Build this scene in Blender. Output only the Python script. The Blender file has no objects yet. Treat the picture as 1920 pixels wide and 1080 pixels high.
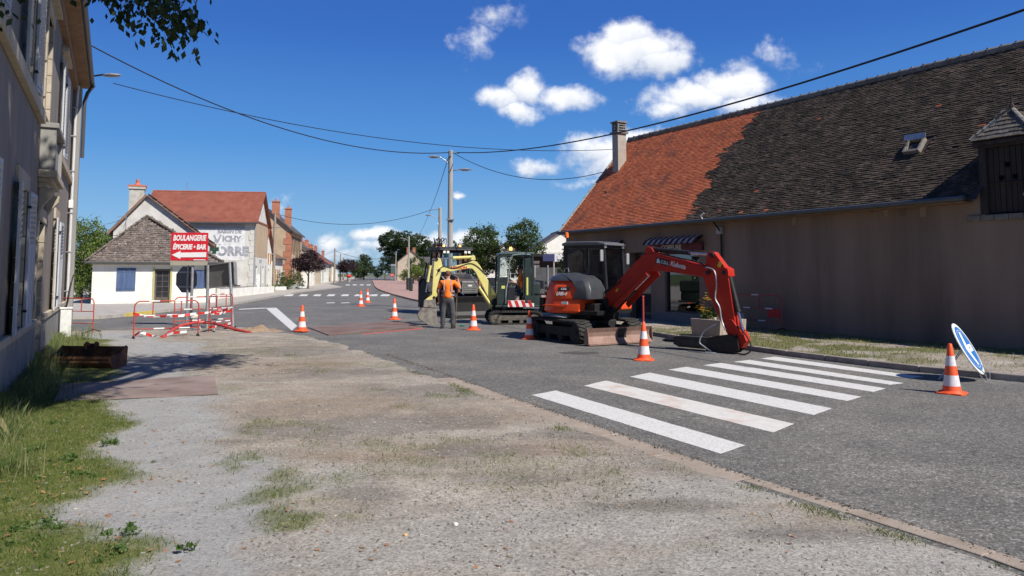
import bpy, bmesh, math, random
import numpy as np
from mathutils import Vector, Matrix
from mathutils.noise import noise as pnoise
random.seed(7); RNG = np.random.default_rng(7)
R = math.radians
scn = bpy.context.scene
COL = scn.collection

# ------------------------------------------------------------------ camera, sky, sun, exposure
F = 1430.0; PITCH = R(4.5); HOR = 512.0; PPY = HOR - F*math.tan(PITCH); CAMZ = 1.75
cam = bpy.data.cameras.new('camera'); cam_o = bpy.data.objects.new('camera', cam); COL.objects.link(cam_o)
cam_o.location = (0, 0, CAMZ); cam_o.rotation_euler = (R(90)+PITCH, 0, 0)
cam.sensor_width = 36; cam.lens = F/1920*36; cam.shift_y = -(540-PPY)/1920
cam.clip_start = 0.1; cam.clip_end = 4000
scn.camera = cam_o
def ray(px, py):
    a = (px-960)/F; b = (PPY-py)/F
    return Vector((a, math.cos(PITCH)-b*math.sin(PITCH), math.sin(PITCH)+b*math.cos(PITCH)))
def G(px, py, z=0.0):                       # where a sight line meets the ground
    d = ray(px, py); t = (z-CAMZ)/d.z
    return Vector((d.x*t, d.y*t, z))
def P(px, py, Y):                           # a point at distance Y
    d = ray(px, py); t = Y/d.y
    return Vector((d.x*t, Y, CAMZ+d.z*t))

SUN_TO = Vector((0.542, -0.455, 0.72)).normalized()
sun = bpy.data.lights.new('sun', 'SUN'); sun.energy = 4.4; sun.angle = R(0.53); sun.color = (1.0, 0.95, 0.87)
sun_o = bpy.data.objects.new('sun', sun); COL.objects.link(sun_o)
sun_o.rotation_euler = (-SUN_TO).to_track_quat('-Z', 'Y').to_euler(); sun_o.location = (20, -10, 40)
scn.view_settings.view_transform = 'Standard'; scn.view_settings.look = 'None'
scn.view_settings.exposure = 0.38; scn.view_settings.gamma = 1; scn.view_settings.use_curve_mapping = False

world = bpy.data.worlds.new('World'); scn.world = world; world.use_nodes = True
def build_sky():
    nt = world.node_tree; nt.nodes.clear(); N = nt.nodes.new; L = nt.links.new
    out = N('ShaderNodeOutputWorld'); bg = N('ShaderNodeBackground'); L(bg.outputs[0], out.inputs[0])
    sky = N('ShaderNodeTexSky'); sky.sky_type = 'NISHITA'; sky.sun_disc = False
    sky.sun_elevation = math.asin(SUN_TO.z); sky.sun_rotation = math.atan2(SUN_TO.x, SUN_TO.y)
    sky.air_density = 1.0; sky.dust_density = 0.35; sky.ozone_density = 1.6; sky.altitude = 200
    def MT(op, a, b=None, c=None, clamp=False):
        n = N('ShaderNodeMath'); n.operation = op; n.use_clamp = clamp
        for i, x in enumerate((a, b, c)):
            if x is None: continue
            if isinstance(x, (int, float)): n.inputs[i].default_value = x
            else: L(x, n.inputs[i])
        return n.outputs[0]
    tc = N('ShaderNodeTexCoord'); sep = N('ShaderNodeSeparateXYZ'); L(tc.outputs['Generated'], sep.inputs[0])
    y = MT('MAXIMUM', sep.outputs[1], 0.02)
    u = MT('DIVIDE', sep.outputs[0], y); v = MT('DIVIDE', sep.outputs[2], y)
    hs = N('ShaderNodeHueSaturation'); hs.inputs['Saturation'].default_value = 1.2; hs.inputs['Hue'].default_value = 0.5
    hs.inputs['Value'].default_value = 1.0; L(sky.outputs[0], hs.inputs['Color'])
    tint = N('ShaderNodeMixRGB'); tint.blend_type = 'MULTIPLY'; tint.inputs[0].default_value = 1
    tint.inputs[2].default_value = (0.84, 0.93, 1.06, 1); L(hs.outputs[0], tint.inputs[1])
    el = N('ShaderNodeValToRGB'); L(sep.outputs[2], el.inputs[0]); ee = el.color_ramp.elements
    ee[0].position = 0; ee[0].color = (2.9,4.6,6.3,1); ee[1].position = 1; ee[1].color = (.16,.55,2.2,1)
    for p_, c_ in ((.06,(1.9,4.1,6.9,1)), (.16,(.75,2.65,6.4,1)), (.30,(.34,1.38,5.0,1)), (.5,(.20,.85,3.4,1))):
        x_ = ee.new(p_); x_.color = c_
    sk2 = N('ShaderNodeMixRGB'); sk2.inputs[0].default_value = .88; L(tint.outputs[0], sk2.inputs[1]); L(el.outputs[0], sk2.inputs[2])
    comb = N('ShaderNodeCombineXYZ'); L(u, comb.inputs[0]); L(v, comb.inputs[1])
    # wobble
    n1 = N('ShaderNodeTexNoise'); n1.inputs['Scale'].default_value = 11; n1.inputs['Detail'].default_value = 8; n1.inputs['Roughness'].default_value = 0.6
    L(comb.outputs[0], n1.inputs['Vector'])
    n2 = N('ShaderNodeTexNoise'); n2.inputs['Scale'].default_value = 42; n2.inputs['Detail'].default_value = 5; n2.inputs['Roughness'].default_value = 0.6
    L(comb.outputs[0], n2.inputs['Vector'])
    wob = N('ShaderNodeVectorMath'); wob.operation = 'SUBTRACT'; L(n1.outputs['Color'], wob.inputs[0]); wob.inputs[1].default_value = (.5, .5, .5)
    wsc = N('ShaderNodeVectorMath'); wsc.operation = 'SCALE'; L(wob.outputs[0], wsc.inputs[0]); wsc.inputs['Scale'].default_value = 0.05
    pos = N('ShaderNodeVectorMath'); pos.operation = 'ADD'; L(comb.outputs[0], pos.inputs[0]); L(wsc.outputs[0], pos.inputs[1])
    # cloud banks: centre and half sizes in tangent units, density
    blobs = [(1195,92,92,46,1),(1180,70,52,32,1),(1235,110,60,34,1),(1150,110,40,22,.8),
             (985,165,38,34,.95),(940,185,42,26,.85),(1060,182,62,24,.85),(970,212,38,22,.75),
             (1370,165,72,36,1),(1300,185,85,30,.95),(1250,205,50,18,.7),(1395,150,40,32,.9),(1400,200,70,26,.7),
             (1120,285,62,36,.95),(1160,300,90,44,.95),(1010,312,42,16,.6),(1210,255,55,18,.8),(1110,345,60,12,.4),
             (885,75,34,30,.42),(930,35,46,18,.36),(1460,105,24,22,.24),(1490,125,30,12,.16),(1390,122,30,12,.3),
             (858,370,16,9,.75),(625,450,34,20,.6),(610,438,22,14,.5),(700,440,40,13,.75),(725,436,30,10,.75),(640,470,60,12,.35),(720,462,70,14,.38),
             (800,452,80,18,.7),(880,450,70,14,.6),(1050,470,60,18,.45),(600,478,130,14,.3),
             (515,385,24,20,.16),(2300,250,220,90,1),(-500,330,260,60,.8),(2700,-300,200,80,.9),(300,-900,260,120,.6)]
    fld = None; shy = None
    for (cx, cy, rx, ry, dens) in blobs:
        d = ray(cx, cy)
        s = N('ShaderNodeVectorMath'); s.operation = 'SUBTRACT'; L(pos.outputs[0], s.inputs[0]); s.inputs[1].default_value = (d.x/d.y, d.z/d.y, 0)
        m = N('ShaderNodeVectorMath'); m.operation = 'MULTIPLY'; L(s.outputs[0], m.inputs[0]); m.inputs[1].default_value = (F/(rx*1.38), F/(ry*1.38), 0)
        ln = N('ShaderNodeVectorMath'); ln.operation = 'LENGTH'; L(m.outputs[0], ln.inputs[0])
        g = MT('MULTIPLY_ADD', ln.outputs['Value'], -dens, dens)
        sy = N('ShaderNodeSeparateXYZ'); L(m.outputs[0], sy.inputs[0]); my = sy.outputs[1]
        if fld is None: shy = my
        else: shy = MT('MULTIPLY_ADD', MT('GREATER_THAN', g, fld), MT('SUBTRACT', my, shy), shy)
        fld = g if fld is None else MT('SMOOTH_MAX', fld, g, 0.06)
    f2 = MT('MULTIPLY_ADD', n2.outputs['Fac'], 0.85, -0.42)
    f3 = MT('MULTIPLY_ADD', n1.outputs['Fac'], 0.6, -0.30)
    dsum = MT('ADD', MT('ADD', fld, f2), f3)
    mr = N('ShaderNodeMapRange'); mr.interpolation_type = 'SMOOTHSTEP'; L(dsum, mr.inputs[0])
    mr.inputs[1].default_value = 0.0; mr.inputs[2].default_value = 0.62; mr.inputs[3].default_value = 0; mr.inputs[4].default_value = 0.96
    front = MT('GREATER_THAN', sep.outputs[1], 0.03)
    mask = MT('MULTIPLY', mr.outputs[0], front)
    # cloud shade: greyer bellies from coarse relief
    n3 = N('ShaderNodeTexNoise'); n3.inputs['Scale'].default_value = 17; n3.inputs['Detail'].default_value = 6
    off = N('ShaderNodeVectorMath'); off.operation = 'ADD'; L(comb.outputs[0], off.inputs[0]); off.inputs[1].default_value = (3.1, 1.7, 0)
    L(off.outputs[0], n3.inputs['Vector'])
    sh = MT('ADD', MT('ADD', MT('MULTIPLY', dsum, 0.30), MT('MULTIPLY', n3.outputs['Fac'], 0.75)), MT('MULTIPLY_ADD', shy, 0.42, 0.12), clamp=True)
    cr = N('ShaderNodeValToRGB'); L(sh, cr.inputs[0])
    cr.color_ramp.elements[0].position = .18; cr.color_ramp.elements[0].color = (4.9, 5.6, 6.9, 1)
    cr.color_ramp.elements[1].position = .74; cr.color_ramp.elements[1].color = (9.6, 9.7, 9.9, 1)
    mix = N('ShaderNodeMixRGB'); L(mask, mix.inputs[0]); L(sk2.outputs[0], mix.inputs[1]); L(cr.outputs[0], mix.inputs[2])
    L(mix.outputs[0], bg.inputs[0]); bg.inputs[1].default_value = 0.085
build_sky()
world.cycles.sampling_method = 'MANUAL'; world.cycles.sample_map_resolution = 512
scn.cycles.max_bounces = 6; scn.cycles.transparent_max_bounces = 8
scn.cycles.use_denoising = True

# ------------------------------------------------------------------ materials
MATS = {}
def mat(name, c1, c2=None, rough=.85, metal=0., scale=3., bump=0., bscale=60., spec=.4, lo=.35, hi=.65, island=0., streak=False, detail=7., alpha=None, emit=0, c3=None, s3=1.0, l3=.55, h3=.7):
    if name in MATS: return MATS[name]
    m = bpy.data.materials.new(name); m.use_nodes = True; nt = m.node_tree; b = nt.nodes['Principled BSDF']
    N = nt.nodes.new; L = nt.links.new
    b.inputs['Roughness'].default_value = rough; b.inputs['Metallic'].default_value = metal
    b.inputs['Specular IOR Level'].default_value = spec
    c2 = c2 or tuple(min(1, x*1.25) for x in c1)
    geo = N('ShaderNodeNewGeometry')
    mp = N('ShaderNodeMapping'); L(geo.outputs['Position'], mp.inputs[0])
    if streak: mp.inputs['Scale'].default_value = (1, 1, .13)
    nz = N('ShaderNodeTexNoise'); nz.inputs['Scale'].default_value = scale; nz.inputs['Detail'].default_value = detail; nz.inputs['Roughness'].default_value = .62
    L(mp.outputs[0], nz.inputs['Vector'])
    rp = N('ShaderNodeValToRGB'); L(nz.outputs['Fac'], rp.inputs[0])
    rp.color_ramp.elements[0].position = lo; rp.color_ramp.elements[0].color = (*c1, 1)
    rp.color_ramp.elements[1].position = hi; rp.color_ramp.elements[1].color = (*c2, 1)
    col = rp.outputs[0]
    if c3:
        n3 = N('ShaderNodeTexNoise'); n3.inputs['Scale'].default_value = s3; n3.inputs['Detail'].default_value = 8; n3.inputs['Roughness'].default_value = .65
        L(mp.outputs[0], n3.inputs['Vector'])
        r3 = N('ShaderNodeMapRange'); L(n3.outputs['Fac'], r3.inputs[0]); r3.inputs[1].default_value = l3; r3.inputs[2].default_value = h3
        mx = N('ShaderNodeMixRGB'); L(r3.outputs[0], mx.inputs[0]); L(col, mx.inputs[1]); mx.inputs[2].default_value = (*c3, 1); col = mx.outputs[0]
    if island:
        oi = N('ShaderNodeObjectInfo'); ad = N('ShaderNodeMath'); ad.operation = 'ADD'
        L(geo.outputs['Random Per Island'], ad.inputs[0]); L(oi.outputs['Random'], ad.inputs[1])
        fr = N('ShaderNodeMath'); fr.operation = 'FRACT'; L(ad.outputs[0], fr.inputs[0])
        mr = N('ShaderNodeMapRange'); L(fr.outputs[0], mr.inputs[0]); mr.inputs[3].default_value = 1-island; mr.inputs[4].default_value = 1+island
        hv = N('ShaderNodeHueSaturation'); L(mr.outputs[0], hv.inputs['Value']); L(col, hv.inputs['Color']); col = hv.outputs[0]
    L(col, b.inputs['Base Color'])
    if bump:
        nb = N('ShaderNodeTexNoise'); nb.inputs['Scale'].default_value = bscale; nb.inputs['Detail'].default_value = 5
        L(geo.outputs['Position'], nb.inputs['Vector'])
        bp = N('ShaderNodeBump'); bp.inputs['Strength'].default_value = min(1, bump); bp.inputs['Distance'].default_value = .3/bscale*max(1, bump)
        L(nb.outputs['Fac'], bp.inputs['Height']); L(bp.outputs[0], b.inputs['Normal'])
    if emit:
        b.inputs['Emission Color'].default_value = (*c1, 1); b.inputs['Emission Strength'].default_value = emit
    MATS[name] = m; return m
def glassmat(name, tint=(.75, .8, .8), refl=1.0):
    if name in MATS: return MATS[name]
    m = bpy.data.materials.new(name); m.use_nodes = True; nt = m.node_tree; nt.nodes.clear(); N = nt.nodes.new; L = nt.links.new
    o = N('ShaderNodeOutputMaterial'); mx = N('ShaderNodeMixShader'); t = N('ShaderNodeBsdfTransparent'); g = N('ShaderNodeBsdfGlossy')
    fr = N('ShaderNodeFresnel'); fr.inputs[0].default_value = 1.6
    mu = N('ShaderNodeMath'); mu.operation = 'MULTIPLY_ADD'; mu.inputs[1].default_value = refl; mu.inputs[2].default_value = .04; mu.use_clamp = True
    L(fr.outputs[0], mu.inputs[0]); L(mu.outputs[0], mx.inputs[0]); L(t.outputs[0], mx.inputs[1]); L(g.outputs[0], mx.inputs[2]); L(mx.outputs[0], o.inputs[0])
    t.inputs[0].default_value = (*tint, 1); g.inputs['Roughness'].default_value = .02; g.inputs[0].default_value = (.9, .9, .9, 1)
    MATS[name] = m; return m
def leafmat(name, c1, c2, dead=None, trans=.35):
    if name in MATS: return MATS[name]
    m = bpy.data.materials.new(name); m.use_nodes = True; nt = m.node_tree; N = nt.nodes.new; L = nt.links.new
    b = nt.nodes['Principled BSDF']; o = nt.nodes['Material Output']
    geo = N('ShaderNodeNewGeometry'); rp = N('ShaderNodeValToRGB'); L(geo.outputs['Random Per Island'], rp.inputs[0])
    rp.color_ramp.elements[0].color = (*c1, 1); rp.color_ramp.elements[1].color = (*c2, 1)
    if dead:
        e = rp.color_ramp.elements.new(.93); e.color = (*dead, 1); rp.color_ramp.elements[-1].position = 1.0
        e = rp.color_ramp.elements.new(.85); e.color = (*c2, 1)
        rp.color_ramp.elements[-1].color = (*dead, 1)
    L(rp.outputs[0], b.inputs['Base Color']); b.inputs['Roughness'].default_value = .55; b.inputs['Specular IOR Level'].default_value = .35
    tr = N('ShaderNodeBsdfTranslucent'); L(rp.outputs[0], tr.inputs[0]); mx = N('ShaderNodeMixShader'); mx.inputs[0].default_value = trans
    L(b.outputs[0], mx.inputs[1]); L(tr.outputs[0], mx.inputs[2]); L(mx.outputs[0], o.inputs[0])
    MATS[name] = m; return m

def asphaltmat():
    m = mat('asphalt', (.118,.114,.109), (.155,.150,.143), rough=.9, scale=.9, bump=.9, bscale=140, lo=.3, hi=.7, c3=(.185,.174,.160), s3=.45, l3=.50, h3=.75)
    nt = m.node_tree; N = nt.nodes.new; L = nt.links.new; b = nt.nodes['Principled BSDF']; src = b.inputs['Base Color'].links[0].from_socket
    geo = N('ShaderNodeNewGeometry')
    def speck(scale, ramp, prev):
        v = N('ShaderNodeTexVoronoi'); v.inputs['Scale'].default_value = scale; L(geo.outputs['Position'], v.inputs['Vector'])
        s = N('ShaderNodeSeparateColor'); L(v.outputs['Color'], s.inputs[0]); r = N('ShaderNodeValToRGB'); L(s.outputs[0], r.inputs[0]); e = r.color_ramp.elements
        e[0].color = (ramp[0],)*3+(1,); e[1].color = (ramp[3],)*3+(1,); e[1].position = 1
        for p_, v_ in ((.25, ramp[1]), (.8, ramp[2])): x = e.new(p_); x.color = (v_, v_, v_*.98, 1)
        x = N('ShaderNodeMixRGB'); x.blend_type = 'MULTIPLY'; x.inputs[0].default_value = 1; L(prev, x.inputs[1]); L(r.outputs[0], x.inputs[2]); return x.outputs[0]
    o = speck(75, (.45,.85,1.12,2.3), src); o = speck(28, (.72,.97,1.04,1.35), o)
    # fine cracks and worn wheel lanes
    n = N('ShaderNodeTexNoise'); n.inputs['Scale'].default_value = .35; n.inputs['Detail'].default_value = 9; n.inputs['Roughness'].default_value = .7; L(geo.outputs['Position'], n.inputs['Vector'])
    r = N('ShaderNodeValToRGB'); L(n.outputs['Fac'], r.inputs[0]); r.color_ramp.elements[0].position = .3; r.color_ramp.elements[0].color = (.84,.84,.85,1); r.color_ramp.elements[1].position = .7; r.color_ramp.elements[1].color = (1.17,1.15,1.12,1)
    x = N('ShaderNodeMixRGB'); x.blend_type = 'MULTIPLY'; x.inputs[0].default_value = 1; L(o, x.inputs[1]); L(r.outputs[0], x.inputs[2]); L(x.outputs[0], b.inputs['Base Color'])
    return m
asphalt = asphaltmat()
paint = mat('road_paint', (.60,.59,.56), (.68,.67,.64), rough=.7, scale=9, bump=.4, bscale=140, c3=(.26,.25,.24), s3=30, l3=.54, h3=.70)
paint_stain = mat('stained_road_paint', (.60,.57,.53), (.68,.66,.62), rough=.7, scale=9, bump=.4, bscale=140, c3=(.50,.30,.20), s3=1.1, l3=.50, h3=.72)
kerbm = mat('kerb_concrete', (.27,.215,.170), (.40,.335,.275), scale=4, bump=.9, bscale=60, c3=(.32,.28,.235), s3=1.2, lo=.3, hi=.72)
kerbm2 = mat('far_kerb', (.20,.17,.15), (.33,.29,.26), scale=4, bump=.5, bscale=60)
earthm = mat('earth', (.15,.12,.07), (.10,.14,.05), scale=.2, bump=.5, bscale=6)
pavem = mat('pavement', (.36,.33,.29), (.46,.42,.37), scale=2, bump=.4, bscale=60)
redpave = mat('red_pavement', (.36,.22,.18), (.46,.30,.25), scale=1.5, bump=.3, bscale=50)
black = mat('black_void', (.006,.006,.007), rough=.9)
glass = glassmat('window_glass', (.72,.78,.78), 1.0)
cabglass = glassmat('cab_glass', (.78,.84,.82), .75)
darkpane = mat('dark_pane', (.018,.022,.028), (.03,.035,.04), rough=.06, spec=.9)
def flat(name, c, rough=.6, **k): return mat(name, c, tuple(min(1, x*1.12) for x in c), rough=rough, **k)
steel = mat('galvanised_steel', (.34,.35,.36), (.46,.47,.48), rough=.45, metal=.55, scale=8)
blackmetal = mat('black_metal', (.014,.014,.015), (.026,.025,.024), rough=.55, scale=12)
rubber = mat('rubber', (.022,.021,.020), (.05,.047,.042), rough=.85, scale=9)
cablem = flat('cable_black', (.012,.010,.012), .6)
whitep = flat('white_paint', (.70,.70,.68), .5)
redp = mat('barrier_red', (.40,.040,.030), (.50,.085,.065), rough=.5, scale=7)
concrete = mat('pole_concrete', (.32,.30,.27), (.43,.41,.37), scale=5, streak=True, bump=.3, bscale=40)

# ------------------------------------------------------------------ mesh helpers
class MB:
    def __init__(s, T=None): s.v = []; s.f = []; s.m = []; s.T = T
    def add(s, vs, fs, mi=0, T=None):
        k = len(s.v); T = T if T is not None else s.T
        for p in vs:
            p = Vector(p)
            s.v.append(tuple(T @ p) if T is not None else tuple(p))
        for f in fs: s.f.append([i+k for i in f]); s.m.append(mi)
        return s
    def box(s, c, d, rot=None, mi=0):
        c = Vector(c); x, y, z = d[0]/2, d[1]/2, d[2]/2
        vs = [Vector(q) for q in ((-x,-y,-z),(x,-y,-z),(x,y,-z),(-x,y,-z),(-x,-y,z),(x,-y,z),(x,y,z),(-x,y,z))]
        if rot is not None: vs = [rot @ q for q in vs]
        return s.add([c+q for q in vs], [(0,3,2,1),(4,5,6,7),(0,1,5,4),(1,2,6,5),(2,3,7,6),(3,0,4,7)], mi)
    def bx(s, x0, x1, y0, y1, z0, z1, mi=0): return s.box(((x0+x1)/2,(y0+y1)/2,(z0+z1)/2), (x1-x0,y1-y0,z1-z0), None, mi)
    def cyl(s, p0, p1, r0, r1=None, n=10, mi=0, caps=True):
        p0, p1 = Vector(p0), Vector(p1); r1 = r0 if r1 is None else r1; d = (p1-p0)
        if d.length < 1e-6: return s
        d.normalize(); a = d.orthogonal().normalized(); b = d.cross(a); vs = []
        for p, r in ((p0, r0), (p1, r1)):
            for i in range(n):
                t = 2*math.pi*i/n; vs.append(p + a*(r*math.cos(t)) + b*(r*math.sin(t)))
        fs = [(i, (i+1) % n, n+(i+1) % n, n+i) for i in range(n)]
        if caps: fs += [tuple(range(n-1, -1, -1)), tuple(range(n, 2*n))]
        return s.add(vs, fs, mi)
    def tube(s, pts, r, n=6, mi=0, closed=False):
        pts = [Vector(p) for p in pts]; m = len(pts); vs = []; a = None
        for i, p in enumerate(pts):
            if closed: d = pts[(i+1) % m]-pts[i-1]
            else: d = (pts[min(i+1, m-1)]-pts[max(i-1, 0)])
            d.normalize()
            if a is None: a = d.orthogonal().normalized()
            else: a = (a - d*a.dot(d)); a = a.normalized() if a.length > 1e-6 else d.orthogonal().normalized()
            b = d.cross(a); rr = r[i] if isinstance(r, (list, tuple)) else r
            for k in range(n):
                t = 2*math.pi*k/n; vs.append(p + a*(rr*math.cos(t)) + b*(rr*math.sin(t)))
        fs = []
        for i in range(m if closed else m-1):
            j = (i+1) % m
            for k in range(n): fs.append((i*n+k, i*n+(k+1) % n, j*n+(k+1) % n, j*n+k))
        if not closed: fs += [tuple(range(n-1, -1, -1)), tuple((m-1)*n+k for k in range(n))]
        return s.add(vs, fs, mi)
    def prism(s, poly, a0, a1, axis='y', mi=0):            # poly in the other two axes
        n = len(poly); vs = []
        for a in (a0, a1):
            for (p, q) in poly:
                vs.append({'y': (p, a, q), 'x': (a, p, q), 'z': (p, q, a)}[axis])
        fs = [(i, (i+1) % n, n+(i+1) % n, n+i) for i in range(n)] + [tuple(range(n-1, -1, -1)), tuple(range(n, 2*n))]
        return s.add(vs, fs, mi)
    def quad(s, a, b, c, d, mi=0): return s.add([a, b, c, d], [(0,1,2,3)], mi)
    def poly(s, pts, mi=0): return s.add(pts, [tuple(range(len(pts)))], mi)
    def lathe(s, prof, n=16, c=(0,0,0), mi=0):
        vs = []; m = len(prof); c = Vector(c)
        for (r, z) in prof:
            for k in range(n):
                t = 2*math.pi*k/n; vs.append(c+Vector((r*math.cos(t), r*math.sin(t), z)))
        fs = [(i*n+k, i*n+(k+1) % n, (i+1)*n+(k+1) % n, (i+1)*n+k) for i in range(m-1) for k in range(n)]
        fs += [tuple(range(n-1, -1, -1)), tuple((m-1)*n+k for k in range(n))]
        return s.add(vs, fs, mi)
    def ball(s, c, r, nu=10, nv=6, mi=0):
        r = r if isinstance(r, (tuple, list)) else (r, r, r); c = Vector(c); vs = []
        for j in range(1, nv):
            ph = math.pi*j/nv
            for i in range(nu):
                t = 2*math.pi*i/nu; vs.append(c+Vector((r[0]*math.sin(ph)*math.cos(t), r[1]*math.sin(ph)*math.sin(t), r[2]*math.cos(ph))))
        k = len(vs); vs += [c+Vector((0,0,r[2])), c-Vector((0,0,r[2]))]
        fs = [(j*nu+i, (j+1)*nu+i, (j+1)*nu+(i+1) % nu, j*nu+(i+1) % nu) for j in range(nv-2) for i in range(nu)]
        fs += [(k, i, (i+1) % nu) for i in range(nu)] + [(k+1, (nv-2)*nu+(i+1) % nu, (nv-2)*nu+i) for i in range(nu)]
        return s.add(vs, fs, mi)
    def build(s, name, mats, parent=None, bevel=0, smooth=False, seg=2, loc=None, rot=None):
        me = bpy.data.meshes.new(name); me.from_pydata(s.v, [], s.f)
        if not isinstance(mats, (list, tuple)): mats = [mats]
        for m in mats: me.materials.append(m)
        if len(mats) > 1: me.polygons.foreach_set('material_index', s.m)
        me.validate(); bm = bmesh.new(); bm.from_mesh(me); bmesh.ops.recalc_face_normals(bm, faces=bm.faces); bm.to_mesh(me); bm.free()
        if smooth:
            me.polygons.foreach_set('use_smooth', [True]*len(me.polygons)); me.set_sharp_from_angle(angle=R(40))
        me.update()
        o = bpy.data.objects.new(name, me); COL.objects.link(o)
        if parent: o.parent = parent
        if loc is not None: o.location = loc
        if rot is not None: o.rotation_euler = rot
        if bevel:
            b = o.modifiers.new('bevel', 'BEVEL'); b.width = bevel; b.segments = seg; b.limit_method = 'ANGLE'; b.angle_limit = R(35)
        return o
def tag(o, label=None, cat=None, group=None, kind=None):
    if label: o['label'] = label
    if cat: o['category'] = cat
    if group: o['group'] = group
    if kind: o['kind'] = kind
    return o
def thing(name, label, cat, loc=(0,0,0), rz=0., group=None):
    o = bpy.data.objects.new(name, None); COL.objects.link(o); o.location = loc; o.rotation_euler = (0,0,rz); o.empty_display_size = .2
    return tag(o, label, cat, group)
def dup(root, loc, rz, label=None, group=None, scale=None):
    r = root.copy(); COL.objects.link(r); r.location = loc; r.rotation_euler = (0,0,rz)
    if label: r['label'] = label
    if group: r['group'] = group
    if scale: r.scale = (scale,)*3
    for ch in list(root.children):
        c = ch.copy(); COL.objects.link(c); c.parent = r
        for g in ch.children:
            d = g.copy(); COL.objects.link(d); d.parent = c
    return r
def soup(name, verts, nper, material, parent=None):       # many alike small faces from one array
    n = len(verts)//nper; me = bpy.data.meshes.new(name)
    me.vertices.add(len(verts)); me.vertices.foreach_set('co', np.asarray(verts, dtype=np.float32).ravel())
    me.loops.add(n*nper); me.loops.foreach_set('vertex_index', np.arange(n*nper, dtype=np.int32))
    me.polygons.add(n); me.polygons.foreach_set('loop_start', np.arange(0, n*nper, nper, dtype=np.int32))
    me.polygons.foreach_set('use_smooth', [False]*n); me.materials.append(material); me.update(calc_edges=True)
    o = bpy.data.objects.new(name, me); COL.objects.link(o)
    if parent: o.parent = parent
    return o
def text(s, size, material, parent, loc, rot, name='lettering', bold=0., shear=0., sx=1., ext=.002, align='CENTER'):
    c = bpy.data.curves.new(name, 'FONT'); c.body = s; c.size = size; c.offset = bold; c.shear = shear; c.extrude = ext
    c.align_x = align; c.align_y = 'CENTER'; c.materials.append(material); c.resolution_u = 3
    t = bpy.data.objects.new(name, c); COL.objects.link(t); dg = bpy.context.evaluated_depsgraph_get()
    me = bpy.data.meshes.new_from_object(t.evaluated_get(dg)); bpy.data.objects.remove(t); me.materials.clear(); me.materials.append(material)
    o = bpy.data.objects.new(name, me); COL.objects.link(o); o.parent = parent; o.location = loc; o.rotation_euler = rot; o.scale = (sx,1,1)
    return o
def cable(p0, p1, sag, r, name, label, n=28, group=None):
    p0, p1 = Vector(p0), Vector(p1); pts = []
    for i in range(n+1):
        t = i/n; p = p0.lerp(p1, t); p.z -= sag*4*t*(1-t); pts.append(p)
    return tag(MB().tube(pts, r, 6).build(name, cablem), label, 'cable', group)
def leaves(n, blobs, size, seedv=0, clump=.35, droop=.3, aspect=.55, shell=.35):
    """n leaf quads through ellipsoids blobs=[(cx,cy,cz,rx,ry,rz)], thrown in clumps"""
    rng = np.random.default_rng(seedv); B = np.array(blobs, float)
    wgt = (B[:,3]*B[:,4]*B[:,5])**.75; wgt /= wgt.sum(); nc = max(6, n//38)
    bi = rng.choice(len(B), nc, p=wgt); d = rng.normal(size=(nc,3)); d /= np.linalg.norm(d, axis=1)[:,None]
    rad = shell+(1-shell)*rng.random(nc)**.45; cc = B[bi,:3]+d*rad[:,None]*B[bi,3:]
    ci = rng.integers(0, nc, n); cl = clump*(.5+rng.random(nc))
    p = cc[ci]+rng.normal(size=(n,3))*cl[ci][:,None]*np.array([.6,.6,.45])
    a = rng.normal(size=(n,3)); a[:,2] -= droop; a /= np.linalg.norm(a, axis=1)[:,None]
    b = rng.normal(size=(n,3)); b -= a*(a*b).sum(1)[:,None]; b /= np.linalg.norm(b, axis=1)[:,None]
    sz = size*(.55+.8*rng.random(n))[:,None]
    v = np.stack([p-a*sz*.5, p+b*sz*aspect*.5-a*sz*.05, p+a*sz*.5, p-b*sz*aspect*.5-a*sz*.05], 1)
    return v.reshape(-1, 3)

# ------------------------------------------------------------------ ground, roads
def vnoise(x, y, s, seed=0):
    r = np.random.default_rng(seed).random((64, 64)); x = np.asarray(x)*s; y = np.asarray(y)*s
    xi = np.floor(x).astype(int); yi = np.floor(y).astype(int); fx = x-xi; fy = y-yi; fx = fx*fx*(3-2*fx); fy = fy*fy*(3-2*fy)
    g = lambda a, b: r[a % 64, b % 64]
    return (g(xi,yi)*(1-fx)+g(xi+1,yi)*fx)*(1-fy)+(g(xi,yi+1)*(1-fx)+g(xi+1,yi+1)*fx)*fy
def fbm(x, y, s, seed=0, o=4):
    t = 0; a = .5
    for i in range(o): t = t+a*vnoise(x, y, s*2**i, seed+i); a *= .5
    return t/.94
def sdist(X, Y, poly):                       # signed distance, positive inside
    X = np.asarray(X, float); Y = np.asarray(Y, float); d = np.full(X.shape, 1e9); ins = np.zeros(X.shape, bool); n = len(poly)
    for i in range(n):
        ax, ay = poly[i][0], poly[i][1]; bx, by = poly[(i+1) % n][0], poly[(i+1) % n][1]
        ex, ey = bx-ax, by-ay; t = np.clip(((X-ax)*ex+(Y-ay)*ey)/(ex*ex+ey*ey+1e-12), 0, 1)
        d = np.minimum(d, np.hypot(X-ax-t*ex, Y-ay-t*ey))
        c = ((ay > Y) != (by > Y)) & (X < (bx-ax)*(Y-ay)/((by-ay) if by != ay else 1e-9)+ax); ins ^= c
    return np.where(ins, d, -d)
sst = lambda a, b, x: np.clip((x-a)/(b-a), 0, 1)**2*(3-2*np.clip((x-a)/(b-a), 0, 1))

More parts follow.
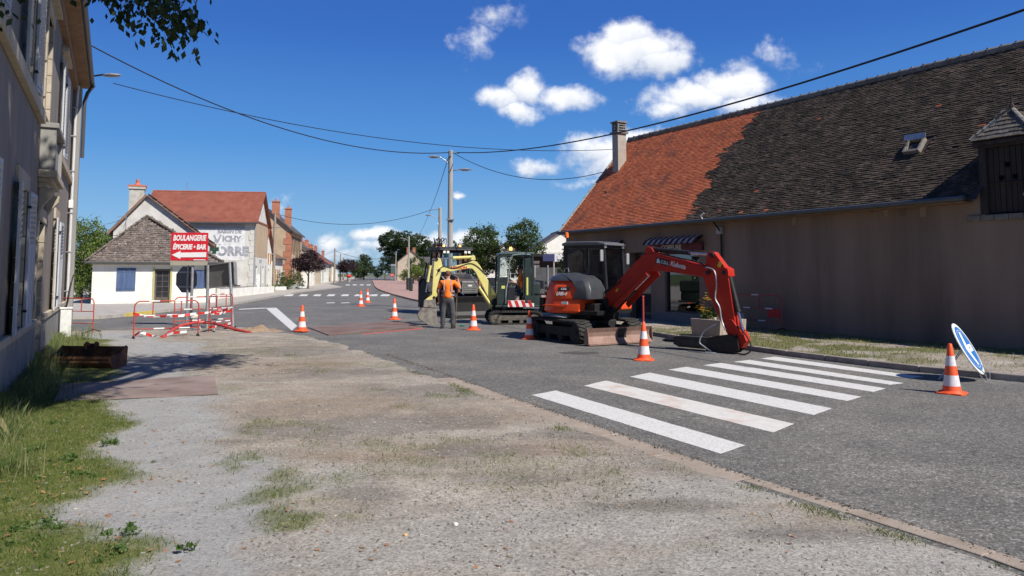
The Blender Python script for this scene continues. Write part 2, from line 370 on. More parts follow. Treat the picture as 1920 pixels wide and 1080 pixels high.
ground = tag(MB().quad((-900,-60,-.10),(900,-60,-.10),(900,1500,-.10),(-900,1500,-.10)).build('ground', earthm), kind='structure')
road = tag(MB().poly([(-70,-20,0),(60,-20,0),(60,30,0),(8,60,0),(-10,140,0),(-66,420,0),(-80,420,0),(-55,200,0),(-33,130,0),(-29,70,0),(-70,46,0)]).build('road', asphalt), kind='structure')

S = [[(75,242),(165,225),(873,430),(780,462)],[(270,207),(352,188),(1057,350),(978,382)],[(442,173),(517,158),(1198,292),(1130,317)],
     [(587,147),(655,136),(1308,248),(1255,264)],[(718,130),(785,121),(1400,217),(1352,230)],[(832,117),(890,110),(1468,197),(1415,203)],[(933,105),(985,98),(1540,173),(1492,179)]]
def marking(pts, name='zebra_stripe', m=paint, z=.004, worn=True):
    b = MB(); q = [Vector((p[0], p[1], 0)) for p in pts]
    # edge points jittered a few millimetres so the paint edge is not ruled
    ring = []
    for i in range(4):
        a, c = q[i], q[(i+1) % 4]; n = max(2, int((c-a).length/.12))
        e = (c-a).normalized(); nn = Vector((-e.y, e.x, 0))
        for k in range(n):
            j = random.uniform(-.006, .006) if (worn and k) else 0
            ring.append(a.lerp(c, k/n)+nn*j)
    top = [Vector((p.x, p.y, z)) for p in ring]; bot = [Vector((p.x, p.y, -.002)) for p in ring]; n = len(ring)
    b.add(top+bot, [tuple(range(n))]+[(i, n+i, n+(i+1) % n, (i+1) % n) for i in range(n)])
    return b.build(name, m, road)
for i, s in enumerate(S): marking([G(960+x/2, 620+y/2) for x, y in s], m=paint_stain if i == 1 else paint)
marking([G(498,577.5),G(518,577),G(557,611),G(547,620)], 'stop_line')
marking([G(448,580.6),G(448,579.4),G(498,577.0),G(498,578.2)], 'edge_line')
for x0, x1 in ((532,548),(560,575),(586,600),(612,626),(638,652),(663,677),(690,706),(712,729)):
    w = 3; marking([G(x0+5,552),G(x1+3,552),G(x1,555.2),G(x0,555.2)], 'zebra_stripe', worn=False)
for x0 in (648,661,674,687,700,712): marking([G(x0+1,533.4),G(x0+8,533.4),G(x0+8,535),G(x0,535)], 'zebra_stripe', worn=False)
for (x0,x1,y) in ((640,655,568),(612,628,568)): marking([G(x0,y-.4),G(x1,y-1),G(x1,y),G(x0,y+.6)], 'centre_line', worn=False)
# tar repair strip and oil stain as thin sheets on the road
tarm = mat('old_tar', (.055,.053,.052), (.075,.072,.07), rough=.8, scale=12, bump=.4, bscale=90)
def blot(cx, cy, rx, ry, m, name, z=.0025, n=26, seed=1):
    c = G(cx, cy); rnd = random.Random(seed)
    pts = [(c.x+rx*math.cos(t)*(.75+.5*rnd.random()), c.y+ry*math.sin(t)*(.75+.5*rnd.random()), z) for t in [2*math.pi*i/n for i in range(n)]]
    MB().poly(pts).build(name, m, road)
blot(1090, 662, .45, .28, mat('oil_stain', (.07,.062,.06), (.095,.088,.083), rough=.75, scale=7), 'oil_stain', seed=4)

# near verge: gravel, dirt, grass, as one relief sheet
EDGE = [(2800,1375),(2100,1120),(1920,1056),(1700,985),(1500,925),(1300,862),(1160,815),(1040,775),(930,738),(850,708),(790,688),(720,664),(660,645),(600,631),(552,623),(520,617),(485,611),(440,613),(380,615),(300,617.5),(200,618.5),(60,619)]
edgeW = [G(*p) for p in EDGE]
verge_poly = [(p.x, p.y) for p in edgeW]+[(-30, 23.0), (-30, -8), (edgeW[0].x+2, -8), (edgeW[0].x+2, edgeW[0].y)]
gw = lambda L: [(G(*p).x, G(*p).y) for p in L]
grass_poly = gw([(300,1200),(250,1080),(258,1046),(215,1030),(150,1032),(165,1005),(65,998),(85,962),(170,935),(270,905),(282,882),(215,858),(222,832),(245,800),(236,764),(205,752),(225,716),(228,692),(215,672),(210,655),(215,640),(175,640),(130,628),(60,640),(-200,760),(-500,1200)])
pale_poly = gw([(250,1200),(500,1200),(492,1010),(478,905),(485,865),(430,845),(405,800),(412,745),(330,700),(395,665),(380,648),(300,640),(245,622),(190,622),(150,628),(180,640),(215,660),(180,720),(170,800),(120,860),(30,960),(100,1100)])
fringe_poly = gw([(395,850),(470,845),(520,870),(570,940),(640,960),(640,1010),(560,1000),(500,1010),(470,960),(490,900),(440,880)])
fringe2_poly = gw([(840,722),(865,728),(905,745),(890,752),(850,738)])
xs = np.arange(-17, 14, .085); ys = np.arange(2.2, 24.5, .085)
XX, YY = np.meshgrid(xs, ys); dv = sdist(XX, YY, verge_poly)
wn = fbm(XX, YY, .9, 3)-.5; wf = fbm(XX, YY, 3.5, 8)-.5
mg = sst(-.10, .22, sdist(XX, YY, grass_poly)+wn*.7+wf*.5)
mp_ = sst(-.25, .25, sdist(XX, YY, pale_poly)+wn*.8+wf*.4)
mf = sst(-.05, .5, sdist(XX, YY, fringe_poly)+wn*1.2+wf*1.2)*.75*sst(.40,.62,fbm(XX,YY,3.1,91))
mo = sst(.50, .66, fbm(XX, YY, .7, 21))*sst(.42, .60, fbm(XX, YY, 3.5, 31))*(1-mp_)*.38*sst(3.5, 9, YY)
grassy = np.clip(mg+mf+mo*.8, 0, 1)
ZZ = (-.022+.05*sst(-.05, .5, dv+wf*.10-.10*sst(11.5,13,YY)+wf*.35*sst(11.5,13,YY))) + (fbm(XX, YY, .5, 40)-.5)*.05*sst(.2, 1.6, dv) + (fbm(XX, YY, 3.2, 50)-.5)*.022*sst(.1, .5, dv)+mg*.018
tr = np.sin((XX*.5+YY*.87)*1.0)*0
keep = dv > -.25
idx = -np.ones(XX.shape, int); idx[keep] = np.arange(keep.sum())
V = np.stack([XX[keep], YY[keep], ZZ[keep]], 1)
q = keep[:-1,:-1] & keep[1:,:-1] & keep[:-1,1:] & keep[1:,1:]
Fq = np.stack([idx[:-1,:-1][q], idx[:-1,1:][q], idx[1:,1:][q], idx[1:,:-1][q]], 1)
me = bpy.data.meshes.new('gravel_verge'); me.from_pydata(V.tolist(), [], Fq.tolist())
def blobm(L_, soft=.6):
    o = np.zeros_like(XX)
    for (px, py, rx, ry) in L_:
        c = G(px, py); ang = R(-20); dx, dy = XX-c.x, YY-c.y; o = np.maximum(o, 1-np.hypot(dx/rx, dy/ry))
    return sst(0, soft, o+(fbm(XX,YY,1.6,33)-.5)*.9+(fbm(XX,YY,6,37)-.5)*.5)
darkm = blobm([(1060,820,.9,.5),(760,800,1.7,.7),(900,850,.9,.4),(560,812,1.0,.5),(420,835,.6,.25),(820,735,1.3,.8),(640,700,1.6,1.0),(350,672,1.4,1.2),(1250,955,.8,.25),(1500,1010,.8,.2),(980,905,.6,.25),(700,930,.5,.2),(560,660,1.5,1.5)])
greym = blobm([(1150,1000,2.6,1.0),(1500,1060,2.5,.9),(800,1040,1.6,.8),(1300,930,1.3,.6),(600,900,.6,.6)], .7)
brownm = blobm([(620,760,1.6,1.3),(560,690,2.0,2.0),(900,790,1.2,.8),(1010,850,.8,.5),(700,860,1.0,.4)], .8)
for nm, arr in (('grassy', grassy), ('pale', mp_), ('darkened', darkm), ('greyed', greym), ('browned', brownm)):
    at = me.attributes.new(nm, 'FLOAT', 'POINT'); at.data.foreach_set('value', arr[keep].astype(np.float32))
me.polygons.foreach_set('use_smooth', [True]*len(me.polygons))
verge = bpy.data.objects.new('gravel_verge', me); COL.objects.link(verge); tag(verge, kind='structure')
def vergemat():
    m = bpy.data.materials.new('verge_ground'); m.use_nodes = True; nt = m.node_tree; b = nt.nodes['Principled BSDF']; N = nt.nodes.new; L = nt.links.new
    geo = N('ShaderNodeNewGeometry'); pos = geo.outputs['Position']
    def nz(s, d=7, r=.62):
        n = N('ShaderNodeTexNoise'); n.inputs['Scale'].default_value = s; n.inputs['Detail'].default_value = d; n.inputs['Roughness'].default_value = r; L(pos, n.inputs['Vector']); return n.outputs['Fac']
    def ramp(f, a, ca, c, cc, mid=None):
        r = N('ShaderNodeValToRGB'); L(f, r.inputs[0]); e = r.color_ramp.elements; e[0].position = a; e[0].color = (*ca,1); e[1].position = c; e[1].color = (*cc,1)
        if mid: x = e.new(mid[0]); x.color = (*mid[1],1)
        return r.outputs[0]
    def mix(f, a, c, t='MIX'):
        x = N('ShaderNodeMixRGB'); x.blend_type = t
        if isinstance(f, float): x.inputs[0].default_value = f
        else: L(f, x.inputs[0])
        for i, k in ((1, a), (2, c)):
            if isinstance(k, tuple): x.inputs[i].default_value = (*k, 1)
            else: L(k, x.inputs[i])
        return x.outputs[0]
    def att(n):
        a = N('ShaderNodeAttribute'); a.attribute_name = n; return a.outputs['Fac']
    mpn = N('ShaderNodeMapping'); mpn.inputs['Rotation'].default_value = (0,0,R(58)); mpn.inputs['Scale'].default_value = (.28,1.25,1); L(pos, mpn.inputs[0])
    def nzs(s, d=7, r=.62):
        n = N('ShaderNodeTexNoise'); n.inputs['Scale'].default_value = s; n.inputs['Detail'].default_value = d; n.inputs['Roughness'].default_value = r; L(mpn.outputs[0], n.inputs['Vector']); return n.outputs['Fac']
    dirt = ramp(nz(1.1, 9, .7), .32, (.27,.24,.205), .68, (.49,.445,.385), (.5,(.385,.345,.295)))
    dirt = mix(ramp(nzs(.8, 7, .7), .44, (0,0,0), .62, (.85,.85,.85)), dirt, (.335,.27,.21))
    dirt = mix(ramp(nzs(1.6, 8, .75), .56, (0,0,0), .68, (.8,.8,.8)), dirt, (.215,.195,.175))
    dirt = mix(ramp(nz(.42, 6, .6), .50, (0,0,0), .70, (.6,.6,.6)), dirt, (.38,.335,.28))
    dirt = mix(ramp(nz(.7, 8, .75), .54, (0,0,0), .68, (.9,.9,.9)), dirt, (.20,.18,.155))
    dirt = mix(ramp(att('browned'), 0, (0,0,0), .8, (.8,.8,.8)), dirt, ramp(nz(3, 7, .7), .3, (.235,.18,.135), .7, (.375,.30,.23)))
    dirt = mix(ramp(att('greyed'), 0, (0,0,0), 1, (.8,.8,.8)), dirt, ramp(nz(2.2, 8, .7), .3, (.33,.315,.29), .7, (.47,.45,.415)))
    dirt = mix(ramp(att('darkened'), 0, (0,0,0), .9, (.58,.58,.58)), dirt, ramp(nz(5, 8, .75), .3, (.115,.105,.097), .7, (.245,.222,.195)))
    pale = ramp(nz(2.4, 8, .7), .3, (.315,.312,.306), .7, (.40,.397,.39))
    pale = mix(ramp(nz(.55, 6, .65), .55, (0,0,0), .75, (.8,.8,.8)), pale, (.36,.32,.27))
    col = mix(att('pale'), dirt, pale)
    moss = ramp(nz(6, 6, .6), .35, (.085,.115,.025), .7, (.19,.185,.065))
    col = mix(att('grassy'), col, moss)
    # stones of several sizes: light and dark specks
    vo = N('ShaderNodeTexVoronoi'); vo.inputs['Scale'].default_value = 62; L(pos, vo.inputs['Vector'])
    sep = N('ShaderNodeSeparateColor'); L(vo.outputs['Color'], sep.inputs[0])
    sp = ramp(sep.outputs[0], .0, (.5,.49,.48), 1., (1.5,1.48,1.46), (.5,(1,1,1)))
    col = mix(ramp(att('pale'), 0, (.6,.6,.6), 1, (.36,.36,.36)), col, sp, 'MULTIPLY')
    vo2 = N('ShaderNodeTexVoronoi'); vo2.inputs['Scale'].default_value = 24; L(pos, vo2.inputs['Vector'])
    sep2 = N('ShaderNodeSeparateColor'); L(vo2.outputs['Color'], sep2.inputs[0])
    pick = ramp(sep2.outputs[1], .86, (0,0,0), .9, (1,1,1)); near = ramp(vo2.outputs['Distance'], .25, (1,1,1), .42, (0,0,0))
    sm = mix(1.0, pick, near, 'MULTIPLY')
    col = mix(sm, col, ramp(sep2.outputs[2], .2, (.13,.125,.12), .8, (.46,.43,.39)))
    L(col, b.inputs['Base Color']); b.inputs['Roughness'].default_value = .95; b.inputs['Specular IOR Level'].default_value = .2
    h1 = N('ShaderNodeMath'); h1.operation = 'MULTIPLY_ADD'; L(sep.outputs[0], h1.inputs[0]); h1.inputs[1].default_value = .5; L(nz(30, 8, .75), h1.inputs[2])
    bp = N('ShaderNodeBump'); bp.inputs['Strength'].default_value = .9; bp.inputs['Distance'].default_value = .018; L(h1.outputs[0], bp.inputs['Height']); L(bp.outputs[0], b.inputs['Normal'])
    return m
me.materials.append(vergemat())
def vz(x, y):                                 # height of the verge sheet
    j = int(round((x-xs[0])/.085)); i = int(round((y-ys[0])/.085))
    return float(ZZ[min(max(i,0),len(ys)-1), min(max(j,0),len(xs)-1)])

# kerb stones along the near road edge, nearly flush, some buried
kerb = bpy.data.objects.new('near_kerb', None); COL.objects.link(kerb); tag(kerb, kind='structure')
pl = [G(*p) for p in EDGE[0:12]]; 
def walk(pl, step):
    out = []; acc = 0
    for a, b in zip(pl[:-1], pl[1:]):
        L_ = (b-a).length; t = -acc
        while t+step <= L_:
            t += step; out.append((a.lerp(b, max(0,t)/L_), (b-a).normalized()))
        acc = L_-t
    return out
st = walk(pl, 1.0)
for i, ((p, d), (p2, _)) in enumerate(zip(st[:-1], st[1:])):
    if p.y > 12.2: continue
    dd = (p2-p).normalized(); n = Vector((-dd.y, dd.x, 0)); 
    if n.x > 0: n = -n                        # towards the verge
    w = .36 if p.y > 5.9 else .16; ang = math.atan2(dd.y, dd.x); L_ = (p2-p).length-.012
    c = (p+p2)/2+n*(w/2-.03); c.z = .0; h = (.018 if p.y > 5.9 else .020)+random.uniform(-.005,.006)
    b = MB(); rot = Matrix.Rotation(ang+random.uniform(-.008,.008), 3, 'Z') @ Matrix.Rotation(random.uniform(-.01,.01), 3, 'X')
    b.box((c.x, c.y, h/2-.012), (L_, w, h), rot)
    b.build('kerb_stone', kerbm, kerb, bevel=.012, seg=2)
# broken asphalt crumbs along the kerb joint
cr = []
for k in range(1500):
    i = random.randrange(len(st)-1); p = st[i][0].lerp(st[i+1][0], random.random()); s = random.uniform(.004,.014)
    x = p.x+random.gauss(0,.035); y = p.y+random.gauss(0,.035)+.02; z = .004+s*.3
    for t in range(2):
        a = random.uniform(0,6.28)
        cr += [(x+s*math.cos(a),y+s*math.sin(a),z),(x+s*math.cos(a+2.1),y+s*math.sin(a+2.1),z),(x,y,z+s)]
tag(soup('asphalt_crumbs', np.array(cr), 3, mat('crumb', (.06,.055,.05),(.2,.17,.14), scale=20)), kind='stuff')

# barn-side verge with its kerb
KR = [(3000,845),(2400,772),(1920,716),(1760,702),(1640,688),(1520,673),(1440,663),(1400,656),(1330,647),(1240,632),(1150,618),(1060,601),(1000,590)]
krw = [G(*p) for p in KR]
o_barn = Vector((2.3,31.8,0)); dB = Vector((.489,-.872,0)).normalized(); nB = Vector((.872,.489,0)).normalized()
rp = [(p.x, p.y) for p in krw]; wall_line = [(o_barn-dB*.8+nB*.3), (o_barn+dB*25+nB*.3)]
gp = rp+[(wall_line[0].x, wall_line[0].y), (wall_line[1].x, wall_line[1].y)]
xs2 = np.arange(0, 18.6, .12); ys2 = np.arange(6, 34, .12); X2, Y2 = np.meshgrid(xs2, ys2); d2 = sdist(X2, Y2, gp)
Z2 = .085+.05*sst(.1,1.2,d2)+(fbm(X2,Y2,1.2,60)-.5)*.05
k2 = d2 > .02; id2 = -np.ones(X2.shape, int); id2[k2] = np.arange(k2.sum())
q2 = k2[:-1,:-1] & k2[1:,:-1] & k2[:-1,1:] & k2[1:,1:]
me2 = bpy.data.meshes.new('barn_verge'); me2.from_pydata(np.stack([X2[k2],Y2[k2],Z2[k2]],1).tolist(), [], np.stack([id2[:-1,:-1][q2], id2[:-1,1:][q2], id2[1:,1:][q2], id2[1:,:-1][q2]],1).tolist())
gm2 = sst(.44,.60, fbm(X2,Y2,.35,71)+.25*sst(13,17,Y2)*sst(26,20,Y2)-.08)*1.0
gm2 = np.clip(gm2*sst(.45,.6,fbm(X2,Y2,2.2,75)+.12),0,1)
for nm, arr in (('grassy', gm2*.8), ('pale', np.zeros_like(gm2))):
    at = me2.attributes.new(nm, 'FLOAT', 'POINT'); at.data.foreach_set('value', arr[k2].astype(np.float32))
me2.polygons.foreach_set('use_smooth', [True]*len(me2.polygons)); me2.materials.append(me.materials[0])
bv = bpy.data.objects.new('barn_verge', me2); COL.objects.link(bv); tag(bv, kind='structure')
kerb2 = bpy.data.objects.new('barn_kerb', None); COL.objects.link(kerb2); tag(kerb2, kind='structure')
st2 = walk(krw, 1.0)
for (p, d), (p2, _) in zip(st2[:-1], st2[1:]):
    dd = (p2-p).normalized(); n = Vector((-dd.y, dd.x, 0)); n = -n if n.y < 0 else n
    c = (p+p2)/2+n*.05; MB().box((c.x, c.y, .045), ((p2-p).length-.01, .13, .13), Matrix.Rotation(math.atan2(dd.y, dd.x), 3, 'Z')).build('kerb_stone', kerbm2, kerb2, bevel=.015)

# pavements beyond
def slab(name, pts, z, m, kind='structure'):
    b = MB(); n = len(pts); b.add([(p[0],p[1],z) for p in pts]+[(p[0],p[1],-.05) for p in pts], [tuple(range(n))]+[(i,n+i,n+(i+1)%n,(i+1)%n) for i in range(n)])
    return tag(b.build(name, m), kind=kind)
def gxy(l): return [(G(*p).x, G(*p).y) for p in l]
slab('left_pavement', gxy([(130,599),(190,598),(300,586),(380,577),(440,571),(500,560),(560,549),(600,544),(640,539)])+[(-28.5,118),(-40,185),(-62,330),(-75,330),(-50,150),(-30,70),(-60,60),(-60,33)], .11, pavem)
slab('right_pavement', gxy([(771,563),(735,553),(712,545),(703,539),(701,533)])+[(-32,175),(-20,165),(-5,110),(4,62),(8,44),(3,40),(-3,38.5)], .11, redpave)
slab('yard', [(3,40),(8,44),(4,62),(-5,110),(60,130),(60,42),(12,36)], .06, mat('yard_gravel', (.38,.31,.25),(.46,.39,.33), scale=2, bump=.4, bscale=50))
kb = bpy.data.objects.new('left_kerb', None); COL.objects.link(kb); tag(kb, kind='structure')
kl = [Vector((*p,0)) for p in gxy([(130,599),(190,598),(300,586),(380,577),(440,571),(500,560),(560,549),(600,544)])]
for (p, d), (p2, _) in zip(*(lambda s: (s[:-1], s[1:]))(walk(kl, 1.0))):
    dd = (p2-p).normalized(); c = (p+p2)/2; MB().box((c.x, c.y, .055), ((p2-p).length-.01, .16, .135), Matrix.Rotation(math.atan2(dd.y, dd.x), 3, 'Z')).build('kerb_stone', pavem, kb)
yl = mat('yellow_kerb', (.55,.42,.08),(.62,.5,.14))
a, c = G(237,593.5), G(287,588); dd = (c-a).normalized(); mid = (a+c)/2
MB().box((mid.x, mid.y, .065), ((c-a).length, .2, .14), Matrix.Rotation(math.atan2(dd.y, dd.x), 3, 'Z')).build('painted_kerb', yl, kb)
# grass tract and fields behind the houses
slab('meadow', [(-900,48),(-62,62),(-90,330),(-200,1400),(-900,1400)], -.02, mat('far_grass', (.07,.11,.03),(.12,.15,.05), scale=.3))
slab('field', [(30,150),(900,60),(900,1400),(-100,1400),(-60,420)], -.02, mat('far_grass2', (.07,.11,.03),(.12,.15,.05), scale=.3))

# grass blades, weeds, pebbles, fallen leaves
gr1 = leafmat('grass_blade', (.075,.14,.022), (.175,.225,.05), dead=(.40,.32,.15))
gr2 = leafmat('tall_grass_blade', (.085,.135,.035), (.22,.26,.10), dead=(.42,.37,.2))
def blades(pts, h, w, lean=.5, rng=RNG):
    n = len(pts); p = np.asarray(pts, float); a = rng.random(n)*6.283; hh = h*(.4+.9*rng.random(n)); l = hh*lean*(rng.random(n)); d = rng.random(n)*6.283
    if lean > .8: l = hh*lean*(.4+.6*rng.random(n))
    wv = np.stack([np.cos(a)*w, np.sin(a)*w, 0*a],1)*(.6+.8*rng.random(n))[:,None]; off = np.stack([np.cos(d)*l, np.sin(d)*l, hh],1)
    mid = p+off*np.array([.32,.32,.62])
    q = np.stack([p-wv, p+wv, mid+wv*.75, p+off, mid-wv*.75], 1)
    return q.reshape(-1,3)
def scatter(n, x0, x1, y0, y1, dens):
    x = RNG.uniform(x0,x1,n); y = RNG.uniform(y0,y1,n); k = dens(x,y) > RNG.random(n); return x[k], y[k]
def samp(A, x, y):
    j = np.clip(np.round((x-xs[0])/.085).astype(int),0,len(xs)-1); i = np.clip(np.round((y-ys[0])/.085).astype(int),0,len(ys)-1); return A[i,j]
dens = lambda x,y: samp(grassy,x,y)*(dvv(x,y) > .1)
dvv = lambda x,y: samp(dv,x,y)
x, y = scatter(230000, -8.5, 2, 2.6, 11, lambda x,y: dens(x,y)*.85)
x2_, y2_ = scatter(90000, -14, 4, 9, 23.5, lambda x,y: dens(x,y)**1.3*.7)
x = np.concatenate([x,x2_]); y = np.concatenate([y,y2_])
far = np.clip(y/9, .8, 1.8)
tag(soup('grass', blades(np.stack([x,y,samp(ZZ,x,y)-.004],1), .034, .0022, .9), 5, gr1), kind='stuff')
# tufts
def tuft_pts(cs, n, r):
    o = []
    for (cx, cy) in cs:
        o += [(cx+random.gauss(0,r), cy+random.gauss(0,r)) for _ in range(n)]
    return np.array([(a,b,vz(a,b)-.004) for a,b in o])
tc = [(G(*p).x, G(*p).y) for p in [(855,727),(868,733),(880,742),(850,722),(875,736),(862,738),(1050,808),(1060,811),(1410,919),(1500,953),(1530,962),(1560,970),(1660,1005),(1700,1015),(790,702),(770,698),(690,662),(600,700),(540,668),(1905,1065)]]
tag(soup('grass_tufts', blades(tuft_pts(tc, 75, .07), .035, .0024, 1.1), 5, gr1), kind='stuff')
# long grass along the old house
fc0 = Vector((-3.8,4.5,0)); fdir = Vector((-.464,.886,0)); fout = Vector((.886,.464,0))
pts = []
for k in range(9000):
    s = random.uniform(3.5, 21); o = abs(random.gauss(0, .22))+.03
    if s > 11: o *= .6
    p = fc0+fdir*s+fout*o; pts.append((p.x,p.y,vz(p.x,p.y)))
tag(soup('tall_grass', blades(np.array(pts), .17, .0024, .85), 5, gr2), kind='stuff')
pts = []
for (px, py, n, h) in ((-30,800,300,.5),(0,830,160,.48),(-60,860,200,.5),(100,742,160,.3),(120,720,160,.3),(60,760,200,.32),(130,655,150,.3),(160,640,160,.25),(10,900,180,.32),(85,700,200,.35)):
    c = G(px,py)
    for _ in range(n): pts.append((c.x+random.gauss(0,.16), c.y+random.gauss(0,.16), 0))
pp = np.array([(a,b,vz(a,b)) for a,b,_ in pts])
tag(soup('seeding_grass', blades(pp, .36, .0022, .8), 5, gr2), kind='stuff')
# low broad weeds in the lawn
wv = leaves(2200, [(G(px,py).x,G(px,py).y,.05,.13,.13,.02) for px,py in ((20,880),(60,905),(135,880),(40,1010),(90,1000),(200,840),(110,800),(150,905),(60,850),(30,950),(230,1010),(330,1050),(190,1060),(115,870),(25,1040))], .030, 5, .03)
tag(soup('broadleaf_weeds', wv, 4, leafmat('weed_leaf', (.06,.12,.03),(.13,.2,.05))), kind='stuff')
# barn verge grass
def barn_dens(x,y):
    j = np.clip(np.round((x-xs2[0])/.12).astype(int),0,len(xs2)-1); i = np.clip(np.round((y-ys2[0])/.12).astype(int),0,len(ys2)-1); return (d2[i,j] > .15)*(.10+gm2[i,j])
x, y = scatter(90000, 1, 15, 11, 31, barn_dens)
j = np.round((x-xs2[0])/.12).astype(int); i = np.round((y-ys2[0])/.12).astype(int)
tag(soup('verge_grass', blades(np.stack([x,y,Z2[i,j]-.005],1), .055, .0045, 1.0), 5, leafmat('verge_blade', (.13,.17,.04),(.30,.28,.10), dead=(.46,.38,.20))), kind='stuff')
# pebbles
def pebbles(n, x0,x1,y0,y1, smin, smax, dens, name, m, seed=3):
    rng = np.random.default_rng(seed); x = rng.uniform(x0,x1,n); y = rng.uniform(y0,y1,n); k = (dens(x,y) > rng.random(n)) & (dvv(x,y) > .12); x, y = x[k], y[k]; n = len(x)
    s = smin+(smax-smin)*rng.random(n)**4; z = samp(ZZ,x,y)
    base = np.array([(1,0,0),(0,1,0),(-1,0,0),(0,-1,0),(0,0,.7),(0,0,-.5)]); T = [(0,1,4),(1,2,4),(2,3,4),(3,0,4)]
    a = rng.random(n)*6.283; ca, sa = np.cos(a), np.sin(a); vs = base[None]*(1+.5*(rng.random((n,6,1))-.5))*np.array([1,.75,.8]); 
    vr = np.stack([vs[...,0]*ca[:,None]-vs[...,1]*sa[:,None], vs[...,0]*sa[:,None]+vs[...,1]*ca[:,None], vs[...,2]],2)*s[:,None,None]
    vr = vr+np.stack([x,y,z+s*.15],1)[:,None]
    k = np.arange(n)[:,None,None]*6; Fc = (np.array(T)[None]+k).reshape(-1,3)
    me = bpy.data.meshes.new(name); me.from_pydata(vr.reshape(-1,3).tolist(), [], Fc.tolist()); me.materials.append(m); me.update()
    me.polygons.foreach_set('use_smooth',[False]*len(me.polygons))
    o = bpy.data.objects.new(name, me); COL.objects.link(o); return tag(o, kind='stuff')
clr = lambda x,y: (1-samp(grassy,x,y)*.9)
pebm = mat('pebble', (.13,.12,.115),(.36,.33,.295), scale=30, island=.35, rough=.9)
pebbles(60000, -6, 5.5, 2.7, 8.5, .003, .019, lambda x,y: clr(x,y)*(1-.75*samp(mp_,x,y))*(.22+.78*sst(.45,.60,fbm(x,y,1.2,9))), 'pebbles', pebm)
pebbles(34000, -12, 5, 8, 20, .005, .026, lambda x,y: clr(x,y)*(1-.7*samp(mp_,x,y))*(.1+.9*sst(.45,.60,fbm(x,y,.8,14))), 'pebbles', pebm, 5)
# a few stones and crumbs one can pick out
def stone(px, py, s, c, label, name='stone'):
    p = G(px, py); m = mat(name+str(px), c, tuple(min(1,x*1.25) for x in c), scale=40, bump=.3, bscale=80)
    b = MB(); b.ball((0,0,0), (s, s*.7, s*.5), 9, 6); o = b.build(name, m, smooth=False, loc=(p.x,p.y,vz(p.x,p.y)+s*.25), rot=(random.uniform(-.2,.2),random.uniform(-.2,.2),random.uniform(0,3)))
    for v in o.data.vertices: v.co *= 1+random.uniform(-.16,.16)
    return tag(o, label, 'stone')
stone(854,992,.026,(.66,.64,.55),'pale cream stone lying on the gravel at bottom centre')
stone(760,1012,.020,(.70,.42,.17),'orange brown stone lying on gravel left of the pale cream stone')
stone(288,872,.030,(.10,.11,.08),'dark grey stone on pale gravel path at the grass edge')
stone(1870,1008,.015,(.4,.38,.35),'small grey stone on the asphalt near the kerb, bottom right')
# fallen leaves
lv = []
for k in range(520):
    px = random.uniform(0,1500); py = random.uniform(700,1079); p = G(px,py)
    if sdist(np.array([p.x]),np.array([p.y]),verge_poly)[0] < .2: continue
    if px > 420 and random.random() < .75: continue
    s = random.uniform(.010,.030); a = random.uniform(0,6.28); z = vz(p.x,p.y)+.02 if samp(grassy,np.array([p.x]),np.array([p.y]))[0] > .4 else vz(p.x,p.y)+.006
    d = Vector((math.cos(a),math.sin(a),random.uniform(-.2,.3))); e = Vector((-math.sin(a),math.cos(a),random.uniform(-.3,.3)))
    c = Vector((p.x,p.y,z)); lv += [c-d*s, c+e*s*.5, c+d*s, c-e*s*.5]
tag(soup('fallen_leaves', np.array([tuple(q) for q in lv]), 4, leafmat('dead_leaf', (.40,.16,.07),(.34,.22,.10), trans=.1)), kind='stuff')

# ------------------------------------------------------------------ buildings
def frame(origin, xdir):                       # local x along the front, y inward, z up
    x = Vector((xdir[0], xdir[1], 0)).normalized(); y = Vector((-x.y, x.x, 0))
    return Vector(origin), math.atan2(x.y, x.x), x, y
def wall(b, Lx, H, holes, th=.35, T=None, mi=0, gable=None):
    xsx = sorted({0, Lx, *[h[0] for h in holes], *[h[1] for h in holes]}); zs = sorted({0, H, *[h[2] for h in holes], *[h[3] for h in holes]})
    for a, c in zip(xsx[:-1], xsx[1:]):
        for d, e in zip(zs[:-1], zs[1:]):
            mx, mz = (a+c)/2, (d+e)/2
            if any(h[0] < mx < h[1] and h[2] < mz < h[3] for h in holes): continue
            b.add([(a,0,d),(c,0,d),(c,0,e),(a,0,e)], [(0,1,2,3)], mi, T); b.add([(a,th,d),(a,th,e),(c,th,e),(c,th,d)], [(0,1,2,3)], mi, T)
    for (x0,x1,z0,z1) in holes:
        b.add([(x0,0,z0),(x1,0,z0),(x1,th,z0),(x0,th,z0)], [(0,3,2,1)], mi, T); b.add([(x0,0,z1),(x1,0,z1),(x1,th,z1),(x0,th,z1)], [(0,1,2,3)], mi, T)
        b.add([(x0,0,z0),(x0,0,z1),(x0,th,z1),(x0,th,z0)], [(0,1,2,3)], mi, T); b.add([(x1,0,z0),(x1,0,z1),(x1,th,z1),(x1,th,z0)], [(0,3,2,1)], mi, T)
    if gable: # triangle on top: (apex x, apex z)
        for yy in (0, th): b.add([(0,yy,H),(Lx,yy,H),(gable[0],yy,gable[1])], [(0,1,2)], mi, T)
def side0(D): return Matrix(((0,1,0,0),(-1,0,0,D),(0,0,1,0),(0,0,0,1)))     # the x=0 side, seen from outside
def side1(L): return Matrix(((0,-1,0,L),(1,0,0,0),(0,0,1,0),(0,0,0,1)))
def back(L, D): return Matrix(((-1,0,0,L),(0,-1,0,D),(0,0,1,0),(0,0,0,1)))
frw = flat('window_frame_white', (.62,.62,.58), .5); frb = flat('window_frame_brown', (.10,.06,.04), .5); frg = flat('window_frame_grey', (.30,.31,.32), .5)
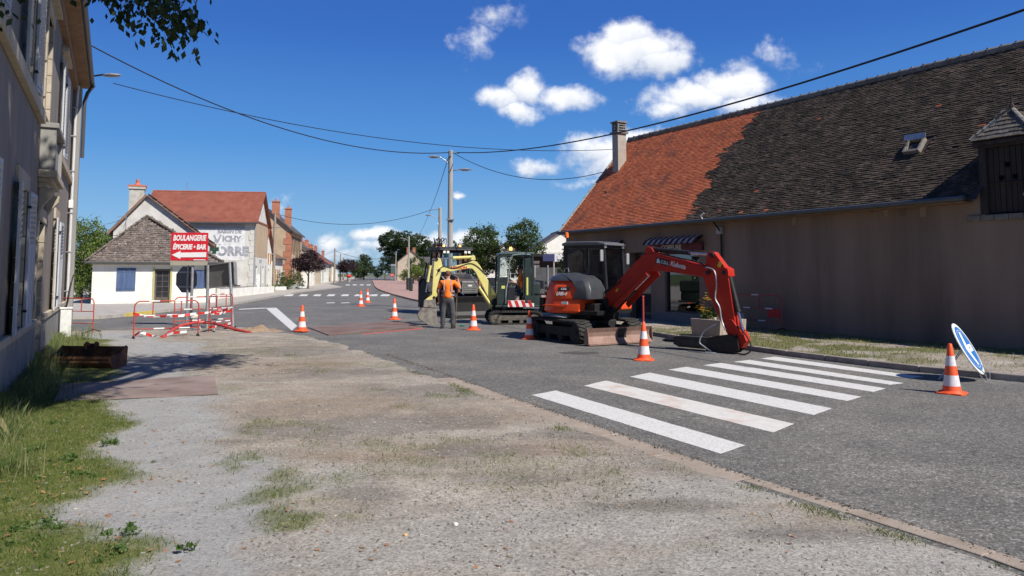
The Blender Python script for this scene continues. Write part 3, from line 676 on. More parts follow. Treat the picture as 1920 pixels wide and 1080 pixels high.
def window(par, T, x0, x1, z0, z1, dep=.2, m=frw, cols=2, rows=3, pane=darkpane, fw=.06):
    b = MB(T); 
    b.bx(x0,x0+fw,dep-.03,dep+.03,z0,z1).bx(x1-fw,x1,dep-.03,dep+.03,z0,z1).bx(x0+fw,x1-fw,dep-.03,dep+.03,z0,z0+fw).bx(x0+fw,x1-fw,dep-.03,dep+.03,z1-fw,z1)
    for c in range(1, cols): xx = x0+(x1-x0)*c/cols; b.bx(xx-fw*.5,xx+fw*.5,dep-.025,dep+.025,z0+fw,z1-fw)
    for r in range(1, rows): zz = z0+(z1-z0)*r/rows; b.bx(x0+fw,x1-fw,dep-.02,dep+.02,zz-fw*.25,zz+fw*.25)
    w = b.build('window', m, par)
    MB(T).bx(x0+fw*.5,x1-fw*.5,dep+.005,dep+.015,z0+fw*.5,z1-fw*.5).build('pane', pane, w)
    return w
def shutter(par, T, x0, x1, z0, z1, m, y=-.05, louv=(.0,.45), n=10, th=.035, rot=0.):
    """panel with louvres in its upper share; hinged at x0 when rot"""
    M = T @ Matrix.Translation((x0, y, 0)) @ Matrix.Rotation(rot, 4, 'Z') if T is not None else Matrix.Translation((x0, y, 0)) @ Matrix.Rotation(rot, 4, 'Z')
    w = x1-x0; b = MB(M); f = abs(w)*.13; lo, hi = min(0,w), max(0,w); zl = z1-(z1-z0)*louv[1]
    b.bx(lo,lo+f,-th/2,th/2,z0,z1).bx(hi-f,hi,-th/2,th/2,z0,z1).bx(lo+f,hi-f,-th/2,th/2,z1-f,z1).bx(lo+f,hi-f,-th/2,th/2,z0,z0+f).bx(lo+f,hi-f,-th/2,th/2,zl-f/2,zl+f/2)
    if louv[1] < .95: b.bx(lo+f,hi-f,-th/4,th/4,z0+f,zl-f/2)
    if louv[1] < .95: b.bx((lo+hi)/2-.004,(lo+hi)/2+.004,-th/4-.004,th/4+.004,z0+f,zl-f/2)
    o = b.build('shutter', m, par)
    lb = MB(M)
    for k in range(n):
        z = zl+f/2+(z1-f-zl-f/2)*(k+.5)/n; hh = (z1-f-zl)/n
        lb.box(((lo+hi)/2, 0, z), (abs(w)-2*f, .006, hh*1.15), Matrix.Rotation(.7, 3, 'X'))
    lb.build('louvre', m, o)
    return o
def tile_soup(name, par, O, U, V, Nn, nu, nv, w, e, m, th=.018, keep=None, jit=.004, lift=.03):
    """rows of lapped flat tiles on the plane O + a U + b V (V up the slope)"""
    O, U, V, Nn = map(np.array, (O, U, V, Nn)); rng = np.random.default_rng(5)
    I, J = np.meshgrid(np.arange(nu), np.arange(nv)); I = I.ravel(); J = J.ravel(); a = (I+.5*(J % 2))*w; b = J*e
    k = np.ones(len(a), bool) if keep is None else keep(a, b, rng); a, b = a[k], b[k]; n = len(a)
    a = a+rng.normal(0,jit,n); b = b+rng.normal(0,jit*1.3,n); t1 = lift+rng.normal(0,jit*.45,n); sk = rng.normal(0,jit*.35,n); ln = e*1.75
    def pt(da, db, h): return O+np.outer(a+da,U)+np.outer(b+db,V)+np.outer(h,Nn)
    h0 = t1; h1 = t1-lift*.82; x0, x1 = .003, w-.003
    c = [pt(x0,0,h0+sk), pt(x1,0,h0-sk), pt(x1,ln,h1), pt(x0,ln,h1), pt(x0,0,h0+sk-th), pt(x1,0,h0-sk-th), pt(x1,ln,h1-th*.5), pt(x0,ln,h1-th*.5)]
    vs = np.stack(c, 1)
    fs = np.array([(0,1,2,3),(4,5,1,0),(5,6,2,1),(7,4,0,3)])
    me = bpy.data.meshes.new(name); nf = n*4; me.vertices.add(n*8); me.vertices.foreach_set('co', vs.reshape(-1).astype(np.float32))
    idx = (np.arange(n)[:,None,None]*8+fs[None]).reshape(-1); me.loops.add(nf*4); me.loops.foreach_set('vertex_index', idx.astype(np.int32))
    me.polygons.add(nf); me.polygons.foreach_set('loop_start', np.arange(0,nf*4,4,dtype=np.int32)); me.polygons.foreach_set('use_smooth', [False]*nf); me.materials.append(m); me.update(calc_edges=True)
    o = bpy.data.objects.new(name, me); COL.objects.link(o); o.parent = par; o['kind'] = 'stuff'; return o

# ---- the old town house on the left
plaster = mat('grey_plaster', (.20,.165,.135), (.27,.235,.20), scale=1.6, bump=.35, bscale=45, c3=(.22,.20,.18), s3=.8, l3=.5, h3=.75, streak=True)
plinthm = mat('plinth_render', (.20,.19,.18), (.29,.28,.26), scale=2.5, bump=.6, bscale=30)
stonem = mat('cut_stone', (.38,.32,.23), (.52,.45,.34), scale=3, bump=.4, bscale=40, island=.12, c3=(.33,.27,.19), s3=1.5, l3=.55, h3=.75)
shutw = mat('weathered_shutter', (.42,.44,.47), (.56,.57,.58), rough=.7, scale=9, streak=True, c3=(.25,.25,.26), s3=7, l3=.55, h3=.7)
slate = mat('old_slate', (.05,.045,.05), (.09,.08,.08), scale=6, bump=.3)
greycem = mat('cement_band', (.24,.23,.21), (.33,.32,.295), scale=2.2, bump=.4, bscale=40, streak=True)
LH = 22.0
lo_, la, lx, ly = frame((-14.0+.464*LH, 24-.886*LH, 0), (-.464,.886))
th_ = thing('town_house', 'tall old grey plastered house with stone window jambs and louvred shutters at the left edge', 'house', lo_, la)
s2x = lambda s: LH-s
holes = []; wins = []
for s in (5.75, 14.0, 18.6): holes.append((s2x(s)-.58, s2x(s)+.58, .90, 3.05)); wins.append(holes[-1])
door = (s2x(10.2)-.62, s2x(10.2)+.62, .05, 2.75)
for s in (5.75, 10.2, 14.0, 18.6): holes.append((s2x(s)-.56, s2x(s)+.56, 4.75, 6.85)); wins.append(holes[-1])
b = MB(); wall(b, LH, 7.95, holes+[door], .5); wall(b, 8, 7.95, [], .4, side0(8)); wall(b, 8, 7.95, [], .4, side1(LH)); wall(b, LH, 7.95, [], .4, back(LH, 8))
b.build('wall', plaster, th_)
b = MB(); x0 = 0
for (a, c) in ((0, door[0]-.02), (door[1]+.02, LH-.46)): b.bx(a, c, -.05, .0, 0, .78); 
b.build('plinth', plinthm, th_, bevel=.01)
b = MB()
for (a, c) in ((0, door[0]-.22), (door[1]+.22, LH-.46)): b.bx(a, c, -.085, .0, .782, .90)
b.build('sill_course', stonem, th_, bevel=.012)
MB().bx(0, s2x(10.2)-1.3, -.10, 0, 4.48, 4.70).bx(s2x(10.2)+1.3, LH-.46, -.10, 0, 4.48, 4.70).bx(0, LH-.46, -.07, 0, 4.70, 4.745).build('belt_course', stonem, th_, bevel=.012)
MB().bx(LH-.45, LH+.03, -.24, .0, 0, 7.6).bx(LH, LH+.03, .0, .6, 0, 7.6).build('corner_band', greycem, th_, bevel=.01)
jb = MB().bx(0,.18,-.03,.30,0,.335).build('jamb_stone', stonem, th_, bevel=.008); jb.location = (0,0,-50)
protoj = jb
def jambs(x0, x1, z0, z1):
    n = int((z1-z0)/.345)
    for sd, xx in ((0, x0-.16), (1, x1-.02)):
        for k in range(n):
            o = protoj.copy(); COL.objects.link(o); o.parent = th_; o.location = (xx+.0, 0, z0+k*(z1-z0)/n+.003); o.scale = (1,1,(z1-z0)/n/.345)
            if k % 2: o.scale.x = 1.22; o.location.x -= .04 if sd == 0 else 0
for h in wins: jambs(*h)
jambs(*door)
for (x0,x1,z0,z1) in wins+[door]: MB().bx(x0-.26, x1+.26, -.045, .30, z1, z1+.26).build('lintel', stonem, th_, bevel=.01)
bpy.data.objects.remove(protoj)
for (x0,x1,z0,z1) in wins[3:]: MB().bx(x0-.36,x1+.36,-.16,0,z1+.262,z1+.36).bx(x0-.30,x1+.30,-.09,0,z1+.36,z1+.42).build('window_hood', stonem, th_, bevel=.01)
for i, (x0,x1,z0,z1) in enumerate(wins):
    window(th_, None, x0, x1, z0, z1, .36, frw, 2, 3)
    if i in (0,1,2,3,5,6):
        a = .06
        shutter(th_, None, x0-.02, x0-.66, z0-.02, z1, shutw, y=-.07, louv=(0,.40 if i < 3 else .96), n=9 if i < 3 else 22, rot=a)
        shutter(th_, None, x1+.02, x1+.66, z0-.02, z1, shutw, y=-.07, louv=(0,.40 if i < 3 else .96), n=9 if i < 3 else 22, rot=-a)
        hb = MB()
        for z in (z0+.25, z1-.25):
            for xx in (x0-.02, x1+.02): hb.bx(xx-.05, xx+.05, -.10, -.045, z-.02, z+.02)
        hb.build('hinge', blackmetal, th_)
dm = mat('old_door', (.16,.10,.06),(.24,.16,.10), rough=.7, scale=8, streak=True)
b = MB().bx(door[0],door[1],.40,.45,door[2],door[3])
for k in range(2):
    for z0,z1 in ((.2,1.0),(1.12,2.1)): b.bx(door[0]+.08+k*.6, door[0]+.56+k*.6, .385,.40,z0,z1)
d_ = b.build('door', dm, th_, bevel=.006); MB().ball((door[0]+.7,.36,1.1),.035).build('handle', steel, d_)
MB().bx(door[0]-.3,door[1]+.3,-.55,.4,0,.10).build('doorstep', greycem, th_, bevel=.015)
b = MB(); cx = s2x(10.2)
b.bx(cx-1.15,cx+1.15,-.30,.0,3.52,3.66).bx(cx-1.06,cx+1.06,-.23,.0,3.44,3.52).bx(cx-.98,cx+.98,-.15,.0,3.34,3.44)
for sx in (-1,1): b.prism([(-.02,3.34),(-.26,3.34),(-.24,3.2),(-.12,3.05),(-.02,2.85)], cx+sx*.86-.09, cx+sx*.86+.09, 'x')
b.build('door_hood', stonem, th_, bevel=.012)
MB().bx(cx-1.02,cx-.86,-.26,.0,3.663,4.46).bx(cx+.86,cx+1.02,-.26,.0,3.663,4.46).bx(cx-.858,cx+.858,-.20,-.10,3.663,4.38).bx(cx-1.06,cx+1.06,-.30,.0,4.462,4.56).build('balcony_panel', greycem, th_, bevel=.012)
soff = mat('soffit_wood', (.23,.13,.07),(.32,.20,.12), rough=.8, scale=5, bump=.3)
MB().bx(-.1,LH+.30,-.44,.0,7.72,7.80).bx(0,LH+.05,-.14,.0,7.45,7.718).build('soffit', soff, th_)
b = MB(); b.prism([(-.46,7.80),(-.46,7.90),(4,11.2),(8.6,7.90),(8.6,7.80)], -.15, LH+.33, 'x'); b.build('roof', slate, th_)
MB().cyl((-.2,-.50,7.86),(LH+.36,-.50,7.86),.07,n=10).build('gutter', flat('gutter_zinc',(.13,.13,.14),.5,metal=.4), th_, smooth=True)
pm = flat('white_downpipe',(.58,.58,.56),.5); px_ = LH-.62
b = MB().tube([(px_,-.14,7.6),(px_,-.10,6.5),(px_,-.10,.62)], .04, 8); b.build('downpipe', pm, th_, smooth=True)
for z in (1.2,2.4,3.6,4.9,6.0,6.9): MB().bx(px_-.055,px_+.055,-.155,-.0,z-.015,z+.015).build('pipe_clip', steel, th_)
dkp = flat('dark_downpipe',(.07,.065,.065),.5)
MB().tube([(LH-.02,-.55,7.8),(LH-.10,-.38,7.5),(LH-.14,-.31,7.2),(LH-.14,-.31,5.4)], .055, 8).build('dark_downpipe', dkp, th_, smooth=True)
MB().bx(px_-.08,px_+.08,-.15,-.02,3.75,4.0).build('junction_box', whitep, th_, bevel=.01)
MB().tube([(LH-.3,-.09,7.2),(LH-.3,-.09,1.0),(LH-.2,-.2,.7)], .018, 6).build('wall_cable', cablem, th_)
# ledges, wires
# white meter box at its corner
c_ = G(122, 634)
mb_ = thing('meter_box', 'whitewashed masonry meter post with a bent black cable at the corner of the old house', 'post', (c_.x, c_.y, 0), la)
MB().bx(-.13,.13,-.13,.13,0,.78).bx(-.15,.15,-.15,.15,.782,.83).build('box_body', mat('whitewash',(.62,.62,.58),(.78,.78,.75), scale=6, bump=.4, bscale=30, c3=(.36,.34,.3), s3=4, l3=.6,h3=.75), mb_, bevel=.012)
MB().tube([(-.0,.0,.83),(-.04,-.02,1.1),(.05,-.05,1.35),(.12,-.08,1.5)],.018,6).tube([(.10,.0,.83),(.22,-.02,.98),(.2,-.04,1.2),(.32,-.1,1.62),(.40,-.12,1.7)],.016,6).build('bent_cable', cablem, mb_)

# street lamp on the old house corner
e0 = P(150,146,24.0)
lamp = thing('wall_lamp', 'grey street lamp on a bracket arm at the upper corner of the old house', 'street lamp', e0, 0)
MB().tube([(-.35,.0,-.05),(.25,-.02,.03),(.8,-.04,.10)],.03,8).tube([(-.35,.0,-.18),(.45,-.03,-.02)],.018,6).build('bracket', blackmetal, lamp, smooth=True)
b = MB(); b.ball((1.05,-.06,.07),(.30,.12,.065),12,8); b.build('lamp_head', steel, lamp, smooth=True)

# ---- the long barn on the right
barnpl = mat('barn_render', (.25,.165,.112), (.31,.218,.155), scale=.9, bump=.3, bscale=70, c3=(.175,.120,.084), s3=.7, l3=.46, h3=.70, streak=True)
damp = 1
barngrey = mat('barn_lower_render', (.20,.18,.16), (.25,.23,.205), scale=2, bump=.3, bscale=60)
BL = 25.0; EZ = 3.72; RZ = 7.62; HW = 3.42
barn = thing('barn', 'long low barn under a big half orange half dark tiled roof, its wall in shade', 'building', o_barn, math.atan2(dB.y, dB.x))
winh = (6.1, 7.8, .42, 2.45); doorh = (4.15, 5.35, .12, 2.5); doorh2 = (2.2, 3.4, .12, 2.4); hatch = (16.95, 17.94, 3.05, EZ)
b = MB(); wall(b, BL, EZ, [winh, doorh, doorh2, hatch], .35); wall(b, 2*HW, EZ, [], .3, side0(2*HW), 0, (HW, RZ-.02)); wall(b, 2*HW, EZ, [], .3, side1(BL), 0, (HW, RZ-.02)); wall(b, BL, EZ, [], .3, back(BL, 2*HW))
b.build('wall', barnpl, barn)
dripm = mat('pale_drip_stain', (.31,.215,.15),(.35,.25,.175), scale=3, streak=True)
def drip(px, w, h, m):
    t = (10.98-(px-960)/1430*16.36)/(.489+(px-960)/1430*.872); x = 17.7-t; pts = []
    for k in range(9): f = k/8; pts.append((x-w/2*(1-f*.55)*(.85+.3*random.random()), EZ-.12-h*f))
    for k in range(8,-1,-1): f = k/8; pts.append((x+w/2*(1-f*.55)*(.85+.3*random.random()), EZ-.12-h*f))
    MB().add([(p[0],-.004,p[1]) for p in pts]+[(p[0],.001,p[1]) for p in pts], [tuple(range(18))]).build('drip_stain', m, barn)
darkdrip = mat('dark_drip', (.16,.10,.068),(.19,.125,.09), scale=3, streak=True)
for a_ in ((1665,.20,.42,dripm),(1735,.26,.5,dripm),(1697,.34,.45,darkdrip),(1775,.30,.28,darkdrip),(1640,.25,.3,darkdrip),(1492,.22,.5,dripm)): drip(*a_)
for a, c in ((0,2.16),(3.44,4.11),(5.39,8.8)): MB().bx(a,c,-.012,0,0,.95 if a != 5.39 else .40).build('lower_render', barngrey, barn)
b = MB(); b.bx(1.0,9.2,-.55,-.014,-.05,.13); b.build('shop_step', barngrey, barn, bevel=.015)
# stained drips under the eave
dripm = mat('drip_stain', (.30,.24,.16),(.37,.30,.21), scale=3, streak=True)
# interior backs
MB().bx(5.9,8.0,1.8,1.85,.1,2.7).bx(5.88,5.90,.36,1.85,.1,2.7).bx(8.0,8.02,.36,1.85,.1,2.7).build('shop_interior', flat('interior',(.10,.10,.11),.9), barn)
w = MB().bx(6.1,6.16,.10,.16,.42,2.45).bx(7.74,7.8,.10,.16,.42,2.45).bx(6.16,7.74,.10,.16,.42,.48).bx(6.16,7.74,.10,.16,2.39,2.45).bx(6.16,7.74,.11,.15,2.02,2.06).build('shop_window', flat('shop_frame',(.045,.04,.04),.4), barn)
MB().bx(6.15,7.75,.125,.13,.47,2.40).build('pane', glassmat('shop_glass',(.45,.5,.5),2.2), w)
# shop display: grey cabinet with shelves, yellow posters, plants
dz = flat('display_grey',(.32,.34,.35),.6); b = MB()
for z in (.75,1.05,1.35,1.65): b.bx(6.2,6.55,.3,.6,z,z+.03)
b.bx(6.18,6.2,.3,.6,.45,2.0).bx(6.55,6.57,.3,.6,.45,2.0); b.build('shelf', dz, barn)
MB().bx(6.22,6.62,.28,.29,1.40,1.78).bx(7.38,7.68,.28,.29,1.25,2.0).build('yellow_poster', flat('poster_yellow',(.55,.58,.14),.7), barn)
MB().bx(6.6,7.7,.5,.9,1.18,1.24).bx(6.7,7.6,.55,.85,.5,.55).build('counter', dz, barn)
soupo = soup('display_plant', leaves(260,[(7.1,.6,1.42,.35,.14,.16)],.09,77,.08), 4, leafmat('plant_leaf',(.09,.14,.04),(.2,.26,.08)), barn)
for nm, h in (('door', doorh), ('side_door', doorh2)):
    d_ = MB().bx(h[0]+.02,h[0]+.12,.28,.34,h[2],h[3]).bx(h[1]-.12,h[1]-.02,.28,.34,h[2],h[3]).bx(h[0]+.12,h[1]-.12,.28,.34,h[2],h[2]+.16).bx(h[0]+.12,h[1]-.12,.28,.34,h[3]-.12,h[3]).build(nm, flat('shop_frame',(.045,.04,.04),.4), barn)
    MB().bx(h[0]+.11,h[1]-.11,.31,.315,h[2]+.15,h[3]-.11).build('pane', darkpane, d_)
    MB().bx(h[1]-.2,h[1]-.17,.2,.28,.95,1.3).build('handle', steel, d_)
if True:
    MB().bx(4.9,5.2,.20,.22,1.2,1.55).build('door_notice', dz, barn)
# striped awnings
awc = [flat('awning_purple',(.11,.035,.04),.95,spec=.1), flat('awning_white',(.46,.40,.34),.95,spec=.1)]
def awning(x0, x1, z0, z1, dep, n, txt=None):
    a = bpy.data.objects.new('awning', None); COL.objects.link(a); a.parent = barn
    for k in range(n):
        c0 = x0+(x1-x0)*k/n; c1 = x0+(x1-x0)*(k+1)/n
        MB().add([(c0,-.02,z1),(c1,-.02,z1),(c1,-dep*.6,z1-(z1-z0)*.35),(c0,-dep*.6,z1-(z1-z0)*.35),(c1,-dep,z0),(c0,-dep,z0),(c0,-.02,z1-.03),(c1,-.02,z1-.03),(c1,-dep+.02,z0),(c0,-dep+.02,z0)],
                 [(0,1,2,3),(3,2,4,5),(7,6,9,8),(6,7,1,0),(5,4,8,9)]).build('stripe', awc[k % 2], a)
    MB().bx(x0,x1,-.10,-.018,z0-.24,z0+.02).build('sign_band', flat('sign_maroon',(.12,.018,.022),.6), a)
    if txt: text(txt, .235, flat('sign_letter',(.62,.62,.60),.6), a, ((x0+x1)/2-.15,-.105,z0-.115), (R(90),0,0), bold=.004, sx=.95)
awning(5.4, 8.05, 2.73, 2.99, .42, 19, 'COIFFURE'); awning(1.95, 3.85, 2.70, 2.97, .42, 13)
# roof
sl = math.hypot(HW+.32, RZ-EZ+.32*(RZ-EZ)/HW); pit = math.atan2(RZ-EZ, HW)
U = Vector((1,0,0)); V = Vector((0, math.cos(pit), math.sin(pit))); NN = Vector((0,-math.sin(pit), math.cos(pit)))
O = Vector((-.12, -.32, EZ-.32*math.tan(pit)+.03))
dorm = (16.87, 18.02)
b = MB(); DV = 2.2; b.add([O, O+U*(dorm[0]+.2), O+U*(dorm[0]+.2)+V*DV, O+V*DV], [(0,1,2,3)]).add([O+U*(dorm[1]), O+U*(BL+.2), O+U*(BL+.2)+V*DV, O+U*dorm[1]+V*DV], [(0,1,2,3)]).add([O+V*DV, O+U*(BL+.2)+V*DV, O+U*(BL+.2)+V*sl, O+V*sl], [(0,1,2,3)]); y2 = 2*HW+.32
b.add([(O.x,y2,O.z),(BL+.1,y2,O.z),(BL+.1,HW,RZ+.03),(O.x,HW,RZ+.03)], [(0,3,2,1)])
b.build('roof_deck', flat('deck_dark',(.05,.035,.03),.9), barn)
tnew = mat('new_orange_tile', (.43,.105,.042),(.56,.16,.066), rough=.9, scale=2.5, island=.20, c3=(.24,.085,.05), s3=1.1, l3=.52, h3=.70)
told = mat('old_dark_tile', (.066,.049,.037),(.120,.090,.069), rough=.95, spec=.15, scale=1.6, island=.30, c3=(.045,.038,.031), s3=2.6, l3=.42, h3=.62)
TW, TE = .166, .080; nu = int(BL/TW)+1; nv = int((sl-.08)/TE)
binv = Matrix.LocRotScale(barn.location, barn.rotation_euler, None).inverted()
def onroof(px, py):                           # pixel to roof coordinates a, b
    c0 = binv @ Vector((0,0,CAMZ)); d = binv.to_3x3() @ ray(px, py)
    t = (O-c0).dot(NN)/d.dot(NN); p = c0+d*t-O; return p.dot(U), p.dot(V)
(a1,b1),(a2,b2),(a3,b3),(a4,b4) = onroof(1300,388), onroof(1345,300), onroof(1398,245), onroof(1418,203)
bnd = lambda b: np.interp(b, [b1,b2,b3,b4], [a1,a2,a3,a4])
sky_a, sky_b = onroof(1717, 277); 
def is_new(a, b): return a < bnd(b)+.10*np.sin(b*5.1)+.07*np.sin(b*13.)+(vnoise(a*0+3, b, 7.0, 5)-.5)*.45+.35*(np.modf(np.abs(np.sin(a*37.1+b*91.7))*9543.123)[0]-.5)**3*8*.5
def hole(a, b): return ((abs(a-sky_a-.05) < .26) & (b > sky_b-.30) & (b < sky_b+.32)) | ((a > dorm[0]-.04) & (a < dorm[1]+.14) & (b < 1.75))
# the nearest tiles in view are single objects
def near_sel(a, b):
    return (a > 14.5) & (a < 16.85) & (b < 1.65)
def stray(a, b): return (np.modf(np.abs(np.sin(a*127.1+b*311.7))*43758.5453)[0] > .9988)
tile_soup('new_tile', barn, O, U, V, NN, nu, nv, TW, TE, tnew, keep=lambda a,b,r: (is_new(a,b) ^ stray(a,b)) & ~hole(a,b), jit=.0025, lift=.028)
tile_soup('old_tile', barn, O, U, V, NN, nu, nv, TW, TE, told, keep=lambda a,b,r: ~(is_new(a,b) ^ stray(a,b)) & ~hole(a,b) & ~near_sel(a,b) & (r.random(len(a)) > .004), jit=.0055, lift=.034)
tm = MB().add([(.003,0,.034),(TW-.003,0,.034),(TW-.003,TE*1.75,.006),(.003,TE*1.75,.006),(.003,0,.016),(TW-.003,0,.016),(TW-.003,TE*1.75,-.002),(.003,TE*1.75,-.002)], [(0,1,2,3),(4,5,1,0),(5,6,2,1),(7,4,0,3),(6,7,3,2)])
pt = tm.build('tile', told, barn); cnt = 0
rotb = Matrix((U, V, NN)).transposed().to_4x4()
first = True
for J in range(nv):
    for I in range(nu):
        a = (I+.5*(J % 2))*TW; bb = J*TE
        if near_sel(a, bb) and not hole(np.array(a), np.array(bb)) and cnt < 300:
            o = pt if first else pt.copy()
            if not first: COL.objects.link(o)
            first = False; cnt += 1; o.parent = barn
            o.matrix_local = Matrix.Translation(O+U*(a+random.gauss(0,.005))+V*(bb+random.gauss(0,.006))+NN*random.gauss(0,.0025)) @ rotb @ Matrix.Rotation(random.gauss(0,.025),4,'Z') @ Matrix.Rotation(random.gauss(0,.012),4,'Y')
ridgem = mat('ridge_tile', (.15,.13,.105),(.24,.21,.175), scale=6, island=.2, bump=.4, bscale=40)
n = int((BL+.2)/.36)
for k in range(n):
    b = MB(); x = O.x+k*.36; b.tube([(x,HW,RZ+.035),(x+.36,HW,RZ+.03)], [.115,.10], 10); b.box((x+.01,HW,RZ+.10),(.05,.14,.10)); b.build('ridge_tile', ridgem, barn)
vg = MB()
for k in range(14):
    p = O+V*(sl*k/14)+U*(-.03); q_ = O+V*(sl*(k+1)/14)+U*(-.03); vg.tube([p+NN*.03, q_+NN*.02], .05, 6)
vg.build('verge_mortar', mat('mortar',(.26,.24,.21),(.36,.33,.29),scale=8,bump=.5,bscale=40), barn)
gm_ = flat('gutter_dark',(.10,.105,.105),.5, metal=.3)
b = MB(); gp_ = [(-.05+.09*math.cos(t)-.38, .09*math.sin(t)) for t in [math.pi+math.pi*k/8 for k in range(9)]]
ez = O.z+.02; yy = -.40
b.tube([(-.1,yy,ez),(16.72,yy,ez+.02)],.065,8).build('gutter', gm_, barn, smooth=True)
MB().bx(-.1,16.7,-.335,-.02,O.z-.05,O.z-.02).build('eave_board', soff, barn)
MB().tube([(8.87,yy,ez-.02),(8.87,-.2,ez-.22),(8.87,-.05,ez-.4),(8.87,-.05,.1)],.028,8).build('downpipe', blackmetal, barn, smooth=True)
MB().bx(8.72,8.92,-.12,-.001,2.98,3.2).build('junction_box', flat('box_grey',(.4,.4,.38),.6), barn, bevel=.01)
MB().tube([(8.45,yy-.02,ez+.05),(8.45,yy-.1,ez+.16),(8.55,yy-.05,ez+.24)],.02,6).build('cable_hook', whitep, barn)
# chimney
ca, cb_ = onroof(1158, 318); cc = O+U*ca+V*cb_
chm = mat('chimney_render', (.33,.28,.23),(.42,.37,.31), scale=3, bump=.3); 
zt = P(1158,229,(barn.matrix_basis @ cc).y).z
b = MB().bx(cc.x-.20,cc.x+.20,cc.y-.12,cc.y+.32,cc.z-.35,zt-.52); chs = b.build('chimney', chm, barn, bevel=.01)
b = MB().bx(cc.x-.27,cc.x+.27,cc.y-.19,cc.y+.39,zt-.517,zt-.43)
for k in range(3): b.bx(cc.x-.20,cc.x+.20,cc.y-.12,cc.y+.32,zt-.36+k*.11,zt-.31+k*.11)
for sx in (-.17,.17):
    for sy in (-.09,.29): b.bx(cc.x+sx-.035,cc.x+sx+.035,cc.y+sy-.035,cc.y+sy+.035,zt-.43,zt-.05)
b.bx(cc.x-.25,cc.x+.25,cc.y-.17,cc.y+.37,zt-.05,zt+.02); b.build('chimney_cap', mat('cap_concrete',(.16,.15,.14),(.24,.225,.2)), chs)
# skylight
c = O+U*sky_a+V*sky_b+NN*.05; Mx = Matrix.Translation(c) @ rotb
b = MB(Mx); b.bx(-.22,-.17,-.24,.24,-.05,.08).bx(.17,.22,-.24,.24,-.05,.08).bx(-.17,.17,-.24,-.18,-.05,.07).bx(-.17,.17,.18,.24,-.05,.08)
sk = b.build('skylight', mat('old_wood',(.17,.15,.125),(.26,.235,.20),scale=9), barn); MB(Mx).bx(-.17,.17,-.18,.18,-.02,.0).build('pane', darkpane, sk)
MB(Mx).box((.0,.20,.16),(.56,.16,.012), Matrix.Rotation(.4,3,'X') @ Matrix.Rotation(.06,3,'Y')).build('open_flap', steel, sk)
# hatch dormer with hearts cut in its boarded door
dx0, dx1 = dorm; dzt = 4.72; dwood = mat('dark_boards',(.028,.021,.018),(.05,.04,.034), rough=.85, scale=7, streak=True)
dr = bpy.data.objects.new('hatch_dormer', None); COL.objects.link(dr); dr.parent = barn
MB().bx(dx0,dx0+.16,-.03,2.3,EZ-.65,dzt).bx(dx1-.16,dx1,-.03,2.3,EZ-.65,dzt).bx(dx0+.16,dx1-.16,-.03,.15,dzt-.18,dzt).build('dormer_frame', dwood, dr)
# boarded leaf with heart openings: grid of cells minus hearts
nb = MB(); hx = (dx0+dx1)/2; hearts = [(hx+.0,4.12),(hx-.14,3.84),(hx+.15,3.84)]
def inheart(x, z, c):
    u_, v_ = (x-c[0])/.058, (z-c[1])/.058+.1; return (u_*u_+v_*v_-1)**3-u_*u_*v_**3 < 0
cs = .0125; X0, X1, Z0, Z1 = dx0+.165, dx1-.165, 3.08, dzt-.185
gx = np.arange(X0, X1-1e-6, cs); 
reg = (hearts[1][0]-.1, hearts[2][0]+.1, 3.74, 4.24)
nb.bx(X0,reg[0],.06,.10,Z0,Z1).bx(reg[1],X1,.06,.10,Z0,Z1).bx(reg[0],reg[1],.06,.10,Z0,reg[2]).bx(reg[0],reg[1],.06,.10,reg[3],Z1)
nx_ = int((reg[1]-reg[0])/cs); nz_ = int((reg[3]-reg[2])/cs)
for i in range(nz_):
    z = reg[2]+(i+.5)*(reg[3]-reg[2])/nz_; run = None
    for k in range(nx_+1):
        x = reg[0]+(k+.5)*(reg[1]-reg[0])/nx_; solid = k < nx_ and not any(inheart(x, z, c) for c in hearts)
        if solid and run is None: run = k
        if not solid and run is not None:
            xa = reg[0]+run*(reg[1]-reg[0])/nx_; xb = reg[0]+k*(reg[1]-reg[0])/nx_; h2 = (reg[3]-reg[2])/nz_/2
            nb.quad((xa,.06,z-h2),(xb,.06,z-h2),(xb,.06,z+h2),(xa,.06,z+h2)); run = None
hd = nb.build('hatch_door', dwood, dr)
b = MB(); 
for k in range(1,7): x = X0+(X1-X0)*k/7; b.bx(x-.004,x+.004,.052,.06,Z0,Z1)
b.build('board_joint', black, dr)
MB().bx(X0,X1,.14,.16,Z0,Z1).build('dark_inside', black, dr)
for k, x in enumerate(np.arange(dx0-.30, dx1-.1, .30)): MB().bx(x+.004,x+.296,-.07,.2,2.92+random.uniform(-.01,.01),3.045).build('sill_stone', mat('sill_stone',(.14,.125,.10),(.23,.21,.175), scale=7, bump=.6, bscale=30), dr, bevel=.02)
MB().bx(dx0-.05,dx0-.002,-.012,.0,3.05,EZ-.35).build('edge_render', barngrey, dr)
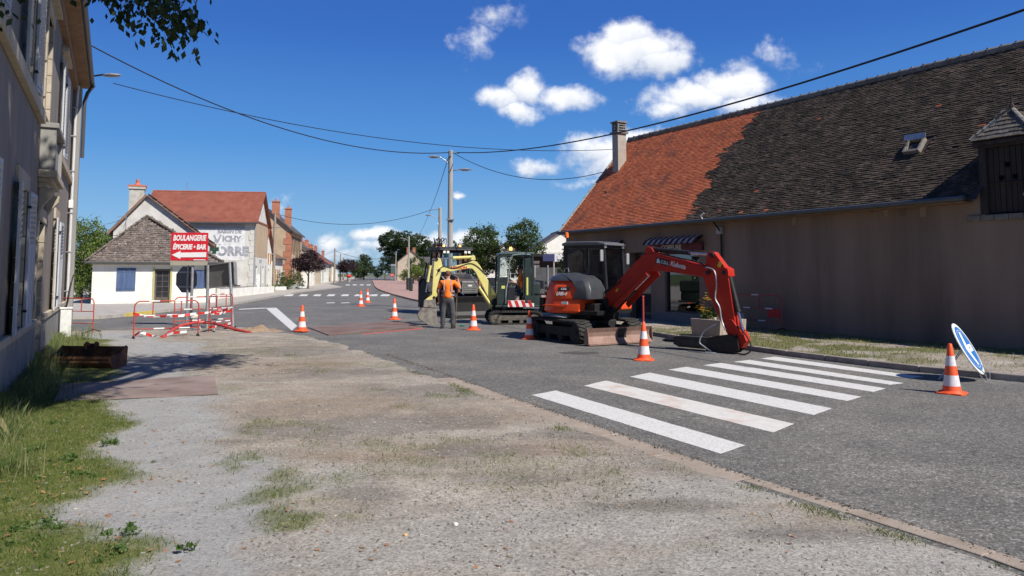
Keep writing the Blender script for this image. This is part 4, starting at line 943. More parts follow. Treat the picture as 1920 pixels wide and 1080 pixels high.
# its little hipped roof
ap = Vector((hx, .35, dzt+.66)); ov = .10; c4 = [Vector((dx0-ov,-.14,dzt-.02)), Vector((dx1+ov,-.14,dzt-.02)), Vector((dx1+ov,2.0,dzt-.02)), Vector((dx0-ov,2.0,dzt-.02))]; ap2 = Vector((hx,2.0,dzt+.66))
b = MB(); b.add([*c4,ap,ap2], [(0,1,4),(0,4,5,3),(1,2,5,4),(0,3,2,1)]); b.build('dormer_deck', flat('deck_dark',(.05,.035,.03),.9), dr)
def tri_tiles(name, par, A, B, C, w, e, m, ind=False, lift=.03, jit=.006):
    """tiles over the triangle A B C (A B = eave)"""
    A, B, C = map(Vector, (A, B, C)); U_ = (B-A).normalized(); N_ = (B-A).cross(C-A).normalized(); V_ = N_.cross(U_); Lb = (B-A).length; hh = (C-A).dot(V_); cxx = (C-A).dot(U_)
    nv_ = int(hh/e); nu_ = int(Lb/w)+2
    def keep(a, b, r):
        t = b/hh; return (a+w*.5 > cxx*t-.0) & (a+w*.5 < Lb+(cxx-Lb)*t+.0)
    return tile_soup(name, par, A+N_*.0-U_*0, U_, V_, N_, nu_, nv_, w, e, m, keep=keep, jit=jit, lift=lift)
dtile = mat('mossy_tile', (.10,.083,.068),(.19,.165,.135), rough=.92, scale=4, island=.3, c3=(.30,.10,.06), s3=1.7, l3=.60, h3=.70)
tri_tiles('front_tile', dr, c4[0], c4[1], ap, .18, .13, dtile, lift=.04)
# left slope is a quad: two triangles
tri_tiles('side_tile', dr, c4[3], c4[0], ap, .18, .13, dtile, lift=.04)
b = MB()
for (A_, B_) in ((c4[0], ap), (c4[1], ap)):
    for k in range(6): b.tube([A_.lerp(B_, k/6)+Vector((0,0,.04)), A_.lerp(B_, (k+1)/6)+Vector((0,0,.03))], .045, 6)
b.build('hip_mortar', mat('mortar',(.26,.24,.21),(.36,.33,.29)), dr)
MB().lathe([(.07,0),(.05,.08),(.02,.16),(.012,.34)], 8, ap+Vector((0,0,.02))).build('finial', dwood, dr)
MB().bx(dx0-.08,dx1+.08,-.12,-.04,dzt-.12,dzt-.04).build('eave_timber', dwood, dr)

# ---- generic street house
def roofslab(b, pts, th=.10):
    n = len(pts); nrm = (Vector(pts[1])-Vector(pts[0])).cross(Vector(pts[2])-Vector(pts[0])).normalized()
    if nrm.z < 0: nrm = -nrm
    b.add([Vector(p)+nrm*th for p in pts]+[Vector(p) for p in pts], [tuple(range(n)), tuple(range(2*n-1, n-1, -1))]+[(i,(i+1)%n,n+(i+1)%n,n+i) for i in range(n)])
def house(name, label, loc, xd, L, D, H, Rz, wm, rm, ridge='x', fholes=(), s0holes=(), cat='house', ov=.3, plinth=None, shut=None, pane=darkpane, fr=frw, gablem=None, tiles=None, group=None, hipped=False):
    o_, a_, x_, y_ = frame(loc, xd); r = thing(name, label, cat, o_, a_, group)
    b = MB(); g0 = (D/2, Rz) if ridge == 'x' and not hipped else None; gf = (L/2, Rz) if ridge == 'y' else None
    wall(b, L, H, list(fholes), .25, None, 0, gf); wall(b, D, H, list(s0holes), .25, side0(D), 0, g0); wall(b, D, H, [], .25, side1(L), 0, g0); wall(b, L, H, [], .25, back(L, D), 0, gf)
    b.build('wall', wm, r)
    rb = MB()
    if ridge == 'x':
        k = (Rz-H)/(D/2); e = H-ov*k
        roofslab(rb, [(-ov,-ov,e),(L+ov,-ov,e),(L+ov,D/2,Rz),(-ov,D/2,Rz)]); roofslab(rb, [(-ov,D+ov,e),(-ov,D/2,Rz),(L+ov,D/2,Rz),(L+ov,D+ov,e)])
        MB().tube([(-ov,-ov-.05,e),(L+ov,-ov-.05,e)],.06,6).build('gutter', gm_, r)
        MB().tube([(-ov,D/2,Rz+.10),(L+ov,D/2,Rz+.10)],.09,6).build('ridge', rm, r)
    else:
        k = (Rz-H)/(L/2); e = H-ov*k
        roofslab(rb, [(-ov,-ov,e),(L/2,-ov,Rz),(L/2,D+ov,Rz),(-ov,D+ov,e)]); roofslab(rb, [(L+ov,-ov,e),(L+ov,D+ov,e),(L/2,D+ov,Rz),(L/2,-ov,Rz)])
        MB().tube([(-ov-.05,-ov,e),(-ov-.05,D+ov,e)],.06,6).build('gutter', gm_, r)
        MB().tube([(L/2,-ov,Rz+.10),(L/2,D+ov,Rz+.10)],.09,6).build('ridge', rm, r)
    rb.build('roof', rm, r)
    for T, hs in ((None, fholes), (side0(D), s0holes)):
        for h in hs:
            if h[2] < .3:
                dd = MB(T); dd.bx(h[0]+.03,h[1]-.03,.12,.17,h[2],h[3]); dd.build('door', frb if (int(h[0]*7) % 2) else frg, r)
            else: window(r, T, *h, .14, fr, 2, 2 if h[3]-h[2] < 1.4 else 3, pane, .055)
            if shut and h[2] >= .3:
                w = (h[1]-h[0])*.48
                for sx, xx in ((-1, h[0]-.02), (1, h[1]+.02)): shutter(r, T, xx, xx+sx*w, h[2], h[3], shut, -.03, (0,.9), 8)
    return r
def chim(par, x, y, z0, z1, w=.7, d=.5, m=None, pots=1):
    m = m or brick; c = MB().bx(x-w/2,x+w/2,y-d/2,y+d/2,z0,z1-.12).bx(x-w/2-.06,x+w/2+.06,y-d/2-.06,y+d/2+.06,z1-.118,z1).build('chimney', m, par)
    for k in range(pots): MB().cyl((x+(k-(pots-1)/2)*.3,y,z1),(x+(k-(pots-1)/2)*.3,y,z1+.28),.11,.08,8).build('chimney_pot', potm, c)
brick = mat('chimney_brick', (.36,.13,.075),(.50,.22,.13), scale=9, bump=.4, bscale=20); potm = flat('terracotta',(.50,.14,.08),.8)
whitew = mat('white_render', (.72,.70,.62),(.82,.80,.73), scale=1.5, bump=.3, bscale=30, c3=(.55,.52,.45), s3=.9, l3=.58, h3=.8)
creamw = mat('cream_render', (.46,.39,.28),(.56,.48,.36), scale=1.2, bump=.3, bscale=25)
tanw = mat('tan_render', (.42,.31,.20),(.52,.39,.26), scale=1.0, bump=.3, bscale=25)
redroof = mat('red_flat_tile_roof', (.26,.075,.045),(.36,.12,.075), scale=1.6, island=.25, c3=(.20,.07,.05), s3=.8)
brownroof = mat('brown_tile_roof', (.15,.085,.06),(.23,.14,.10), scale=1.6, island=.25)
greyroof = mat('grey_slate_roof', (.07,.065,.07),(.11,.10,.105), scale=1.6)
lich = mat('lichened_tile', (.10,.078,.065),(.195,.155,.132), rough=.95, scale=9, island=.3, c3=(.36,.33,.28), s3=7, l3=.56, h3=.68)

# ---- small white house with the hipped roof
blue = mat('faded_blue', (.055,.09,.19),(.10,.15,.27), rough=.7, scale=7, streak=True, c3=(.20,.26,.36), s3=9, l3=.62, h3=.75)
A_ = Vector((-22.5,41,0)); L1 = 6.2; D1 = 6.0; H1 = 2.42
o_, a_, x_, y_ = frame(A_, (.93,.37))
wh = thing('white_cottage', 'small white cottage with blue shutter and lichened hipped tile roof', 'house', A_, a_)
win1 = (1.18,2.10,.78,2.02); dr1 = (3.05,3.83,.02,1.98); 
b = MB(); wall(b, L1, H1, [win1, dr1], .3); wall(b, D1, H1, [], .3, side0(D1)); wall(b, D1, H1, [], .3, side1(L1)); wall(b, L1, H1, [], .3, back(L1, D1)); b.build('wall', whitew, wh)
for xx in (win1[0], (win1[0]+win1[1])/2+.005):
    s_ = MB().bx(xx,xx+.455,-.035,.0,win1[2],win1[3]).bx(xx+.03,xx+.43,-.055,-.035,win1[2]+.12,win1[2]+.20).bx(xx+.03,xx+.43,-.055,-.035,win1[3]-.2,win1[3]-.12)
    for k in range(1,5): s_.bx(xx+k*.1-.003,xx+k*.1+.003,-.038,-.034,win1[2],win1[3])
    s_.build('shutter', blue, wh)
dw = mat('door_wood',(.09,.07,.055),(.14,.11,.09),rough=.6)
b = MB().bx(dr1[0],dr1[0]+.09,.08,.14,0,1.98).bx(dr1[1]-.09,dr1[1],.08,.14,0,1.98).bx(dr1[0]+.09,dr1[1]-.09,.08,.14,1.88,1.98).bx(dr1[0]+.09,dr1[1]-.09,.08,.14,0,.42)
for k in range(1,5): b.bx(dr1[0]+.09,dr1[1]-.09,.09,.13,.42+k*.292-.015,.42+k*.292+.015)
b.bx((dr1[0]+dr1[1])/2-.015,(dr1[0]+dr1[1])/2+.015,.09,.13,.42,1.88)
d_ = b.build('door', dw, wh); MB().bx(dr1[0]+.09,dr1[1]-.09,.11,.115,.42,1.88).build('pane', darkpane, d_)
MB().bx(dr1[0]-.1,dr1[0],-.02,0,0,2.06).bx(dr1[1],dr1[1]+.1,-.02,0,0,2.06).build('door_surround', flat('door_paint',(.42,.40,.18),.7), wh)
MB().bx(-.1,L1+.1,-.05,0,H1-.22,H1-.02).build('eave_band', mat('band',(.42,.36,.28),(.5,.44,.36),scale=3), wh)
b = MB(); b.tube([(-.35,-.36,H1-.10),(L1+.3,-.36,H1-.10)],.055,6); b.build('gutter', gm_, wh)
apx = Vector((2.35,3.0,5.05)); e0_ = H1-.12; cq = [Vector((-.35,-.3,e0_)),Vector((L1+.35,-.3,e0_)),Vector((L1+.35,6.3,e0_)),Vector((-.35,6.3,e0_))]
b = MB().add([*cq, apx, Vector((2.4,6.3,5.05))], [(0,1,4),(0,4,5,3),(1,2,5,4)]); b.build('roof_deck', flat('deck_dark',(.05,.035,.03),.9), wh)
tri_tiles('roof_tile', wh, cq[0], cq[1], apx, .24, .19, lich, lift=.05, jit=.012)
tri_tiles('side_roof_tile', wh, cq[1], cq[2], apx, .24, .19, lich, lift=.05, jit=.012)
tri_tiles('side_roof_tile', wh, cq[3], cq[0], apx, .24, .19, lich, lift=.05, jit=.012)
for (A2,B2) in ((cq[0],apx),(cq[1],apx)):
    for k in range(11): MB().tube([A2.lerp(B2,k/11)+Vector((0,0,.06)), A2.lerp(B2,(k+1.1)/11)+Vector((0,0,.04))],[.10,.075],6).build('hip_tile', lich, wh)
# the taller gabled part behind it
gb = Vector((-3.2,5.6,0)); 
b = MB(); gx0, gx1, gy = .35, 5.6, 5.6; gap = (2.15, 6.5)
b.add([(gx0,gy,0),(gx1,gy,0),(gx1,gy,3.8),(gap[0],gy,gap[1]),(gx0,gy,4.4)], [(0,1,2,3,4)]).add([(gx0,gy,0),(gx0,gy+7,0),(gx0,gy+7,4.4),(gx0,gy,4.4)], [(0,1,2,3)]); b.build('gable_wall', mat('old_white_render',(.52,.50,.46),(.66,.64,.59),scale=1.5,c3=(.38,.36,.32),s3=1.4), wh)
b = MB(); roofslab(b, [(gx0-.25,gy-.25,4.08),(gap[0],gy-.25,gap[1]),(gap[0],gy+7,gap[1]),(gx0-.25,gy+7,4.08)],.14); roofslab(b, [(gx1+.5,gy-.25,3.42),(gx1+.5,gy+7,3.42),(gap[0],gy+7,gap[1]),(gap[0],gy-.25,gap[1])],.14); b.build('roof', brownroof, wh)
slr = Vector((gx1+.5-gap[0],0,3.42-gap[1])); lr = slr.length; vr_ = -slr.normalized(); nr_ = Vector((-vr_.z,0,vr_.x)); nr_ = nr_ if nr_.z > 0 else -nr_
tile_soup('rear_roof_tile', wh, Vector((gx1+.5,gy+7,3.42))+nr_*.14, (0,-1,0), vr_, nr_, int(7.2/.24), int(lr/.19), .24, .19, lich, lift=.05, jit=.012)
MB().bx(gap[0]-1.05,gap[0]-.2,gy+.3,gy+.95,4.6,6.95).bx(gap[0]-1.12,gap[0]-.13,gy+.23,gy+1.02,6.953,7.10).build('chimney', mat('lime_chimney',(.40,.38,.33),(.54,.51,.45),scale=5,c3=(.3,.27,.22),s3=4), wh)
MB().bx(gap[0]-1.14,gap[0]-.11,gy+.21,gy+1.04,7.103,7.20).build('chimney_rim', potm, wh); MB().lathe([(.20,0),(.16,.10),(.10,.16),(.10,.36)],10,(gap[0]-.62,gy+.6,7.203)).build('chimney_pot', potm, wh, smooth=True)
MB().tube([(1.1,4.6,3.4),(1.1,4.6,5.2)],.025,6).tube([(1.1,4.6,5.2),(.6,4.6,5.1)],.015,5).build('service_mast', steel, wh)
MB().bx(5.0,5.6,-.03,0,.9,1.9).build('blue_shutter', blue, wh)

# ---- big house with painted wall and red roof
SD = (-.169,.985)
C0 = Vector((-20.3,60,0))
sp = lambda t, off=0: C0+Vector((-.169,.985,0))*t+Vector((.985,.169,0))*off      # along the left street front
whd = mat('painted_wall', (.58,.56,.50),(.70,.68,.62), scale=1.4, bump=.3, bscale=25, c3=(.44,.42,.37), s3=1.2, l3=.55, h3=.8)
bh = house('mural_house', 'large two storey house with red roof and faded lettering painted on its side', C0, SD, 7.2, 8.3, 5.85, 8.35, whd, redroof, 'y',
      fholes=[(1.3,2.1,3.5,5.0),(4.6,5.4,3.5,5.0),(1.3,2.1,.9,2.3),(4.7,5.5,.9,2.3)], s0holes=[(4.65,5.8,1.5,2.4)], ov=.3)
MB().bx(.02,7.18,-.02,-.001,3.05,5.84).build('upper_render', tanw, bh); MB().bx(0,7.2,-.06,-.02,5.80,5.95).build('cornice', redroof, bh)
b = MB()
for k in range(12):
    for (x_, dw_) in ((-.005,1),): b.bx(x_-.03,.0,.0,.38 if k % 2 else .28,k*.48+.01,k*.48+.47)
b.build('quoin', whd, bh)
T0 = side0(8.3)
MB(T0).bx(2.0,7.6,-.012,-.001,2.75,5.2).build('mural_panel', mat('mural_white',(.72,.72,.70),(.82,.82,.80),scale=3,c3=(.55,.54,.5),s3=2.2,l3=.5,h3=.75), bh)
lb = mat('mural_letter', (.22,.225,.27),(.50,.50,.53), scale=4, lo=.3, hi=.72)
def mtext(s, size, x, z, sx=1, bold=.02, m=lb): text(s, size, m, bh, T0 @ Vector((x,-.018,z)), (R(90),0,R(-90)), bold=bold, sx=sx)
mtext('BASSIN DE', .40, 6.45, 4.98, .95); mtext('ICHY', .62, 6.62, 4.40, .98, .03); mtext('V', .95, 5.55, 4.32, 1.0, .03); mtext('Y', 1.25, 5.35, 3.45, 1.0, .05); mtext('ORRE', .95, 6.72, 3.42, .98, .05)
MB(T0).bx(0,1.98,-.013,-.001,3.9,5.2).build('grey_patch', mat('patch',(.42,.40,.37),(.5,.48,.45)), bh)
MB(T0).bx(1.98,7.6,-.013,-.001,5.22,5.80).build('dark_band', mat('bandg',(.34,.34,.35),(.42,.42,.42)), bh)
for x in (.9, 3.6, 6.2): MB().bx(x,x+.08,-.05,-.02,.1,2.4).build('pilaster', frg, bh)
MB().tube([(.12,-.06,5.6),(.12,-.06,.1)],.05,6).build('downpipe', steel, bh)
text('CAFE', .4, frg, bh, (3.4,-.03,2.72), (R(90),0,0), sx=1.6)
MB().tube([(3.6,6,8.4),(3.6,6,9.3)],.02,5).tube([(3.6,6,9.2),(4.0,6,9.1)],.01,4).build('aerial', steel, bh)
# low garden walls and shrubs before it are things below
# ---- next houses along the left street
orange = flat('orange_shutter', (.55,.24,.06), .6)
house('orange_shutter_house', 'small white house with orange shutters beside the mural house', sp(8.2,-.6), SD, 6.2, 7, 3.9, 5.9, whitew, redroof, 'y',
      fholes=[(1.0,1.9,2.6,3.6),(4.2,5.1,2.6,3.6),(1.0,1.9,.8,2.0),(4.2,5.1,.02,2.1)], shut=orange)
h_ = house('annex_house', 'low white house with brown roof squeezed before the tall tan gable', sp(15.2,-.4), SD, 6.2, 6, 3.3, 4.9, whitew, brownroof, 'x', fholes=[(1,2,.9,2.1),(3.6,4.6,.02,2.1)], shut=orange)
tn = house('tan_brick_house', 'tall tan house with brick quoins and three brick chimneys on the left street', sp(24.8), SD, 12, 5.4, 6.5, 8.8, tanw, greyroof, 'x',
      fholes=[(1.5,2.6,3.9,5.9),(4.6,5.7,3.9,5.9),(7.8,8.9,3.9,5.9),(1.5,2.6,.9,2.8),(4.6,5.7,.02,2.6),(7.8,8.9,.9,2.8)], shut=flat('brown_shutter',(.13,.08,.06),.7), s0holes=())
b = MB()
for k in range(9):
    w = .75 if k % 2 else .5; b.bx(-.04,.0,0,w,k*.70+.02,k*.70+.68); b.bx(0,w,-.04,.0,k*.70+.02,k*.70+.68)
b.build('brick_quoin', brick, tn)
chim(tn, .6, 1.75, 7.2, 9.75, .8, .75, pots=1); chim(tn, .6, 3.0, 8.0, 9.2, .7, .6); chim(tn, 3.5, .75, 6.6, 9.2, .6, .7)
house('white_gable_house', 'white house with a steep pale gable behind the purple tree', sp(38.0,.9), SD, 6.5, 4.6, 4.3, 6.3, whitew, greyroof, 'x', fholes=[(1,2,2.9,4.1),(4.2,5.2,2.9,4.1),(1,2,.8,2.1),(4.2,5.2,.02,2.1)])
specs = [(45.5,10,4.2,7.2,whitew,greyroof,'long white terraced house with slate roof and brown chimney'),(56.5,9,3.9,6.7,creamw,brownroof,'cream terraced house with brown roof further down the street'),
         (66.5,10,3.7,6.6,whitew,redroof,'white terraced house with dark red roof further along'),(77.5,9,3.5,6.2,whitew,brownroof,'low white terraced house before the far poles'),
         (88,11,3.6,6.3,creamw,redroof,'cream terraced house with red roof near the small purple tree'),(101,14,3.4,5.8,whitew,greyroof,'farthest long white terraced house of the left row')]
for t_, L_, H_, R_, wm, rm, lab in specs:
    n = int(L_/2.6); hs = []
    for k in range(n):
        x = .7+k*(L_-1.2)/n
        hs.append((x,x+1.0,.02,2.1) if k % 3 == 1 else (x,x+1.0,.9,2.1))
        if H_ > 3.6: hs.append((x,x+.9,2.75,3.45))
    h_ = house('terraced_house', lab, sp(t_, random.uniform(-.3,.3)), SD, L_, 8, H_, R_, wm, rm, 'x', fholes=hs, shut=None, group='terraced houses along the left street')
    chim(h_, L_*.15, 4, R_-.5, R_+1.1, .7, .6); chim(h_, L_*.85, 3.2, R_-.8, R_+.9, .6, .6)

# ---- houses on the right
c_ = P(745,525,165); 
rh = house('twin_chimney_house', 'cream gabled house with two brick chimneys below the big trees', (c_.x,165,0), (1,.12), 5.8, 9, 4.2, 6.6, creamw, greyroof, 'y', fholes=[(1.2,2.1,.8,2.2),(3.6,4.5,.02,2.2)], ov=.25)
chim(rh, 2.2, 1.0, 5.6, 7.3, .55, .6, None, 0); chim(rh, 3.5, 1.6, 5.8, 7.3, .6, .6, None, 0)
house('slate_roof_house', 'low house with a slate roof behind the twin chimney house', (c_.x+.5,176,0), (1,.12), 8.5, 8, 3.6, 5.4, creamw, greyroof, 'x', fholes=[(7,8,1,2.2)])
c_ = P(1000,520,84)
wg = house('white_gable_villa', 'white gabled villa with one brick chimney behind the trees at right', (c_.x-.6,84,0), (1,.10), 8.0, 9, 3.9, 6.45, whitew, greyroof, 'y', fholes=[(4.2,4.6,2.5,3.8),(4.9,5.4,2.4,4.0),(1,2,.9,2.2)], ov=.35)
chim(wg, 4.6, 2.5, 6.0, 7.3, .5, .5, brick, 0); MB().tube([(5.35,-.06,4.0),(5.35,-.06,.2)],.05,6).build('downpipe', frb, wg)
c_ = P(885,515,78)
house('white_cube_house', 'low white house seen between the two chestnut trees', (P(912,500,76).x-.4,78,0), (1,.05), 5.0, 6, 3.3, 4.9, whitew, greyroof, 'y', fholes=[(2.4,3.2,1.2,2.2)])

# ------------------------------------------------------------------ trees and shrubs
bark = mat('bark', (.10,.08,.06),(.18,.15,.12), scale=9, streak=True, bump=.6, bscale=20)
lf_g = leafmat('leaf_green', (.035,.065,.014),(.095,.14,.035)); lf_l = leafmat('leaf_light', (.09,.15,.025),(.21,.28,.06)); lf_p = leafmat('leaf_purple', (.022,.011,.014),(.06,.03,.034), trans=.15)
lf_d = leafmat('leaf_dark', (.018,.038,.010),(.06,.09,.028), trans=.2)
def tree(name, label, base, blobs, m, n, size, trunk=.2, th=2., sd=1, group=None, cat='tree', limbs=True, clump=.35):
    """blobs are relative to the base"""
    r = thing(name, label, cat, base, 0, group)
    b = MB(); b.tube([(0,0,-.1),(trunk*.2,0,th*.4),(0,trunk*.2,th)], [trunk*1.15, trunk*.9, trunk*.75], 8)
    if limbs:
        rnd = random.Random(sd)
        for bl in blobs:
            e = Vector(bl[:3]); s = Vector((0,0,th*rnd.uniform(.75,1))); md = s.lerp(e,.5)+Vector((rnd.uniform(-.1,.1)*bl[3],rnd.uniform(-.1,.1)*bl[3],.1*bl[5]))
            b.tube([s, md, e], [trunk*.6, trunk*.38, trunk*.12], 6)
            for k in range(3):
                q_ = e+Vector((rnd.uniform(-.7,.7)*bl[3],rnd.uniform(-.7,.7)*bl[4],rnd.uniform(-.2,.7)*bl[5])); b.tube([md, md.lerp(q_,.6)+Vector((0,0,.05)), q_],[trunk*.25,trunk*.14,trunk*.05],5)
    b.build('trunk', bark, r, smooth=True)
    soup('crown', leaves(n, blobs, size, sd, clump), 4, m, r)
    return r
def at(px, Y, z=0): d = ray(px, 520); return Vector((d.x/d.y*Y, Y, z))
# behind the old house, left of the cottage
tree('lime_tree', 'bright green bushy tree behind the old house, left of the white cottage', at(150,50), [(0,0,3.3,2.2,2,1.7),(-1.3,0,2.2,1.9,1.6,1.8),(1.3,.3,2.9,1.5,1.4,1.7),(.1,0,4.7,1.2,1.1,.8),(1.6,-.3,1.2,1.2,1,1.2),(-2.6,0,3.5,2,1.6,1.9),(0,-.6,1.1,1.9,1,1.1)], lf_l, 22000, .14, .2, 1.6, 11)
tree('lime_tree', 'green tree crown just clearing the cottage eave at its left corner', at(192,54), [(0,0,3.4,1.1,1.2,1.2),(.6,0,2.2,1.2,1.2,1.4),(-.6,0,2.4,1.3,1.2,1.6)], lf_l, 8000, .14, .15, 1.6, 12)
# purple plums on the left pavement
p_ = at(578,80)
tree('purple_plum_tree', 'dark purple plum tree with round crown on the left pavement', (p_.x,80,.1), [(0,0,2.75,1.45,1.4,1.0),(-.8,0,2.55,1.0,1.1,.75),(.85,0,2.55,1.0,1.1,.75),(0,0,3.5,.9,.9,.65)], lf_p, 14000, .12, .10, 1.6, 13, clump=.25)
tree('purple_plum_tree', 'smaller purple plum tree further up the left street', at(652,150,.1), [(0,0,3.0,1.9,1.7,1.3),(-1.0,0,2.8,1.1,1.1,1.0)], lf_p, 7000, .19, .12, 1.6, 14)
tree('roadside_tree', 'tall dark green tree at the far end of the left street', at(682,190,.1), [(0,0,3.8,2.0,2.2,2.4),(.6,0,2.8,2.0,2,1.7),(0,0,5.2,1.4,1.5,1.2),(-1,0,1.8,1.8,2,1.4)], lf_d, 12000, .24, .2, 1.8, 15)
tree('roadside_tree', 'mid green tree between the purple tree and the dark one', at(666,175,.1), [(0,0,3.0,1.8,1.8,1.6)], lf_g, 5000, .2, .15, 1.6, 16)
# the big trees above the twin chimney house
tree('chestnut_tree', 'huge dark chestnut tree at the far junction, left of the pair', at(745,200), [(-1.5,0,10.3,3.4,4,2.6),(1.8,0,10.0,3.2,4,2.8),(-2.6,0,8.2,2.4,3,2.0),(0,0,7.4,3.0,3,2.4),(-1.0,0,5.2,1.6,2,1.8),(2.5,0,7.8,3,3,2.4),(-3.6,0,10.2,1.6,2,1.5),(-1.8,0,3.4,1.5,2,1.8)], lf_d, 34000, .30, .35, 4, 17)
tree('chestnut_tree', 'huge dark chestnut tree behind the twin chimney house, right of the pair', at(783,205), [(0,0,9.6,3.6,4,2.6),(2.6,0,8.0,2.8,3,2.6),(-1.5,0,7.4,3.4,3,2.6),(1.5,0,5.8,3.6,3,2.4),(3.6,0,5.6,2.6,3,2.2)], lf_d, 30000, .30, .35, 4, 18)
tree('roadside_tree', 'dark tree mass low behind the no entry sign', at(722,215), [(0,0,4.2,1.8,2,2.6),(-2.2,0,2.2,1.8,2,1.5),(1.0,0,6.2,1.5,1.5,1.4)], lf_d, 8000, .26, .2, 2, 19)
tree('shrub_tree', 'light green shrub in front of the twin chimney house', at(775,120), [(0,0,1.9,1.6,1.5,1.1),(1.8,0,1.6,1.5,1.5,1.0),(-1.2,0,1.5,.9,1,.8)], lf_l, 4500, .2, .12, 1, 20)
tree('shrub_tree', 'olive green tall shrub against the gable of the twin chimney house', at(784,140), [(0,0,3.6,1.8,1.5,1.5),(.8,0,2.4,1.6,1.5,1.4)], lf_g, 3200, .24, .12, 1.5, 21)
tree('chestnut_tree', 'round dark tree right behind the backhoe loader', at(902,62), [(0,0,4.3,1.45,1.5,1.25),(-.8,0,3.2,1.1,1.2,1.1),(.7,0,3.2,1.1,1.2,1.2),(0,0,2.3,1.2,1.2,1.0),(.5,0,5.0,.8,.8,.6)], lf_g, 17000, .14, .16, 1.8, 22, clump=.28)
tree('chestnut_tree', 'round dark tree behind the yellow excavator cab', at(980,60), [(0,0,4.8,1.25,1.3,1.2),(-.5,0,3.6,1.1,1.1,1.2),(.6,0,3.4,1.1,1.1,1.3),(.2,0,2.3,1.3,1.2,1.0),(.9,0,2.0,.9,.8,.8)], lf_g, 17000, .14, .16, 1.8, 23, clump=.28)
tree('distant_tree', 'grey green airy tree between the utility poles and the chestnut', at(868,95), [(0,0,4.8,1.6,1.6,1.2),(-1.3,0,4.1,1.1,1.1,.9)], lf_g, 2200, .22, .14, 2, 24)
tree('young_fir_tree', 'small dark tree at the left gable of the barn', at(1061,47), [(0,0,2.0,.5,.5,.9),(.2,0,2.6,.45,.4,.6),(-.3,0,2.3,.35,.3,.3)], lf_d, 1800, .12, .06, 1.4, 25, clump=.14)
# the tree the photographer stands under: its crown shades the old house
bt = tree('overhanging_tree', 'leafy tree branch hanging into the top left corner of the view', 'x' and Vector((-1.6,-3.4,0)),
   [(.5,11.0,9.6,1.7,1.6,1.1),(-1.0,12.2,9.8,2.1,1.8,1.3),(.6,8.0,9.6,1.3,2.2,1.2),(-1.4,8.9,10.0,2.2,2.8,1.6),(-1.6,4.4,9.8,2.3,3,1.8),(-3.0,11.4,10.2,2.1,2.2,1.5),(1.9,12.9,9.5,.8,.8,.55),(-3.6,7.4,10.2,2.1,2.8,1.6),(-1.2,.6,9.6,2.4,3,2.0),(1.5,8.6,9.6,1.2,1.2,.9),(2.1,7.8,9.8,.9,.9,.7),(2.0,11.9,9.5,1.2,1.2,.6),(2.5,12.9,9.4,.7,.8,.4)], lf_g, 60000, .17, .34, 6.0, 31, clump=.42)
# the visible twig ends
def twig(px, py, Y, n, spread, sd):
    rnd = random.Random(sd); c = P(px, py, Y)-bt.location; vs = []
    for k in range(n):
        p = c+Vector((rnd.gauss(0,spread[0]), rnd.gauss(0,.25), rnd.gauss(0,spread[1]))); a = Vector((rnd.gauss(0,.55), rnd.gauss(0,.5), -1)).normalized(); s = rnd.uniform(.07,.125)
        e = a.cross(Vector((rnd.gauss(0,1),rnd.gauss(0,1),rnd.gauss(0,.3)))).normalized()
        vs += [p, p+a*s*.5+e*s*.30, p+a*s, p+a*s*.5-e*s*.30]
    return vs
vs = []
for (px,py,n,sx,sz,sd) in ((215,-15,110,.16,.10,1),(230,18,30,.06,.10,2),(300,-10,130,.20,.10,3),(310,30,95,.13,.11,4),(330,60,26,.05,.10,5),(350,38,60,.12,.08,6),(285,62,14,.03,.06,7),(318,86,12,.02,.05,8),(372,42,10,.04,.03,9),(260,-20,60,.3,.08,10),(-8,8,34,.10,.08,11),(10,14,10,.05,.04,12)):
    vs += twig(px, py, 8.0, n, (sx, sz), sd)
soup('drooping_leaves', np.array([tuple(v) for v in vs]), 4, lf_d, bt)  # backlit shade put into the colour: darker leaf than the crown's
b = MB(); O2 = bt.location
for (a, c) in (((430,-140),(310,60)),((330,-140),(225,20)),((380,-60),(355,40)),((10,-100),(0,15)),((310,20),(318,85)),((300,-40),(285,60))): 
    p, q_ = P(*a,8.0)-O2, P(*c,8.0)-O2; b.tube([p, p.lerp(q_,.5)+Vector((.05,0,.06)), q_],[.014,.009,.003],5)
q_ = P(330,-150,8.0)-O2; b.tube([Vector((-1.0,4.2,8.6)), q_+Vector((.4,-1.0,.5)), q_],[.06,.04,.02],6)
b.build('twig', bark, bt)

# hedge shrubs, planters on the left pavement
def shrub(name, label, px, py, r_, h, m, n, sd, cat='shrub', z=.1, group=None, size=.085):
    c = G(px, py); rt = thing(name, label, cat, (c.x, c.y, z), 0, group)
    soup('foliage', leaves(n, [(0,0,h*.55,r_,r_*.8,h*.5),(r_*.4,0,h*.4,r_*.7,r_*.7,h*.42)], size, sd, .14), 4, m, rt)
    MB().cyl((0,0,-.08),(0,0,h*.5),.04,.02,6).cyl((0,0,.02),(r_*.5,0,h*.5),.03,.015,6).build('stem', bark, rt); return rt
shrub('garden_shrub','rounded green shrub with pale blooms behind the white notice board',528,545,1.0,1.7,lf_g,3600,41)
shrub('garden_shrub','dense dark green shrub at the foot of the brick quoined house',546,544,1.3,1.9,lf_g,4600,42)
shrub('garden_shrub','light leafy shrub in the low white garden wall by the mural house',497,550,.9,.9,lf_l,900,43)
shrub('garden_shrub','bushy plants under the mural, left of the notice board',455,553,1.1,.9,lf_l,1100,44)
